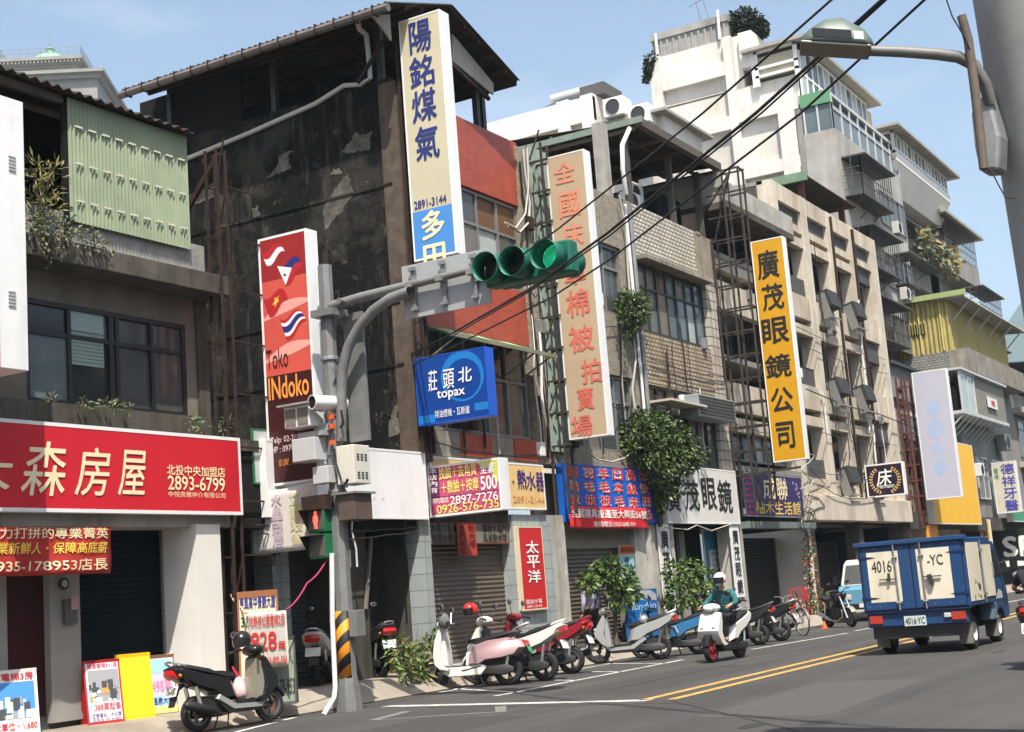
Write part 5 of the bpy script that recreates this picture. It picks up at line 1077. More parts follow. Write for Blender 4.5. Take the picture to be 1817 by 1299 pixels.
mb = MB(); mb.open = True; fr.rect(mb, .15, .32, .85, .62, .006); mb.build("label", mat("pale label", S(200, 208, 205), .6), r)
words(r, fr, ink("grey lettering", 120, 128, 130), [("眼睛健康水", .2, .34, .8, .42), ("行動世界", .2, .44, .7, .52), ("沒關係", .2, .53, .6, .6)])
r, fr = flat("teak_sign", "deep purple teak furniture sign with magenta lattice pattern", 38.55, PY(1424, 880, 14.9).x, 14.9, 3.28, 4.55, .14, mat("deep purple sign face", S(44, 32, 88), .5, var=0.1, scale=2, grime=(.3, S(57, 47, 83)), streak=True), mat("grey sign edge", S(150, 146, 150), .5), border=.03)
q = lambda x0, y0, x1, y1: RC(fr, 1050 + x0 / 2.8867, 800 + y0 / 2.8867, 1050 + x1 / 2.8867, 800 + y1 / 2.8867)
words(r, fr, CREAMI, [("成聯", *q(875, 135, 1000, 250), dict(bold=.02))]); words(r, fr, ink("gold lettering", 225, 190, 90), [("柚木生活館", *q(838, 258, 1068, 328), dict(bold=.03))], "gold_lettering")
mb = MB(); mb.open = True
for i in range(7): y = .08 + i * .13; [fr.poly(mb, [(x, y + .05), (x + .055, y - .03 + .05), (x + .055, y - .03 + .085), (x, y + .085)], .006) for x in (.015, .08)]; fr.rect(mb, .072, y, .079, y + .1, .006)
mb.build("lattice_pattern", ink("magenta pattern", 170, 30, 96), r)
mb = MB(); mb.open = True; rn = random.Random(2)
for i in range(9): x, y = .87 + rn.uniform(-.05, .06), .3 + rn.uniform(-.22, .3); fr.poly(mb, [(x, y), (x + .012, y + .05), (x + .03, y + .07), (x + .018, y + .01)], .006)
mb.build("blossom", ink("pale blossom", 200, 196, 215), r)
# --- bed shop with laurel wreath
r, fr = perp("laurel_sign", "black square sign with a white bed character inside a gold laurel", 50.57, 14.92, 13.55, 4.04, 5.21, .3, mat("black plum sign face", S(34, 20, 36), .45, var=0.1, scale=2, grime=(.3, S(50, 38, 45)), streak=True), WHITES, border=.05)
words(r, fr, WHITEI, [("床", *RC(fr, 1554, 832, 1584, 862), dict(bold=.02, shear=.2)), ("Hermann", *RC(fr, 1557, 858, 1587, 866), dict(bold=0, shear=.3))])
mb = MB(); mb.open = True
for s in (-1, 1):
    for i in range(11):
        a = .35 + i * .21; cx, cy = .5 + s * .37 * math.sin(a), .5 + .40 * math.cos(a)
        for k in (-1, 1):
            d = a + k * .7; ux, uy = s * math.cos(d) * .075, -math.sin(d) * .085; fr.poly(mb, [(cx, cy), (cx + ux * .5 - uy * .3, cy + uy * .5 + ux * .3), (cx + ux, cy + uy), (cx + ux * .5 + uy * .3, cy + uy * .5 - ux * .3)], .008)
mb.build("laurel_wreath", ink("gold leaf", 205, 165, 105), r)
# --- blank white, yellow, dental
r, fr = perp("faded_sign", "large sign bleached to pale lavender with ghostly blue blotches", 57.1, 14.52, 13.14, 4.06, 9.15, .3, mat("lavender bleached face", S(178, 178, 192), .55, var=.04), WHITES)
mb = MB(); mb.open = True
for cy, sz in ((.30, .2), (.46, .24), (.62, .17), (.76, .2)): fr.poly(mb, [(.5 + sz * (1 + .18 * math.sin(k * 2.6)) * math.cos(k * .449), cy + sz * .3 * (1 + .2 * math.cos(k * 1.7)) * math.sin(k * .449)) for k in range(14)][::-1], .006)
mb.build("faded_mark", ink("faded blue mark", 162, 178, 204), r)
mb = MB()
for x in (56.6, 57.4):
    for y in (14.7, 15.05): mb.bar((x, y, 3.2), (x, y, 9.0), .09)
for i in range(9): z = 3.6 + i * .62; mb.bar((56.6, 15.05, z), (57.4, 15.05, z), .06).bar((56.6, 15.05, z), (56.6, 14.5, z), .06)
mb.build("red_mount", RUSTR, r)
r, fr = flat("blank_yellow_sign", "blank bright yellow sign board below the bleached sign", 58.0, PY(1733, 860, 14.5).x, 14.5, PY(1690, 930, 14.5).z, PY(1712, 788, 14.5).z, .4, mat("blank yellow face", S(240, 186, 40), .5, var=.05, grime=(.15, S(220, 160, 60))), WHITES)
r, fr = perp("dental_sign", "cream dental clinic sign with blue brush characters", 71.1, 14.82, 13.7, 3.7, 6.15, .4, mat("pale cream sign face", S(206, 200, 178), .5, var=0.1, scale=2, grime=(.3, S(174, 168, 148)), streak=True), WHITES)
words(r, fr, ink("violet blue lettering", 70, 70, 160), [("德祥牙醫", .36, .03, .92, .98, dict(vert=1, bold=.035))]); words(r, fr, ink("green lettering", 70, 150, 110), [("健保", .06, .10, .26, .34, dict(vert=1, bold=.02))], "green_lettering")
r, fr = perp("yellow_pillar_sign", "slim yellow pillar sign with black characters beside the black shop sign", 68, PX(1741, 960, 68).y, PX(1760, 960, 68).y, .6, PX(1750, 922, 68).z, .2, mat("pale yellow sign face", S(226, 186, 96), .5), WHITES, border=.03)
words(r, fr, BLACKI, [("德祥牙醫診所", .25, .02, .8, .98, dict(vert=1, bold=.03))])
a, b = PX(1768, 950, 72), PX(1840, 950, 72)
r, fr = perp("black_sign", "big black shop sign with bold white letters beyond the blue truck", 72, a.y, b.y, PX(1790, 1014, 72).z, PX(1790, 938, 72).z, .3, mat("black sign face", (.012, .012, .013), .45), BLACKP, border=.02)
words(r, fr, WHITEI, [("SP", *RC(fr, 1779, 950, 1838, 988), dict(bold=.06))]); mb = MB(); mb.open = True; x0, y0, x1, y1 = RC(fr, 1784, 992, 1838, 1004); fr.poly(mb, [(x0, y0), (x0 + .03, y1), (x1, y1), (x1, (y0 + y1) / 2)], .012); mb.build("underline", WHITEI, r)
r, fr = flat("green_awning_sign", "green fascia strip beneath the cream dental sign", 72, 79, 14.3, 3.3, 3.9, .3, mat("green fascia face", S(60, 150, 110), .5), WHITES)
a, b = PY(1753, 707, 14.2), PY(1768, 707, 14.2)
r, fr = flat("rent_sign", "small white to-let board with red character on the caged window", a.x, b.x, 14.2, PY(1760, 724, 14.2).z, PY(1760, 706, 14.2).z, .05, mat("white board", (.7, .7, .68), .6), mat("white board edge", (.7, .7, .68), .6), border=.01)
words(r, fr, REDI, [("租", .3, .25, .75, .8, dict(bold=.05))])
# --- notices on the bedding shop
r, fr = flat("notice_poster", "pale cyan notice with orange heading beside the brown shutter", PY(1100, 1000, 15.1).x, PY(1138, 1000, 15.1).x, 15.1, PY(1120, 1040, 15.1).z, PY(1120, 967, 15.1).z, .02, mat("cyan paper", S(146, 196, 196), .8, var=.1), mat("cyan paper edge", S(140, 190, 190), .8), border=.01)
mb = MB(); mb.open = True; fr.rect(mb, 0, 0, 1, .22, .006); mb.build("heading", mat("orange paper", S(226, 110, 50), .8), r)
words(r, fr, ink("brown red lettering", 130, 30, 20), [("最後回收", .06, .05, .94, .18, dict(bold=.04))], "heading_lettering"); words(r, fr, NAVYI, [("都更", .2, .28, .42, .6, dict(vert=1)), ("設計館", .64, .27, .88, .75, dict(vert=1)), ("12F", .6, .8, .95, .96)])
P = [PY(1110, 1062, 14.85), PY(1164, 1045, 14.85), PY(1164, 1118, 14.85), PY(1112, 1122, 14.85)]
r, fr = flat("denim_sign", "blue denim shop board with white script at the bedding shop's corner", P[0].x, P[1].x, 14.85, .3, PY(1140, 1046, 14.85).z, .06, mat("denim blue face", S(20, 104, 178), .55, var=.06), mat("blue board edge", S(30, 100, 170), .6), border=.01)
mb = MB(); mb.open = True; fr.poly(mb, [(.45, .02), (.55, .14), (.75, .22), (.98, .24), (.98, .12), (.8, .02)][::-1], .006); mb.build("pale_wave", mat("grey wave", S(176, 180, 184), .6), r)
words(r, fr, ink("pale blue lettering", 190, 215, 230), [("dundun", .08, .26, .94, .40, dict(bold=0, shear=.2)), ("牛仔", .38, .44, .66, .72, dict(vert=1))])
# ================================================================ boards on the pavement
def easel(name, label, base, yaw, wd, ht, lean, edge, face, depth=.02, legs=True, cat="sandwich board"):
    """an A-board: two leaves hinged at the top; local x runs along its face, -y is its front"""
    r = thing(name, label, cat, base, yaw, local=True)
    T = Matrix.Rotation(-lean, 4, 'X')
    mb = MB(); mb.box(-wd / 2, wd / 2, 0, depth, 0, ht, Matrix.Translation((0, -math.sin(lean) * ht, 0)) @ T); mb.build("front_leaf", edge, r)
    if legs:
        mb = MB(); mb.box(-wd / 2, wd / 2, -depth, 0, 0, ht, Matrix.Translation((0, math.sin(lean) * ht, 0)) @ Matrix.Rotation(lean, 4, 'X')); mb.build("rear_leaf", edge, r)
    M = Matrix.Translation((0, -math.sin(lean) * ht, 0)) @ T
    f = Frame(M @ Vector((-wd / 2, -.002, 0)), (1, 0, 0), M.to_3x3() @ Vector((0, 0, 1)), wd, ht)
    mb = MB(); mb.open = True; f.rect(mb, .05, .03, .95, .96, .002); mb.build("poster", face, r); return r, f
def picture(r, f, cols, y0, y1, sky, x0=.06, x1=.94, seed=1):
    rn = random.Random(seed); mb = MB(); mb.open = True; f.rect(mb, x0, y0, x1, y1, .004); mb.build("picture_ground", sky, r)
    mb = MB(); mb.open = True; M = list(cols)
    for i in range(22):
        mb.m = rn.randrange(len(M)); xa = x0 + (x1 - x0) * rn.uniform(0, .85); wa = (x1 - x0) * rn.uniform(.06, .25); ya = y0 + (y1 - y0) * rn.uniform(.3, .95)
        f.rect(mb, xa, ya, min(x1, xa + wa), min(y1, ya + (y1 - y0) * rn.uniform(.08, .35)), .005 + .0003 * i)
    mb.build("picture_shape", M, r)
PWH, PGR, PDK, PGN, PBL = ink("poster white", 226, 224, 222), ink("poster grey", 150, 152, 156), ink("poster dark", 66, 70, 72), ink("poster green", 64, 84, 52), ink("poster sky blue", 70, 140, 214)
def base(px, py, z=.2): q = PZ(px, py, z); return (q.x, q.y, z)
YB = R(-24)
r, f = easel("sandwich_board", "white property board with a blue sky picture by the red door", base(24, 1306, .22), YB, .62, .86, R(9), PWH, ink("poster pale", 232, 226, 226))
picture(r, f, [PWH, PGR, PDK, PGN, PWH], .19, .74, PBL, .07, .93, 4); words(r, f, ink("pink red lettering", 196, 50, 60), [("閣電梯3房", .06, .05, .92, .17, dict(bold=.04)), ("大車位・1,680", .06, .79, .94, .92, dict(bold=.04))], d=.008)
r, f = easel("sandwich_board", "red A-board with property pictures beside the yellow board", base(182, 1283, .22), YB, .52, .88, R(11), ink("red board", 176, 36, 36), ink("poster pinkish", 236, 220, 224))
picture(r, f, [PWH, PGR, PDK, PDK, ink("poster orange", 216, 150, 80)], .16, .66, PGR, .10, .94, 9); words(r, f, ink("rose lettering", 210, 70, 90), [("捷運電梯3+1房", .1, .05, .92, .13), ("1,388萬起售", .12, .68, .92, .8)], d=.008); words(r, f, ink("slate lettering", 90, 90, 140), [("近捷運站・大公園", .12, .83, .92, .9), ("王先生 0916-800", .12, .91, .9, .955)], "small_lettering", d=.008)
r, f = easel("sandwich_board", "plain bright yellow board leaning beside the red A-board", base(238, 1275, .22), YB, .52, .92, R(9), ink("yellow board", 244, 196, 18), ink("yellow board face", 246, 200, 20))
r, f = easel("sandwich_board", "brown framed poster with pale blue and pink print beside the yellow board", base(285, 1266, .22), YB, .46, .86, R(9), ink("brown frame", 130, 96, 66), ink("poster lilac", 196, 190, 214))
mb = MB(); mb.open = True; f.rect(mb, .12, .08, .86, .32, .004); f.rect(mb, .12, .70, .86, .86, .004); mb.build("blue_print", ink("poster light blue", 150, 196, 226), r)
words(r, f, NAVYI, [("溫泉大樓", .16, .72, .84, .84)], d=.008); words(r, f, ink("soft pink lettering", 226, 140, 170), [("498萬", .16, .40, .84, .64, dict(bold=.05))], "price_lettering", d=.008)
mb = MB(); mb.open = True; f.rect(mb, .03, .87, .97, .99, .004); mb.build("yellow_foot", ink("pale yellow foot", 226, 206, 120), r)
r, f = easel("sandwich_board", "cream poster board with green and orange print behind the parked black scooter", base(324, 1260, .22), YB, .46, .86, R(9), ink("cream frame", 216, 206, 170), ink("poster cream", 226, 214, 180))
mb = MB(); mb.open = True; f.rect(mb, .14, .1, .86, .22, .004); mb.build("green_print", ink("soft green", 130, 180, 140), r); words(r, f, ink("orange red lettering", 216, 120, 80), [("380萬", .16, .2, .84, .42, dict(bold=.05))], d=.008)
# tall boards beside the rusty lattice and the 828 cloth
def at17(px, X, z=.29): return (X, PX(px, 1150, X).y, z)
r, f = easel("property_board", "tall brown board with navy characters behind the cloth price sign", at17(461, 17.1), R(-58), .62, 1.62, R(4), ink("brown board", 150, 96, 60), ink("poster beige", 210, 196, 170), cat="board")
words(r, f, NAVYI, [("東風高中景觀大廈", .06, .05, .94, .17, dict(bold=.05))], d=.008); words(r, f, ink("dark green lettering", 30, 70, 50), [("3房", .08, .22, .4, .34, dict(bold=.04)), ("電梯", .10, .8, .5, .9)], "green_lettering", d=.008)
r, f = easel("property_board", "grey green board with a dark phone number standing by the black scooter", at17(494, 17.0, .2), R(-58), .5, 1.0, R(8), ink("dark board edge", 70, 74, 66), ink("grey green face", 128, 136, 122), cat="board")
words(r, f, ink("dark green lettering b", 28, 60, 44), [("意者請洽人", .06, .2, .94, .42, dict(bold=.03))], "green_lettering", d=.008); words(r, f, BLACKI, [("0935-178-953", .04, .62, .96, .86, dict(bold=.03))], d=.008)
P0, P1, P2 = PZ(446, 1262, .1), PZ(512, 1262, .1), None
X8 = 16.75; fr = Frame((X8, PX(444, 1180, X8).y, PX(478, 1184, X8).z), (0, -1, 0), Z, PX(444, 1130, X8).y - PX(512, 1130, X8).y, PX(478, 1085, X8).z - PX(478, 1184, X8).z)
r, dp = cloth("price_cloth", "white cloth price sign reading 828 tied up with ropes", fr, mat("white sign cloth", (.60, .57, .52), .85, var=.1, grime=(.2, S(190, 170, 140))), .01, 3, "banner", .012)
cwords(r, fr, dp, REDI, [("地熱谷公園電梯2房", .04, .04, .97, .27, dict(bold=.01)), ("828", .06, .36, .74, .70, dict(bold=.03)), ("萬", .77, .54, .95, .70), ("王元杰0916-800-554", .06, .78, .97, .95, dict(bold=.01))])
mb = MB(); mb.bar((X8 + .02, fr.p(.5, 0).y, .1), (X8 + .02, fr.p(.5, 0).y, fr.O.z + .2), .05); mb.build("wooden_post", mat("reddish wood", S(140, 84, 60), .8), r)
def rope(name, label, pts, rad, M, cat="rope"):
    c = pts[0]; g = thing(name, label, cat, tuple(c)); mb = MB(); P = []
    for a, b in zip(pts, pts[1:]):
        for i in range(8): t = i / 8; P.append(a.lerp(b, t) + Vector((0, 0, -.05 * math.sin(math.pi * t))))
    P.append(pts[-1]); mb.tube(P, rad, 6).build("strand", M, g, smooth=60); return g
MAG = mat("magenta rope", S(150, 36, 84), .8); PKR = mat("pale pink rope", S(206, 160, 140), .8)
rope("rope", "magenta rope from the cloth price sign up to the signal pole", [fr.p(1, 0), PX(545, 1035, 17.2), PX(583, 988, 17.7)], .014, MAG)
rope("rope", "pale knotted rope tying the cloth price sign to the rusty frame", [fr.p(0, 0), PX(425, 1070, 17.0), PX(410, 1055, 17.2)], .018, PKR)
# ================================================================ signal pole and what hangs on it
PX0, PY0 = 18.5, 14.07
POLEM = mat("grey painted pole", (.20, .205, .20), .55, .2, var=.25, scale=4, grime=(.35, S(110, 96, 80)), streak=True)
def rcyl(x, y, prof, n=8): return MB().lathe(prof, n, Matrix.Translation((x, y, 0)) @ Matrix.Rotation(R(22.5), 4, 'Z'))
sp = thing("signal_pole", "grey signal pole with mast arm, striped sleeve and flared base", "pole", (PX0, PY0, 0))
rcyl(PX0, PY0, [(.215, 0), (.215, .03), (.145, .55), (.138, .9), (.128, 4), (.115, 6.95), (0, 6.97)]).build("shaft", POLEM, sp, smooth=25)
SL = mat("striped sleeve", (.8, .4, .02), .6, var=.1)
n_ = SL.node_tree; t = n_.nodes.new("ShaderNodeTexCoord"); s_ = n_.nodes.new("ShaderNodeSeparateXYZ"); n_.links.new(t.outputs["Object"], s_.inputs[0])
m1 = n_.nodes.new("ShaderNodeMath"); m1.operation = 'MULTIPLY_ADD'; n_.links.new(s_.outputs["Y"], m1.inputs[0]); m1.inputs[1].default_value = .9; n_.links.new(s_.outputs["Z"], m1.inputs[2])
m2 = n_.nodes.new("ShaderNodeMath"); m2.operation = 'PINGPONG'; n_.links.new(m1.outputs[0], m2.inputs[0]); m2.inputs[1].default_value = .17
m3 = n_.nodes.new("ShaderNodeMath"); m3.operation = 'GREATER_THAN'; n_.links.new(m2.outputs[0], m3.inputs[0]); m3.inputs[1].default_value = .085
n_.links.new(_mixc(n_, S(24, 24, 24), S(226, 140, 24), m3.outputs[0]), n_.nodes["Principled BSDF"].inputs["Base Color"])
MB().lathe([(.150, .5), (.143, 1.5)], 10, Matrix.Translation((PX0, PY0, 0)) @ Matrix.Rotation(R(118), 4, "Z"), R(125)).build("striped_sleeve", SL, sp, smooth=25, solid=.006)
arm = [(PX0, 14.2, 6.25), (PX0, 13.4, 6.31), (PX0, 12.7, 6.34), (PX0, 11.9, 6.36), (PX0, 11.34, 6.38)]
MB().tube(arm, [.085, .08, .07, .06, .055], 10).build("mast_arm", POLEM, sp, smooth=40)
mb = MB(); mb.box(PX0 - .2, PX0 + .2, 13.82, 14.25, 6.10, 6.21).tube([(PX0 - .17, 13.7, 6.29), (PX0 + .17, 13.7, 6.29)], .05, 8).box(PX0 - .17, PX0 + .17, 13.88, 13.9, 5.2, 5.26); mb.build("arm_bracket", POLEM, sp)
P = [(PX0 - .05, 13.9, 4.1)] + [(PX0 - .05, 13.84, 4.9)] + [(PX0 - .05, 13.84 - 1.4 * (1 - math.cos(a)), 4.9 + 1.33 * math.sin(a)) for a in [R(k) for k in range(15, 91, 15)]]
MB().tube(P, .085, 10, cap=False).build("bent_tube", POLEM, sp, smooth=40)
MB().box(PX0 + .2, PX0 + .26, 13.55, 13.92, 4.1, 6.15).build("channel", POLEM, sp)
mb = MB(); [mb.lathe([(.14, z), (.148, z + .01), (.148, z + .05), (.14, z + .06)], 12, Matrix.Translation((PX0, PY0, 0))) for z in (3.3, 3.9, 4.5, 5.4)]; mb.build("clamp", STEEL, sp)
pipe(sp, "white_conduit", [PX(590, 985, 18.28), PX(591, 1100, 18.28), PX(596, 1215, 18.25), PX(594, 1232, 18.2), PX(576, 1262, 17.95)], .038, WHITEP)
mb = MB(); mb.box(PX0 - .1, PX0 + .14, 13.78, 13.92, 1.1, 1.5); mb.build("junction_box", POLEM, sp, bevel=.01)
mb = MB(); mb.tube([PX(590, 800, 18.3), PX(597, 830, 18.3), PX(607, 862, 18.3), PX(616, 872, 18.3)], .02, 6).tube([PX(606, 740, 18.3), PX(610, 765, 18.3), PX(604, 770, 18.3)], .02, 6).tube([PX(618, 858, 18.3), PX(612, 868, 18.3), PX(606, 862, 18.3)], .025, 6); mb.build("cable", BLACKP, sp, smooth=40)
OR = mat("orange band", S(220, 96, 40), .5)
mb = MB(); [mb.box(PX0 - .2, PX0 - .15, 13.93, 14.02, z, z + .07) for z in (4.05, 4.3, 4.45)]; mb.build("orange_tape", OR, sp)
def pbox(name, label, x0, x1, y0, y1, z0, z1, M, cat, bev=.012):
    g = thing(name, label, cat, ((x0 + x1) / 2, (y0 + y1) / 2, z0)); MB().box(x0, x1, y0, y1, z0, z1).build("case", M, g, bevel=bev); return g
g = pbox("infrared_lamp", "boxy twin panel lamp under an orange topped hood on the signal pole", 18.1, 18.45, 14.22, 14.72, 4.46, 4.80, WHITES, "lamp")
mb = MB(); [mb.box(18.085, 18.1, y, y + .2, 4.5, 4.75) for y in (14.25, 14.49)]; mb.build("panel", mat("lamp panel", (.2, .19, .16), .4), g)
mb = MB(); mb.box(18.0, 18.5, 14.18, 14.78, 4.80, 4.83).box(18.2, 18.5, 14.05, 14.55, 4.3, 4.38).box(18.3, 18.5, 14.0, 14.3, 4.38, 4.48); mb.build("hood", mat("grey hood", (.3, .3, .3), .5), g)
g = thing("security_camera", "white tubular security camera beside the twin panel lamp", "camera", (18.35, 14.0, 4.75))
mb = MB(); T = Matrix.Translation((18.02, 14.1, 4.80)) @ Matrix.Rotation(R(-16), 4, 'Z') @ Matrix.Rotation(R(90), 4, 'Y')
mb.lathe([(.10, 0), (.115, 0), (.115, .62), (.10, .64), (0, .64)], 16, T); mb.build("housing", WHITEP, g, smooth=40)
MB().lathe([(0, .02), (.1, .02)], 16, T).build("lens", BLACKP, g); MB().bar((18.35, 14.02, 4.7), (18.45, 14.05, 4.3), .07).build("bracket", ALU_L, g)
pbox("control_box", "pale grey angled control box below the twin panel lamp", 18.1, 18.45, 14.15, 14.6, 3.92, 4.28, mat("pale grey casing", (.5, .52, .52), .5, .1, var=.08), "box")
pbox("control_box", "small grey box on the pole above the rusty bracket", 18.2, 18.4, 14.0, 14.3, 3.55, 3.82, bpy.data.materials["pale grey casing"], "box")
g = pbox("vented_cabinet", "cream vented cabinet on the street side of the signal pole", 18.3, 18.72, 13.57, 13.90, 3.5, 4.1, mat("cream cabinet", (.62, .61, .52), .5, var=.08, grime=(.2, DIRT)), "cabinet")
mb = MB(); [mb.box(18.38 + j * .1, 18.44 + j * .1, 13.563, 13.572, z + i * .04, z + i * .04 + .018) for j in range(3) for i in range(3) for z in (3.58, 3.86)]; mb.build("vent", STEEL_D, g)
g = thing("speaker_box", "rusty brown box with grey lid on the pole above the walking figure signal", "box", (18.55, 13.75, 2.9))
MB().box(18.3, 18.75, 13.6, 13.92, 2.95, 3.35).build("case", mat("brown box", (.10, .07, .055), .7, var=.3), g, bevel=.01); MB().box(18.25, 18.8, 13.55, 14.0, 3.35, 3.38).build("lid", STEEL, g); MB().box(18.2, 18.4, 14.05, 14.55, 3.15, 3.38).build("bracket", RUST, g)
VISM = mat("shaded visor green", (.006, .028, .019), .6, var=.1)  # inner shading of the visors put into this darker green
GRN = mat("dark green signal casing", S(16, 104, 62), .45, var=.12); GRNL = mat("turquoise signal casing", S(16, 98, 80), .5, var=.08)
g = thing("pedestrian_signal", "dark green pedestrian signal showing a lit red standing figure", "pedestrian signal", (18.3, 14.45, 2.35))
for z in (2.38, 2.78): MB().box(18.2, 18.42, 14.25, 14.58, z, z + .37).build("case", GRN, g, bevel=.012)
LENS = mat("unlit lens", (.10, .095, .08), .35, var=.2, scale=12)
for z in (2.42, 2.82):
    MB().box(18.19, 18.2, 14.26, 14.56, z, z + .3).build("lens", LENS, g)
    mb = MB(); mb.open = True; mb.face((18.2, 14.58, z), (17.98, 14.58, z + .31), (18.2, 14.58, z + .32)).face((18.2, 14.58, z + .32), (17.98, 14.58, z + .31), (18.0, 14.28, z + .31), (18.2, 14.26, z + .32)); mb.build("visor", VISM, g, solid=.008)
LR = mat("lit red figure", (1, .05, .035), .5, var=0, emit=3.0)
mb = MB(); fr = Frame((18.187, 14.51, 2.83), (0, -1, 0), Z, .2, .28); mb.open = True
mb.ball(fr.p(.5, .12), (.004, .024, .028), 10, 6); fr.poly(mb, [(.28, .30), (.40, .22), (.6, .22), (.72, .30), (.74, .62), (.66, .62), (.64, .98), (.52, .98), (.5, .7), (.48, .98), (.36, .98), (.34, .62), (.26, .62)][::-1], .002); mb.build("red_figure", LR, g)
# traffic signal
g = thing("traffic_signal", "turquoise three lamp traffic signal with its green lamp lit on the mast arm", "traffic signal", (18.8, 10.5, 6.3))
tips = [PX(862, 468, 18.22), PX(908, 458, 18.22), PX(962, 441, 18.22)]; zc = sum(p.z for p in tips) / 3; sl = (tips[2].z - tips[0].z) / (tips[2].y - tips[0].y)
MB().box(18.72, 18.98, tips[2].y - .26, tips[0].y + .2, zc - .24, zc + .24).build("case", GRNL, g, bevel=.03)
LG = mat("lit green lamp", (.05, 1, .42), .5, var=0, emit=.55); LD = mat("dark lamp", (.02, .022, .02), .3)
n_ = LG.node_tree; t = n_.nodes.new("ShaderNodeTexCoord"); vz = n_.nodes.new("ShaderNodeTexVoronoi"); vz.inputs["Scale"].default_value = 26; vz.inputs["Randomness"].default_value = .15
n_.links.new(t.outputs["Object"], vz.inputs["Vector"]); n_.links.new(_ramp(n_, vz.outputs["Distance"], .35, .5, (.05, 1, .5), (.0, .10, .05)), n_.nodes["Principled BSDF"].inputs["Emission Color"])
for i, p in enumerate(tips):
    c = Vector((18.72, p.y, zc)); T = Matrix.Translation(c) @ Matrix.Rotation(R(-90), 4, 'Y')
    mb = MB(); mb.open = True; mb.lathe([(.215, 0), (.225, .34)], 20, T @ Matrix.Rotation(R(0), 4, 'Z')); mb.build("visor", GRNL, g, smooth=60, solid=.008)
    MB().lathe([(0, .02), (.12, .016), (.19, .004)], 20, T).build("lamp", LG if i == 2 else LD, g, smooth=60)
MB().box(18.99, 19.1, tips[2].y - .2, tips[0].y + .1, zc - .24, zc + .24).build("rear_case", GRNL, g, bevel=.03)
for i in range(3):
    T = Matrix.Translation((19.1, tips[2].y + .0 + i * .48, zc)) @ Matrix.Rotation(R(90), 4, 'Y'); mb = MB(); mb.open = True; mb.lathe([(.20, 0), (.21, .2)], 18, T); mb.build("rear_visor", GRNL, g, smooth=60, solid=.008)
mb = MB(); mb.box(18.74, 18.95, tips[0].y + .2, tips[0].y + .42, zc - .1, zc + .06); mb.build("hanger", STEEL, g)
# back of the road sign
g = thing("road_sign", "grey back of a road sign with three brackets clamped to the mast arm", "road sign", (18.62, 11.9, 6.0)); A = [PX(714, 474, 18.62), PX(862, 448, 18.62), PX(862, 532, 18.62), PX(708, 570, 18.62)]
y1, y0 = A[0].y, A[1].y; MB().box(18.62, 18.64, y0, y1, 6.02, 6.86).build("plate", mat("grey sign back", (.40, .41, .41), .5, .2, var=.08, grime=(.2, S(140, 134, 124))), g, bevel=.004)
mb = MB()
for k in (.15, .5, .85): y = y0 + (y1 - y0) * k; mb.box(18.56, 18.62, y - .035, y + .035, 6.14, 6.78); mb.box(18.42, 18.6, y - .06, y + .06, 6.49 - .02, 6.49 + .06); mb.box(18.53, 18.57, y - .06, y + .06, 6.74, 6.8).box(18.53, 18.57, y - .06, y + .06, 6.12, 6.17)
mb.build("bracket", STEEL, g)
# the pole stands a little nearer the road than first measured
for o in [q for q in COL.objects if q.parent is None and q.name.split('.')[0] in ('signal_pole', 'infrared_lamp', 'security_camera', 'control_box', 'vented_cabinet', 'speaker_box', 'pedestrian_signal', 'traffic_signal', 'road_sign')]:
    nm = o.name.split('.')[0]; o.location += Vector({'signal_pole': (-.65, -.49, 0), 'traffic_signal': (-.85, -.38, -.24), 'road_sign': (-.65, -.42, -.17), 'pedestrian_signal': (-.65, -.62, -.06)}.get(nm, (-.65, -.49, -.09)))
# ================================================================ utility pole, street lamp, wires
up = thing("utility_pole", "thick concrete utility pole carrying the street lamp", "utility pole", (11.7, 1.9, 0))
CP = mat("pole concrete", (.34, .335, .32), .85, var=.15, scale=2, grime=(.3, S(120, 118, 112)), bump=.1)
UA, UB = CAM + _ray(1790, 0) * 11, CAM + _ray(1858, 420) * 11.25; ud = (UA - UB) / (UA.z - UB.z); U0, U1 = UA - ud * UA.z, UA + ud * (9.6 - UA.z)
MB().tube([U0, U1], [.285, .245], 28).build("shaft", CP, up, smooth=40)
mb = MB()
for z in (6.35, 6.6, 6.9): c = U0.lerp(U1, z / 9.6); mb.lathe([(.26, -.02), (.272, -.02), (.272, .02), (.26, .02)], 24, Matrix.Translation(c))
mb.build("band", STEEL_D, up)
e0, e1 = PX(1706, 30, 10.75), PX(1747, 298, 10.8); pts = [PX(1706, 28, 10.75), PX(1718, 70, 10.77), PX(1730, 160, 10.8), PX(1746, 300, 10.8)]; pipe(up, "rusty_conduit", pts, .036, mat("rust stained pipe", (.13, .10, .08), .7, var=.35, scale=8), 10)
mb = MB(); q = [PX(1722, 200, 10.95), PX(1728, 260, 10.95), PX(1738, 305, 10.95), PX(1772, 302, 10.95), PX(1775, 240, 10.95), PX(1752, 150, 10.95)]; n = len(q)
v = [p for p in q] + [p + Vector((.22, -.02, 0)) for p in q]; mb.raw(v, [tuple(range(n)), tuple(range(2 * n - 1, n - 1, -1))] + [(i, (i + 1) % n, (i + 1) % n + n, i + n) for i in range(n)]); mb.build("bracket_box", STEEL, up, bevel=.03)
sl_ = thing("street_lamp", "grey green cobra head street lamp on a curved arm from the utility pole", "street lamp", tuple(PX(1757, 200, 10.98)))
pts = [PX(1758, 185, 10.98), PX(1748, 150, 10.92), PX(1728, 115, 10.85), PX(1700, 101, 10.78), PX(1660, 96, 10.7), PX(1600, 92, 10.6), PX(1540, 90, 10.52)]; MB().tube(pts, [.05, .05, .048, .046, .044, .042, .04], 10).build("arm", mat("weathered grey arm", (.17, .165, .155), .6, .3, var=.2), sl_, smooth=60)
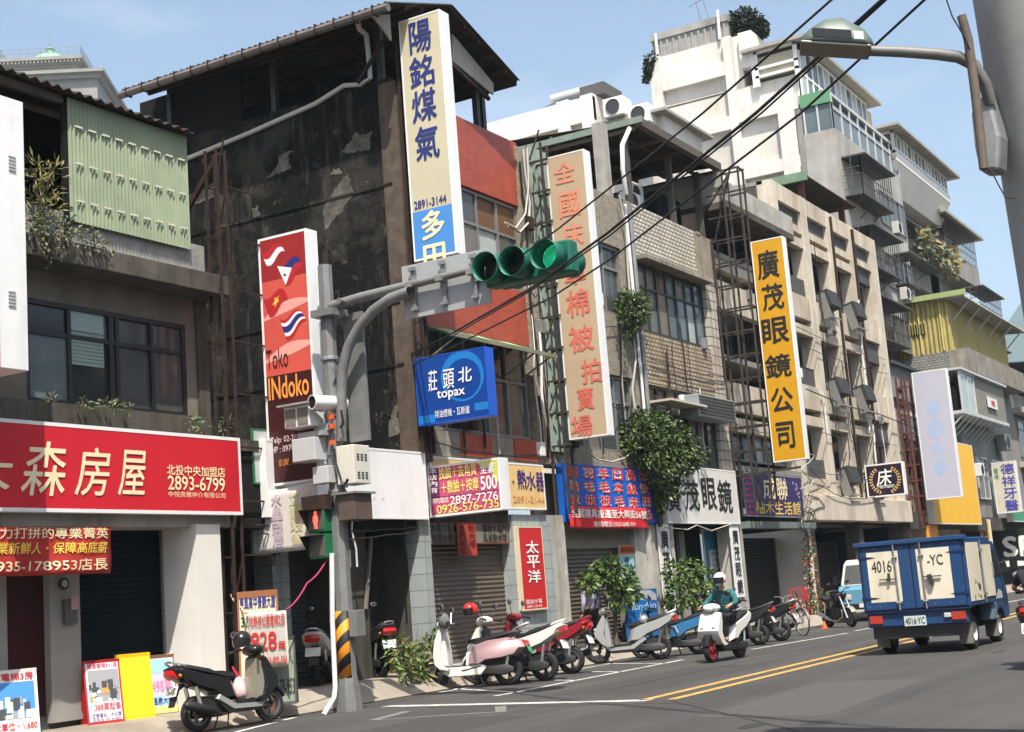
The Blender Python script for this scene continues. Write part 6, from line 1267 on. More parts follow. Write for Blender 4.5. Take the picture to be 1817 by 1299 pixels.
a, b = PX(1548, 88, 10.52), PX(1414, 80, 10.32); ax = (b - a).normalized(); sd = ax.cross(Z).normalized(); L = (b - a).length; T = Matrix.Translation(a) @ Matrix((ax, -sd, Z)).transposed().to_4x4()
LG1 = mat("grey green lamp shell", S(92, 106, 96), .5, .1, var=.15)
mb = MB(); prof = [(0, .07), (.05, .16), (.2, .25), (.34, .225), (.46, .14), (L, .03)]; v, f = [], []; m_ = 12
for x, hh in prof:
    wd = .03 + .12 * min(1, hh / .1)
    for j in range(m_ + 1): t_ = math.pi * j / m_; v.append(T @ Vector((x, wd * math.cos(t_), hh * math.sin(t_) - .01)))
f = [(i * (m_ + 1) + j, i * (m_ + 1) + j + 1, (i + 1) * (m_ + 1) + j + 1, (i + 1) * (m_ + 1) + j) for i in range(len(prof) - 1) for j in range(m_)]
mb.raw(v, f); mb.open = True; mb.build("shell", LG1, sl_, smooth=60, solid=.006)
mb = MB(); mb.box(.02, L - .02, -.145, .145, -.035, -.008, T); mb.build("base", mat("lamp base", (.22, .2, .17), .5, .2), sl_, bevel=.015)
mb = MB(); mb.box(.16, L - .12, -.152, .152, .02, .09, T); mb.build("dark_window", mat("dark lamp glass", (.02, .02, .02), .2), sl_); MB().box(.07, .145, -.15, .15, .02, .085, T).build("label_plate", ALU_L, sl_)
CAB = mat("black cable", (.012, .012, .013), .6, var=0)
def cable(label, pts, r, group="overhead cables", name="overhead_cable"):
    g = thing(name, label, "cable", tuple(pts[0]), group=group); mb = MB(); P = []
    for (a, b, sag) in zip(pts, pts[1:], [.0] * 9):
        for i in range(12): P.append(Vector(a).lerp(Vector(b), i / 12))
    mb.tube(P + [Vector(pts[-1])], r, 6); mb.build("strand", CAB, g, smooth=60)
def sagline(a, b, s, n=24): return [a.lerp(b, i / n) + Vector((0, 0, -4 * s * (i / n) * (1 - i / n))) for i in range(n + 1)]
def along(pix, xs): return [PX(*p, x) for p, x in zip(pix, xs)]
cable("upper overhead cable crossing the tan sign and running to the utility pole", along([(1790, -277), (1475, 0), (1248, 200), (1080, 335), (988, 408), (880, 486), (735, 575)], [10.98, 12.4, 13.9, 15.4, 16.6, 18.4, 22.1]), .012)
cable("thick twisted overhead cable below the upper one", along([(1790, -202), (1565, 0), (1342, 200), (1080, 412), (943, 511), (798, 594), (730, 628)], [10.99, 11.9, 13.2, 15.4, 17.3, 20.6, 22.15]), .017)
cable("thin overhead cable wound beside the thick twisted one", along([(1790, -195), (1572, 0), (1352, 200), (1082, 418), (945, 514), (800, 598), (730, 633)], [10.99, 11.92, 13.22, 15.42, 17.33, 20.63, 22.16]), .010)
cable("lowest overhead cable passing over the yellow sign", along([(1790, -137), (1640, 0), (1422, 200), (1080, 462), (978, 528), (818, 608), (732, 648)], [11.0, 11.7, 12.9, 15.4, 16.8, 20.2, 22.15]), .012)
cable("thin slack wires hanging beside the rusty conduit of the utility pole", along([(1676, -10), (1690, 30), (1708, 60), (1722, 90), (1735, 130)], [10.6, 10.65, 10.7, 10.75, 10.85]), .006, None)
cable("loose wire dangling below the bracket box of the utility pole", along([(1758, 300), (1770, 325), (1784, 350), (1800, 352)], [10.95, 10.95, 10.95, 11.0]), .006, None)
WCAB = mat("pale cable", (.42, .40, .36), .7)
def wcable(label, pts, r, M=WCAB, name="wall_cable"):
    g = thing(name, label, "cable", tuple(pts[0]), group="cables on the facades"); MB().tube(pts, r, 6).build("strand", M, g, smooth=60)
y = 14.88
wcable("pale cable bundle dropping down the pebbledash pillar by the red tiling", [PY(*p, y) for p in ((928, 265), (932, 310), (940, 360), (938, 395), (922, 412), (902, 400))], .03); wcable("second pale cable looping beside the red tiling", [PY(*p, y - .04) for p in ((935, 262), (938, 330), (932, 380), (915, 405), (896, 395))], .022)
wcable("white cable descending beside the round bush to the tree", [PY(*p, y) for p in ((1098, 345), (1110, 400), (1114, 480), (1122, 570), (1128, 640), (1122, 690), (1128, 740))], .03); wcable("pale cable hanging in an arc below the tan sign", [PY(*p, y) for p in ((1040, 800), (1060, 815), (1085, 820), (1110, 812), (1124, 800))], .02)
wcable("white cable sagging under the white optician fascia", [PY(*p, 14.8) for p in ((1180, 936), (1220, 940), (1236, 932), (1262, 942), (1298, 930))], .016)
rn = random.Random(21)
for i, (lb, x0) in enumerate((("tangled dark cables on the first column of the beige block", 1432), ("tangled dark cables hanging between teak sign and laurel sign", 1448), ("drooping cables across the balcony slab of the beige block", 1470), ("cable loop hanging at the corner of the teak sign", 1425))):
    P = []; x, z = x0, 800 + i * 15
    for k in range(16): P.append(PY(x + 12 * math.sin(k * 1.3 + i) + rn.uniform(-5, 5), z + k * (9 - i) + rn.uniform(-5, 5), 14.75 - .02 * i))
    if i == 2: P = [PY(1450 + k * 10, 860 + 26 * math.sin(k / 15 * math.pi) + rn.uniform(-2, 2), 14.68) for k in range(16)]
    if i == 3: P = [PY(1428 + 14 * math.cos(k * .9) + k * .5, 925 + 22 * math.sin(k * .9) + rn.uniform(-6, 6), 14.7) for k in range(20)]
    wcable(lb, P, .014, CAB if i != 0 else WCAB)
cable("thin cable strung across the far facades to the laurel sign", [PY(1430, 690, 14.8), PY(1500, 720, 14.8), PY(1560, 735, 14.8), PY(1700, 790, 14.8), PY(1800, 850, 14.8)], .02, None)
# ================================================================ scooters
PLATE = mat("number plate", (.72, .72, .70), .5, var=.05); PLATEG = mat("green number plate", S(60, 150, 110), .5, var=.05); SEATM = mat("black vinyl seat", (.016, .016, .017), .55, var=.2, bump=.1)
CHROME = mat("bright metal", (.62, .62, .60), .25, .9, var=.1); ENGM = mat("engine metal", (.014, .014, .014), .6, .1, var=.3, scale=12); TAILR = mat("red tail lamp", (.50, .015, .02), .25, var=.1); HEADL = mat("headlamp lens", (.55, .56, .56), .12, var=.1)
MIRG = mat("mirror glass", (.5, .55, .58), .08, .9, var=0); RIMG = mat("grey wheel rim", (.20, .20, .20), .4, .5, var=.15); RIMR = mat("red wheel rim", (.42, .03, .05), .4, .2); RIMK = mat("black wheel rim", (.03, .03, .03), .4, .3)
paintm = lambda n, c, r=.3, m=0.: mat(n, c, r, m, var=.05, spec=.5)
def wheel(root, x, r, wd, rim, name, hub=.05, sp=3, z=None):
    z = r if z is None else z; T = Matrix.Translation((x, 0, z)) @ Matrix.Rotation(R(90), 4, 'X'); q = wd / 2
    mb = MB(); mb.lathe([(r * .66, -q * .7), (r * .80, -q), (r * .93, -q * .85), (r, -q * .35), (r, q * .35), (r * .93, q * .85), (r * .80, q), (r * .66, q * .7), (r * .66, -q * .7)], 28, T); ty = mb.build(name, RUBBER, root, smooth=50)
    mb = MB(); mb.lathe([(r * .60, -q * .75), (r * .70, -q * .78), (r * .70, q * .78), (r * .60, q * .75), (r * .60, -q * .75)], 28, T); mb.lathe([(0, -q * .7), (hub, -q * .7), (hub, q * .7), (0, q * .7)], 12, T)
    for k in range(sp):
        a = 2 * math.pi * k / sp + .3
        for d in (-.18, .18): mb.bar((x + hub * .7 * math.cos(a), 0, z + hub * .7 * math.sin(a)), (x + r * .63 * math.cos(a + d), 0, z + r * .63 * math.sin(a + d)), .018, wd * .5, (0, 1, 0))
    sub(mb.build("rim", rim, root, smooth=35), ty); return ty
def arcpoly(cx, cz, r0, r1, a0, a1, n=9): return [(cx + r1 * math.cos(R(a0 + (a1 - a0) * i / n)), cz + r1 * math.sin(R(a0 + (a1 - a0) * i / n))) for i in range(n + 1)] + [(cx + r0 * math.cos(R(a1 - (a1 - a0) * i / n)), cz + r0 * math.sin(R(a1 - (a1 - a0) * i / n))) for i in range(n + 1)]
def scooter(label, loc, yaw, shield, rear, skirt=None, fender=None, rim=RIMK, plate=PLATE, ptext=None, retro=False, lean=4, inner=BLACKP, group="scooters parked along the kerb", rail=CHROME, scale=1., ride=False, cover=None, mirrors=(1, -1)):
    skirt = skirt or rear; fender = fender or shield
    r = thing("parked_scooter" if not ride else "ridden_scooter", label, "scooter", loc, yaw, group=group, local=True); r.rotation_euler = (R(lean if not ride else 0), 0, yaw); r.scale = (scale,) * 3
    wheel(r, .62, .24, .115, rim, "front_wheel"); wheel(r, -.60, .24, .125, rim, "rear_wheel")
    mb = MB(); [mb.tube([(.62, s * .075, .235), (.50, s * .065, .62)], .022, 8) for s in (1, -1)]; mb.build("fork", CHROME if retro else ENGM, r, smooth=40)
    mb = MB(); mb.puff(arcpoly(.60, .25, .25, .285, 15, 165), .075, .97, mid=.7); mb.build("front_fender", fender, r, smooth=50)
    if retro: sh = [(.47, .28), (.56, .36), (.585, .55), (.54, .80), (.475, .97), (.42, .99), (.42, .80), (.46, .55), (.40, .34), (.30, .29), (.32, .25)]
    else: sh = [(.40, .27), (.52, .33), (.66, .50), (.69, .60), (.60, .76), (.50, .93), (.44, .95), (.43, .80), (.48, .56), (.40, .36), (.26, .30)]
    MB().puff(sh, .235 if retro else .215, .9, mid=.55).build("leg_shield", shield, r, smooth=40)
    MB().puff([(.445, .86), (.40, .90), (.36, .60), (.34, .34), (.42, .36), (.47, .56)], .165, .92).build("inner_panel", inner, r, smooth=40)
    MB().puff([(.46, .25), (.36, .185), (-.20, .19), (-.30, .30), (-.20, .36), (.05, .335), (.36, .33)], .165, .94, mid=.75).build("floorboard", skirt if retro else BLACKP, r, smooth=40)
    if not retro: MB().puff([(.52, .33), (.38, .22), (-.10, .235), (-.36, .40), (-.32, .46), (-.05, .30), (.34, .285)], .178, .96, mid=.9).build("side_skirt", skirt, r, smooth=40)
    if retro: rb = [(.04, .34), (.02, .50), (-.06, .66), (-.30, .73), (-.62, .75), (-.86, .70), (-.92, .58), (-.82, .47), (-.55, .42), (-.25, .40), (-.1, .32)]
    else: rb = [(.02, .36), (-.06, .62), (-.22, .70), (-.55, .78), (-.92, .90), (-1.0, .87), (-.94, .76), (-.66, .60), (-.36, .50), (-.16, .36)]
    MB().puff(rb, .205 if retro else .19, .82).build("rear_body", rear, r, smooth=45)
    if retro: MB().puff([(.06, .34), (.05, .52), (-.02, .70), (-.12, .72), (-.12, .55), (-.05, .34)], .15, .95).build("seat_post", shield, r, smooth=40)
    se = [(.02, .68), (.0, .745), (-.20, .775), (-.38, .79), (-.48, .83), (-.80, .87), (-.84, .83), (-.45, .745), (-.10, .66)] if retro else [(.02, .66), (.0, .73), (-.20, .77), (-.36, .78), (-.46, .83), (-.84, .92), (-.88, .88), (-.45, .76), (-.10, .66)]
    MB().puff(se, .17, .8, mid=.75).build("seat", SEATM, r, smooth=50)
    mb = MB(); mb.puff([(-.08, .22), (-.12, .40), (-.50, .46), (-.66, .38), (-.66, .24), (-.5, .17), (-.25, .16)], .10, .9); mb.puff([(-.20, .20), (-.22, .30), (-.60, .33), (-.73, .28), (-.72, .20), (-.55, .16)], .035, .85, Matrix.Translation((0, .125, 0))); mb.build("engine", ENGM, r, smooth=40)
    mb = MB(); mb.tube([(-.12, -.12, .2), (-.3, -.15, .18), (-.42, -.165, .24)], .02, 8).tube([(-.40, -.165, .23), (-.46, -.165, .25), (-.86, -.175, .36), (-.90, -.175, .37)], [.03, .062, .062, .03], 12); ex = mb.build("exhaust", mat("black exhaust", (.016, .016, .016), .55, .2) if "black exhaust" not in bpy.data.materials else bpy.data.materials["black exhaust"], r, smooth=40)
    mb = MB(); mb.tube([(-.60, .13, .3), (-.66, .13, .60)], .03, 8).tube([(-.60, -.13, .3), (-.66, -.13, .60)], .03, 8); mb.build("shock_absorber", CHROME, r, smooth=40)
    mb = MB(); mb.prism([(-.80, .66), (-.92, .58), (-1.0, .36), (-.985, .355), (-.88, .57), (-.78, .62)], -.065, .065); mb.build("mudguard", BLACKP, r)
    T = Matrix.Translation((-.965, 0, .565)) @ Matrix.Rotation(R(22), 4, 'Y'); mb = MB(); mb.box(-.006, .004, -.13, .13, -.075, .075, T); pl = mb.build("number_plate", plate, r)
    if ptext:
        fr = Frame(T @ Vector((-.008, .125, -.07)), (0, -1, 0), T.to_3x3() @ Vector((0, 0, 1)), .25, .14); mb = MB(); mb.open = True; fr.text(mb, ptext, .06, .15, .94, .88, .02, d=.003); sub(mb.build("plate_lettering", BLACKI, r), pl)
    MB().puff([(-.90, .84), (-1.0, .85), (-1.015, .79), (-.95, .72), (-.88, .74)] if not retro else [(-.86, .70), (-.95, .68), (-.97, .61), (-.92, .56), (-.86, .58)], .12 if not retro else .07, .8).build("tail_lamp", TAILR, r, smooth=40)
    mb = MB(); [mb.ball((-.88 if not retro else -.80, s * .145, .77 if not retro else .62), (.05, .03, .035), 10, 6) for s in (1, -1)]; mb.build("indicator", mat("amber lens", (.55, .2, .03), .25) if "amber lens" not in bpy.data.materials else bpy.data.materials["amber lens"], r, smooth=60)
    mb = MB(); mb.tube([(-.74, .13, .85), (-.84, .145, .90), (-.98, .08, .95), (-.99, 0, .96), (-.98, -.08, .95), (-.84, -.145, .90), (-.74, -.13, .85)], .016, 8); mb.build("grab_rail", rail, r, smooth=40)
    mb = MB(); mb.tube([(.45, 0, .90), (.41, 0, 1.02)], .035, 8); [mb.tube([(.41, s * .05, 1.03), (.38, s * .20, 1.05), (.32, s * .25, 1.04)], .014, 8) for s in (1, -1)]; mb.build("handlebar", CHROME if retro else BLACKP, r, smooth=40)
    mb = MB(); [mb.tube([(.34, s * .24, 1.04), (.26, s * .35, 1.02)], .02, 8) for s in (1, -1)]; [mb.tube([(.40, s * .22, 1.045), (.36, s * .34, 1.03)], .007, 6) for s in (1, -1)]; mb.build("grip", BLACKP, r, smooth=40)
    if retro: mb = MB(); mb.ball((.47, 0, 1.02), (.085, .085, .085)); mb.build("headlamp_shell", CHROME, r, smooth=60); MB().ball((.51, 0, 1.02), (.055, .075, .075)).build("headlamp", HEADL, r, smooth=60)
    else:
        MB().ball((.43, 0, 1.02), (.135, .19, .085), 16, 10).build("handlebar_cover", shield, r, smooth=60); MB().ball((.525, 0, 1.0), (.05, .12, .055), 14, 8).build("headlamp", HEADL, r, smooth=60)
        mb = MB(); [mb.ball((.64, s * .12, .66), (.05, .045, .03), 10, 6) for s in (1, -1)]; mb.build("front_indicator", HEADL, r, smooth=60)
    mb = MB(); [mb.tube([(.37, s * .21, 1.05), (.38, s * .25, 1.14), (.37, s * .30, 1.25)], .007, 6) for s in mirrors]; mb.build("mirror_stem", BLACKP if not retro else CHROME, r, smooth=40)
    for s in mirrors:
        mb = MB(); mb.ball((.37, s * .32, 1.28), (.022, .075, .05), 12, 8); mr = mb.build("mirror", BLACKP, r, smooth=60); mb = MB(); mb.ball((.352, s * .32, 1.28), (.008, .065, .042), 12, 8); sub(mb.build("mirror_glass", MIRG, r, smooth=60), mr)
    if not ride: mb = MB(); mb.tube([(-.16, .12, .2), (-.22, .16, .015)], .013, 6).tube([(-.16, -.12, .2), (-.22, -.16, .015)], .013, 6); mb.build("stand", BLACKP, r)
    mb = MB(); [mb.tube([(.36, s * .20, 1.03), (.47, s * .17, 1.10), (.55, s * .10, 1.0), (.57, s * .05, .9)], .006, 5) for s in (1, -1)]; mb.tube([(.30, .1, .3), (.1, .17, .27), (-.2, .16, .32), (-.5, .15, .26)], .009, 5); mb.build("control_cable", BLACKP, r, smooth=60)
    w_ = .196 if retro else .181
    mb = MB(); [mb.bar((-.30, s * w_, .58), (-.78, s * w_ * .985, .74), .012, .014) for s in (1, -1)]; mb.build("trim_stripe", CHAM if shield is not SLV else BLACKP, r)
    mb = MB(); mb.box(-.02, .36, -.12, .12, .338, .346); [mb.box(.02 + .06 * i, .04 + .06 * i, -.11, .11, .346, .352) for i in range(5)]; mb.build("foot_mat", RUBBER, r)
    if cover: MB().ball((.36, .24, 1.06), (.10, .09, .13), 12, 8).build("hand_muff", cover, r, smooth=60)
    return r
def by_wheels(f, b): f = Vector(f); b = Vector(b); d = f - b; return ((f.x + b.x) / 2, (f.y + b.y) / 2), math.atan2(d.y, d.x)
WHB = paintm("glossy white body", (.68, .67, .63)); PNK = paintm("dusty pink body", S(178, 146, 146), .35, .3); BLKB = paintm("glossy black body", (.015, .015, .016), .25); SLV = paintm("silver body", (.42, .42, .40), .35, .5); REDB_ = paintm("deep red body", (.26, .012, .022), .28); BLUB = paintm("bright blue body", (.03, .16, .34), .35, .2); GRYB = paintm("dark grey body", (.10, .11, .11), .35, .4); CHAM = paintm("grey silver trim", (.33, .33, .29), .4, .4)
s1 = scooter("black and silver scooter with a shopping bag parked by the sandwich boards", (15.62, 13.9, .03), R(-13), BLKB, BLKB, SLV, BLKB, RIMG, PLATE, "716-HSK", lean=-5, inner=CHAM, mirrors=(1,), scale=1.0)
scooter("white and dusty pink retro scooter with a green plate", (21.75, 13.82, 0), R(108), WHB, PNK, WHB, PNK, RIMK, PLATEG, None, True, 5, WHB, scale=1.1, cover=mat("grey quilt muff", (.14, .14, .14), .8, var=.4, scale=20))
scooter("white scooter with black seat parked between the pink and the red one", (22.55, 13.5, 0), R(98), WHB, WHB, BLKB, WHB, RIMK, PLATE, None, rail=WHB, scale=1.1)
scooter("deep red scooter with white plate beside the bedding shop", (24.2, 13.85, 0), R(99), REDB_, REDB_, BLKB, REDB_, RIMG, PLATE, None, rail=REDB_, scale=1.1)
scooter("silver scooter parked side-on before the small street tree", (27.5, 13.52, 0), R(112), SLV, SLV, SLV, SLV, RIMK, PLATE, None, lean=5, inner=SLV, scale=1.05)
scooter("bright blue scooter half hidden by the oncoming rider", (28.75, 13.15, 0), R(112), BLUB, BLUB, BLKB, BLUB, RIMK, PLATE, None, rail=BLUB)
scooter("black scooter with grey tail just behind the oncoming rider", (31.5, 12.8, 0), R(99), BLKB, BLKB, BLKB, BLKB, RIMK, PLATE, None, rail=GRYB)
scooter("black scooter with big white plate next to the bicycle", (32.95, 12.8, 0), R(98), BLKB, BLKB, BLKB, BLKB, RIMK, PLATE, None)
scooter("dark scooter with pale side panel in the shadow behind the signal pole", (20.0, 15.65, .3), R(25), BLKB, WHB, BLKB, paintm("pale blue fender", S(200, 214, 220)), RIMK, PLATE, None, lean=0)
scooter("dark scooter deepest in the shop shadow by the concrete pillar", (21.35, 15.75, .3), R(60), BLKB, BLKB, BLKB, BLKB, RIMK, PLATE, None, lean=0)
# bag and helmets
def helmet(root_or_none, label, c, M, visor=None, s=1., yaw=0, parent=None):
    g = parent or thing("helmet", label, "helmet", tuple(c)); T = (Matrix() if parent else Matrix()) ; c = Vector(c)
    mb = MB(); T = Matrix.Translation(c) @ Matrix.Rotation(yaw, 4, 'Z') @ Matrix.Diagonal((.145 * s, .125 * s, .13 * s, 1))
    mb.lathe([(math.cos(a), math.sin(a)) for a in [R(-35 + 125 * i / 9) for i in range(10)]], 20, T); mb.open = True
    h = mb.build("helmet" if parent else "shell", M, g, smooth=60, solid=.012)
    if visor: T = Matrix.Translation(c) @ Matrix.Rotation(yaw, 4, 'Z') @ Matrix.Diagonal((.16 * s, .135 * s, .12 * s, 1)) @ Matrix.Rotation(R(-62), 4, 'Z'); mb = MB(); mb.open = True; mb.lathe([(.9, -.75), (1, -.35), (1, .25)], 12, T, R(124)); v = mb.build("visor", visor, g, smooth=60); sub(v, h) if parent else None
    return g
SMOKE = mat("smoked visor", (.02, .022, .025), .08)
helmet(None, "glossy black helmet hung on the mirror of the scooter by the sandwich boards", PZ(430, 1137, 1.0) * 0 + PX(430, 1136, 16.1), BLKB, SMOKE, 1.05, R(200)); helmet(None, "bright red helmet resting on the handlebar of the pink scooter", PX(835, 1082, 21.5), paintm("bright red helmet", (.62, .03, .025)), SMOKE, 1.0, R(170))
helmet(None, "small silver helmet lying on the seat of the silver scooter", PX(1142, 1100, 27.6), SLV, None, .8, 0)
c = PX(425, 1222, 16.0); g = thing("shopping_bag", "thin pinkish plastic shopping bag hung at the scooter's footwell", "bag", tuple(c))
mb = MB(); mb.lathe([(.0, -.15), (.10, -.14), (.125, -.06), (.11, .03), (.06, .12), (.03, .17)], 14, Matrix.Translation(c)); 
for i, v in enumerate(mb.v): mb.v[i] = v + Vector((.012 * math.sin(i * 2.7), .012 * math.cos(i * 1.9), .01 * math.sin(i * 1.3)))
mb.build("bag", mat("pinkish plastic film", S(220, 190, 188), .35, var=.2, scale=14), g, smooth=80); mb = MB(); mb.tube([c + Vector((0, 0, .15)), c + Vector((-.04, .03, .24)), c + Vector((-.06, .06, .32))], [.03, .02, .012], 6).tube([c + Vector((0, 0, .12)), c + Vector((.02, -.04, .05)), c + Vector((.03, -.05, -.02))], [.012, .02, .01], 6); mb.build("handle", mat("red plastic handle", S(200, 40, 60), .4), g, smooth=60)
# ================================================================ people
SKIN = mat("skin", S(196, 146, 116), .55, var=.06); HAIRB = mat("dark brown hair", (.03, .016, .010), .6, var=.3, scale=30); TEAL = mat("teal jacket", S(38, 96, 100), .85, var=.3, scale=9, bump=.5); BLKT = mat("black trousers", (.014, .014, .016), .85, var=.2, bump=.15); SHOE = mat("dark shoe", (.02, .02, .02), .6)
def hand_nodes(nd, ed, wr, key, d, side, curl):
    """palm and five fingers from wrist point wr along d, bending towards curl"""
    wr = Vector(wr); d = Vector(d).normalized(); cu = Vector(curl).normalized(); ac = d.cross(cu).normalized() * side
    p = wr + d * .055; nd[key + "p"] = (*p, (.030, .018)); ed.append((key, key + "p"))
    for i, (o, ln) in enumerate(((-.030, .072), (-.010, .080), (.010, .076), (.029, .060))):
        a = p + d * .035 + ac * o; b = a + d * ln * .45 + cu * .012; c = b + (d * .35 + cu * .8).normalized() * ln * .5
        k = key + "f%d" % i; nd[k + "a"] = (*a, .0095); nd[k + "b"] = (*b, .009); nd[k + "c"] = (*c, .0075); ed += [(key + "p", k + "a"), (k + "a", k + "b"), (k + "b", k + "c")]
    a = p - ac * .035 - d * .005; b = a - ac * .012 + d * .03 + cu * .015; c = b + d * .02 + cu * .02; nd[key + "ta"] = (*a, .011); nd[key + "tb"] = (*b, .010); nd[key + "tc"] = (*c, .008); ed += [(key + "p", key + "ta"), (key + "ta", key + "tb"), (key + "tb", key + "tc")]
def person(label, loc, yaw, J, top, legs, group=None, sleeves=1.0, scale=1., hair=None, headyaw=0, short=False):
    """J: joints pelvis, chest, neck, head, shoulder/elbow/wrist/hip/knee/ankle/toe for both sides (L,R)"""
    r = thing("person", label, "person", loc, yaw, group=group, local=True); r.scale = (scale,) * 3; V = {k: Vector(v) for k, v in J.items()}
    nd = {"pel": (*V["pel"], (.11, .09))}; ed = []; mid = V["pel"].lerp(V["chest"], .5); nd["mid"] = (*mid, (.11, .08)); nd["chest"] = (*V["chest"], (.13, .09)); nd["neck"] = (*V["neck"], .05); up_ = (V["head"] - V["neck"]).normalized(); nd["jaw"] = (*(V["head"] - up_ * .05 + Vector((.02, 0, 0))), (.062, .07)); nd["head"] = (*(V["head"] + up_ * .03), (.078, .09)); nd["crown"] = (*(V["head"] + up_ * .10), (.055, .065))
    ed += [("pel", "mid"), ("mid", "chest"), ("chest", "neck"), ("neck", "jaw"), ("jaw", "head"), ("head", "crown")]
    for s, sg in (("L", 1), ("R", -1)):
        nd["sh" + s] = (*V["sh" + s], .055); nd["el" + s] = (*V["el" + s], .038); nd["wr" + s] = (*V["wr" + s], (.028, .024)); nd["hip" + s] = (*V["hip" + s], .085); nd["kn" + s] = (*V["kn" + s], .055); nd["an" + s] = (*V["an" + s], .036); nd["to" + s] = (*V["to" + s], .032)
        ed += [("chest", "sh" + s), ("sh" + s, "el" + s), ("el" + s, "wr" + s), ("pel", "hip" + s), ("hip" + s, "kn" + s), ("kn" + s, "an" + s), ("an" + s, "to" + s)]
        hand_nodes(nd, ed, V["wr" + s], "wr" + s, V["wr" + s] - V["el" + s], sg, J.get("curl", (0, 0, -1)))
    body = skin("body", nd, ed, SKIN, r)
    mb = MB(); h = V["head"]; Q = Matrix.Translation(h) @ Matrix.Rotation(headyaw, 4, 'Z'); mb.ball(Q @ Vector((.088, 0, -.005)), (.02, .013, .024), 8, 6); [mb.ball(Q @ Vector((0, s * .082, 0)), (.02, .010, .032), 8, 6) for s in (1, -1)]; sub(mb.build("face_detail", SKIN, r, smooth=80), body)
    mb = MB(); [mb.ball(Q @ Vector((.082, s * .032, .028)), (.010, .014, .008), 8, 6) for s in (1, -1)]; mb.build("eye", mat("dark eye", (.02, .015, .012), .2) if "dark eye" not in bpy.data.materials else bpy.data.materials["dark eye"], r, smooth=80); MB().ball(Q @ Vector((.080, 0, -.048)), (.010, .024, .008), 8, 6).build("mouth", mat("lips", S(150, 80, 76), .5) if "lips" not in bpy.data.materials else bpy.data.materials["lips"], r, smooth=80)
    g = .020; nd2 = {"pel": (*(V["pel"] + Vector((0, 0, -.02))), (.15, .125)), "mid": (*mid, (.145, .115)), "chest": (*V["chest"], (.155, .115)), "col": (*(V["chest"].lerp(V["neck"], .75)), .062)}; e2 = [("pel", "mid"), ("mid", "chest"), ("chest", "col")]
    for s in "LR":
        w2 = V["el" + s].lerp(V["wr" + s], .9 if not short else .02); nd2["sh" + s] = (*V["sh" + s], .078); nd2["el" + s] = (*V["el" + s].lerp(V["sh" + s], .0 if not short else .25), .06); e2 += [("chest", "sh" + s), ("sh" + s, "el" + s)]
        if not short: nd2["wr" + s] = (*w2, .042); e2.append(("el" + s, "wr" + s))
    skin("jacket" if not short else "shirt", nd2, e2, top, r)
    nd3 = {"pel": (*(V["pel"] + Vector((0, 0, .02))), (.135, .11))}; e3 = []
    for s in "LR": nd3["hip" + s] = (*V["hip" + s], .10); nd3["kn" + s] = (*V["kn" + s], .075); nd3["an" + s] = (*V["an" + s].lerp(V["kn" + s], .12), .058); e3 += [("pel", "hip" + s), ("hip" + s, "kn" + s), ("kn" + s, "an" + s)]
    skin("trousers", nd3, e3, legs, r)
    for s in "LR": a, t = V["an" + s], V["to" + s]; skin("shoe", {"a": (*(a + Vector((0, 0, -.02))), .05), "b": (*a.lerp(t, .6), .048), "c": (*t, .042)}, [("a", "b"), ("b", "c")], SHOE, r, 1)
    if hair: mb = MB(); mb.open = True; mb.lathe([(math.cos(a), math.sin(a)) for a in [R(-50 + 140 * i / 9) for i in range(10)]], 16, Q @ Matrix.Translation((-.015, 0, .03)) @ Matrix.Diagonal((.105, .095, .115, 1)), R(360)); mb.build("hair", hair, r, smooth=70, solid=.01)
    return r
def seated(dx=0): 
    J = dict(pel=(-.24, 0, .84), chest=(-.16, 0, 1.20), neck=(-.10, 0, 1.38), head=(-.05, 0, 1.51), curl=(.2, 0, -1))
    for s, g in (("L", 1), ("R", -1)): J.update({"sh" + s: (-.14, g * .19, 1.28), "el" + s: (.0, g * .33, 1.09), "wr" + s: (.235, g * .315, 1.055), "hip" + s: (-.20, g * .10, .82), "kn" + s: (.20, g * .15, .80), "an" + s: (.17, g * .13, .40), "to" + s: (.32, g * .14, .36)})
    return J
pos, yw = by_wheels((25.76, 10.97), (26.97, 10.84)); yw = R(176)
scooter("white scooter with red wheels ridden towards the camera", (*pos, 0), yw, WHB, WHB, BLKB, BLKB, RIMR, PLATE, None, ride=True, group=None)
rd = person("scooter rider in teal jacket and white helmet with a face mask", (*pos, 0), yw, seated(), TEAL, BLKT); helmet(None, None, (-.05, 0, 1.56), WHB, SMOKE, 1.0, 0, rd)
mb = MB(); mb.ball((.01, 0, 1.465), (.078, .075, .055), 14, 8); mb.build("face_mask", mat("pale green mask", S(170, 196, 190), .8), rd, smooth=80)
pos = (21.45, 4.05)
scooter("dark scooter with red tail lamp ridden away behind the blue truck", (*pos, 0), R(2), BLKB, GRYB, BLKB, BLKB, RIMK, PLATE, "171-NKL", ride=True, group=None)
rd = person("rider in black T-shirt seen from behind on the dark scooter", (*pos, 0), R(2), seated(), mat("black shirt", (.016, .016, .018), .85, var=.2, bump=.15), BLKT, short=True); helmet(None, None, (-.05, 0, 1.56), paintm("dark blue helmet", (.015, .02, .05)), None, 1.0, 0, rd)
mb = MB(); mb.ball((-.13, 0, 1.42), (.06, .085, .10), 12, 8); mb.build("hair", mat("reddish brown hair", (.09, .03, .015), .6, var=.3, scale=30), rd, smooth=80)
J = dict(pel=(0, 0, .92), chest=(.0, 0, 1.28), neck=(.01, 0, 1.47), head=(.03, 0, 1.60), curl=(1, 0, 0))
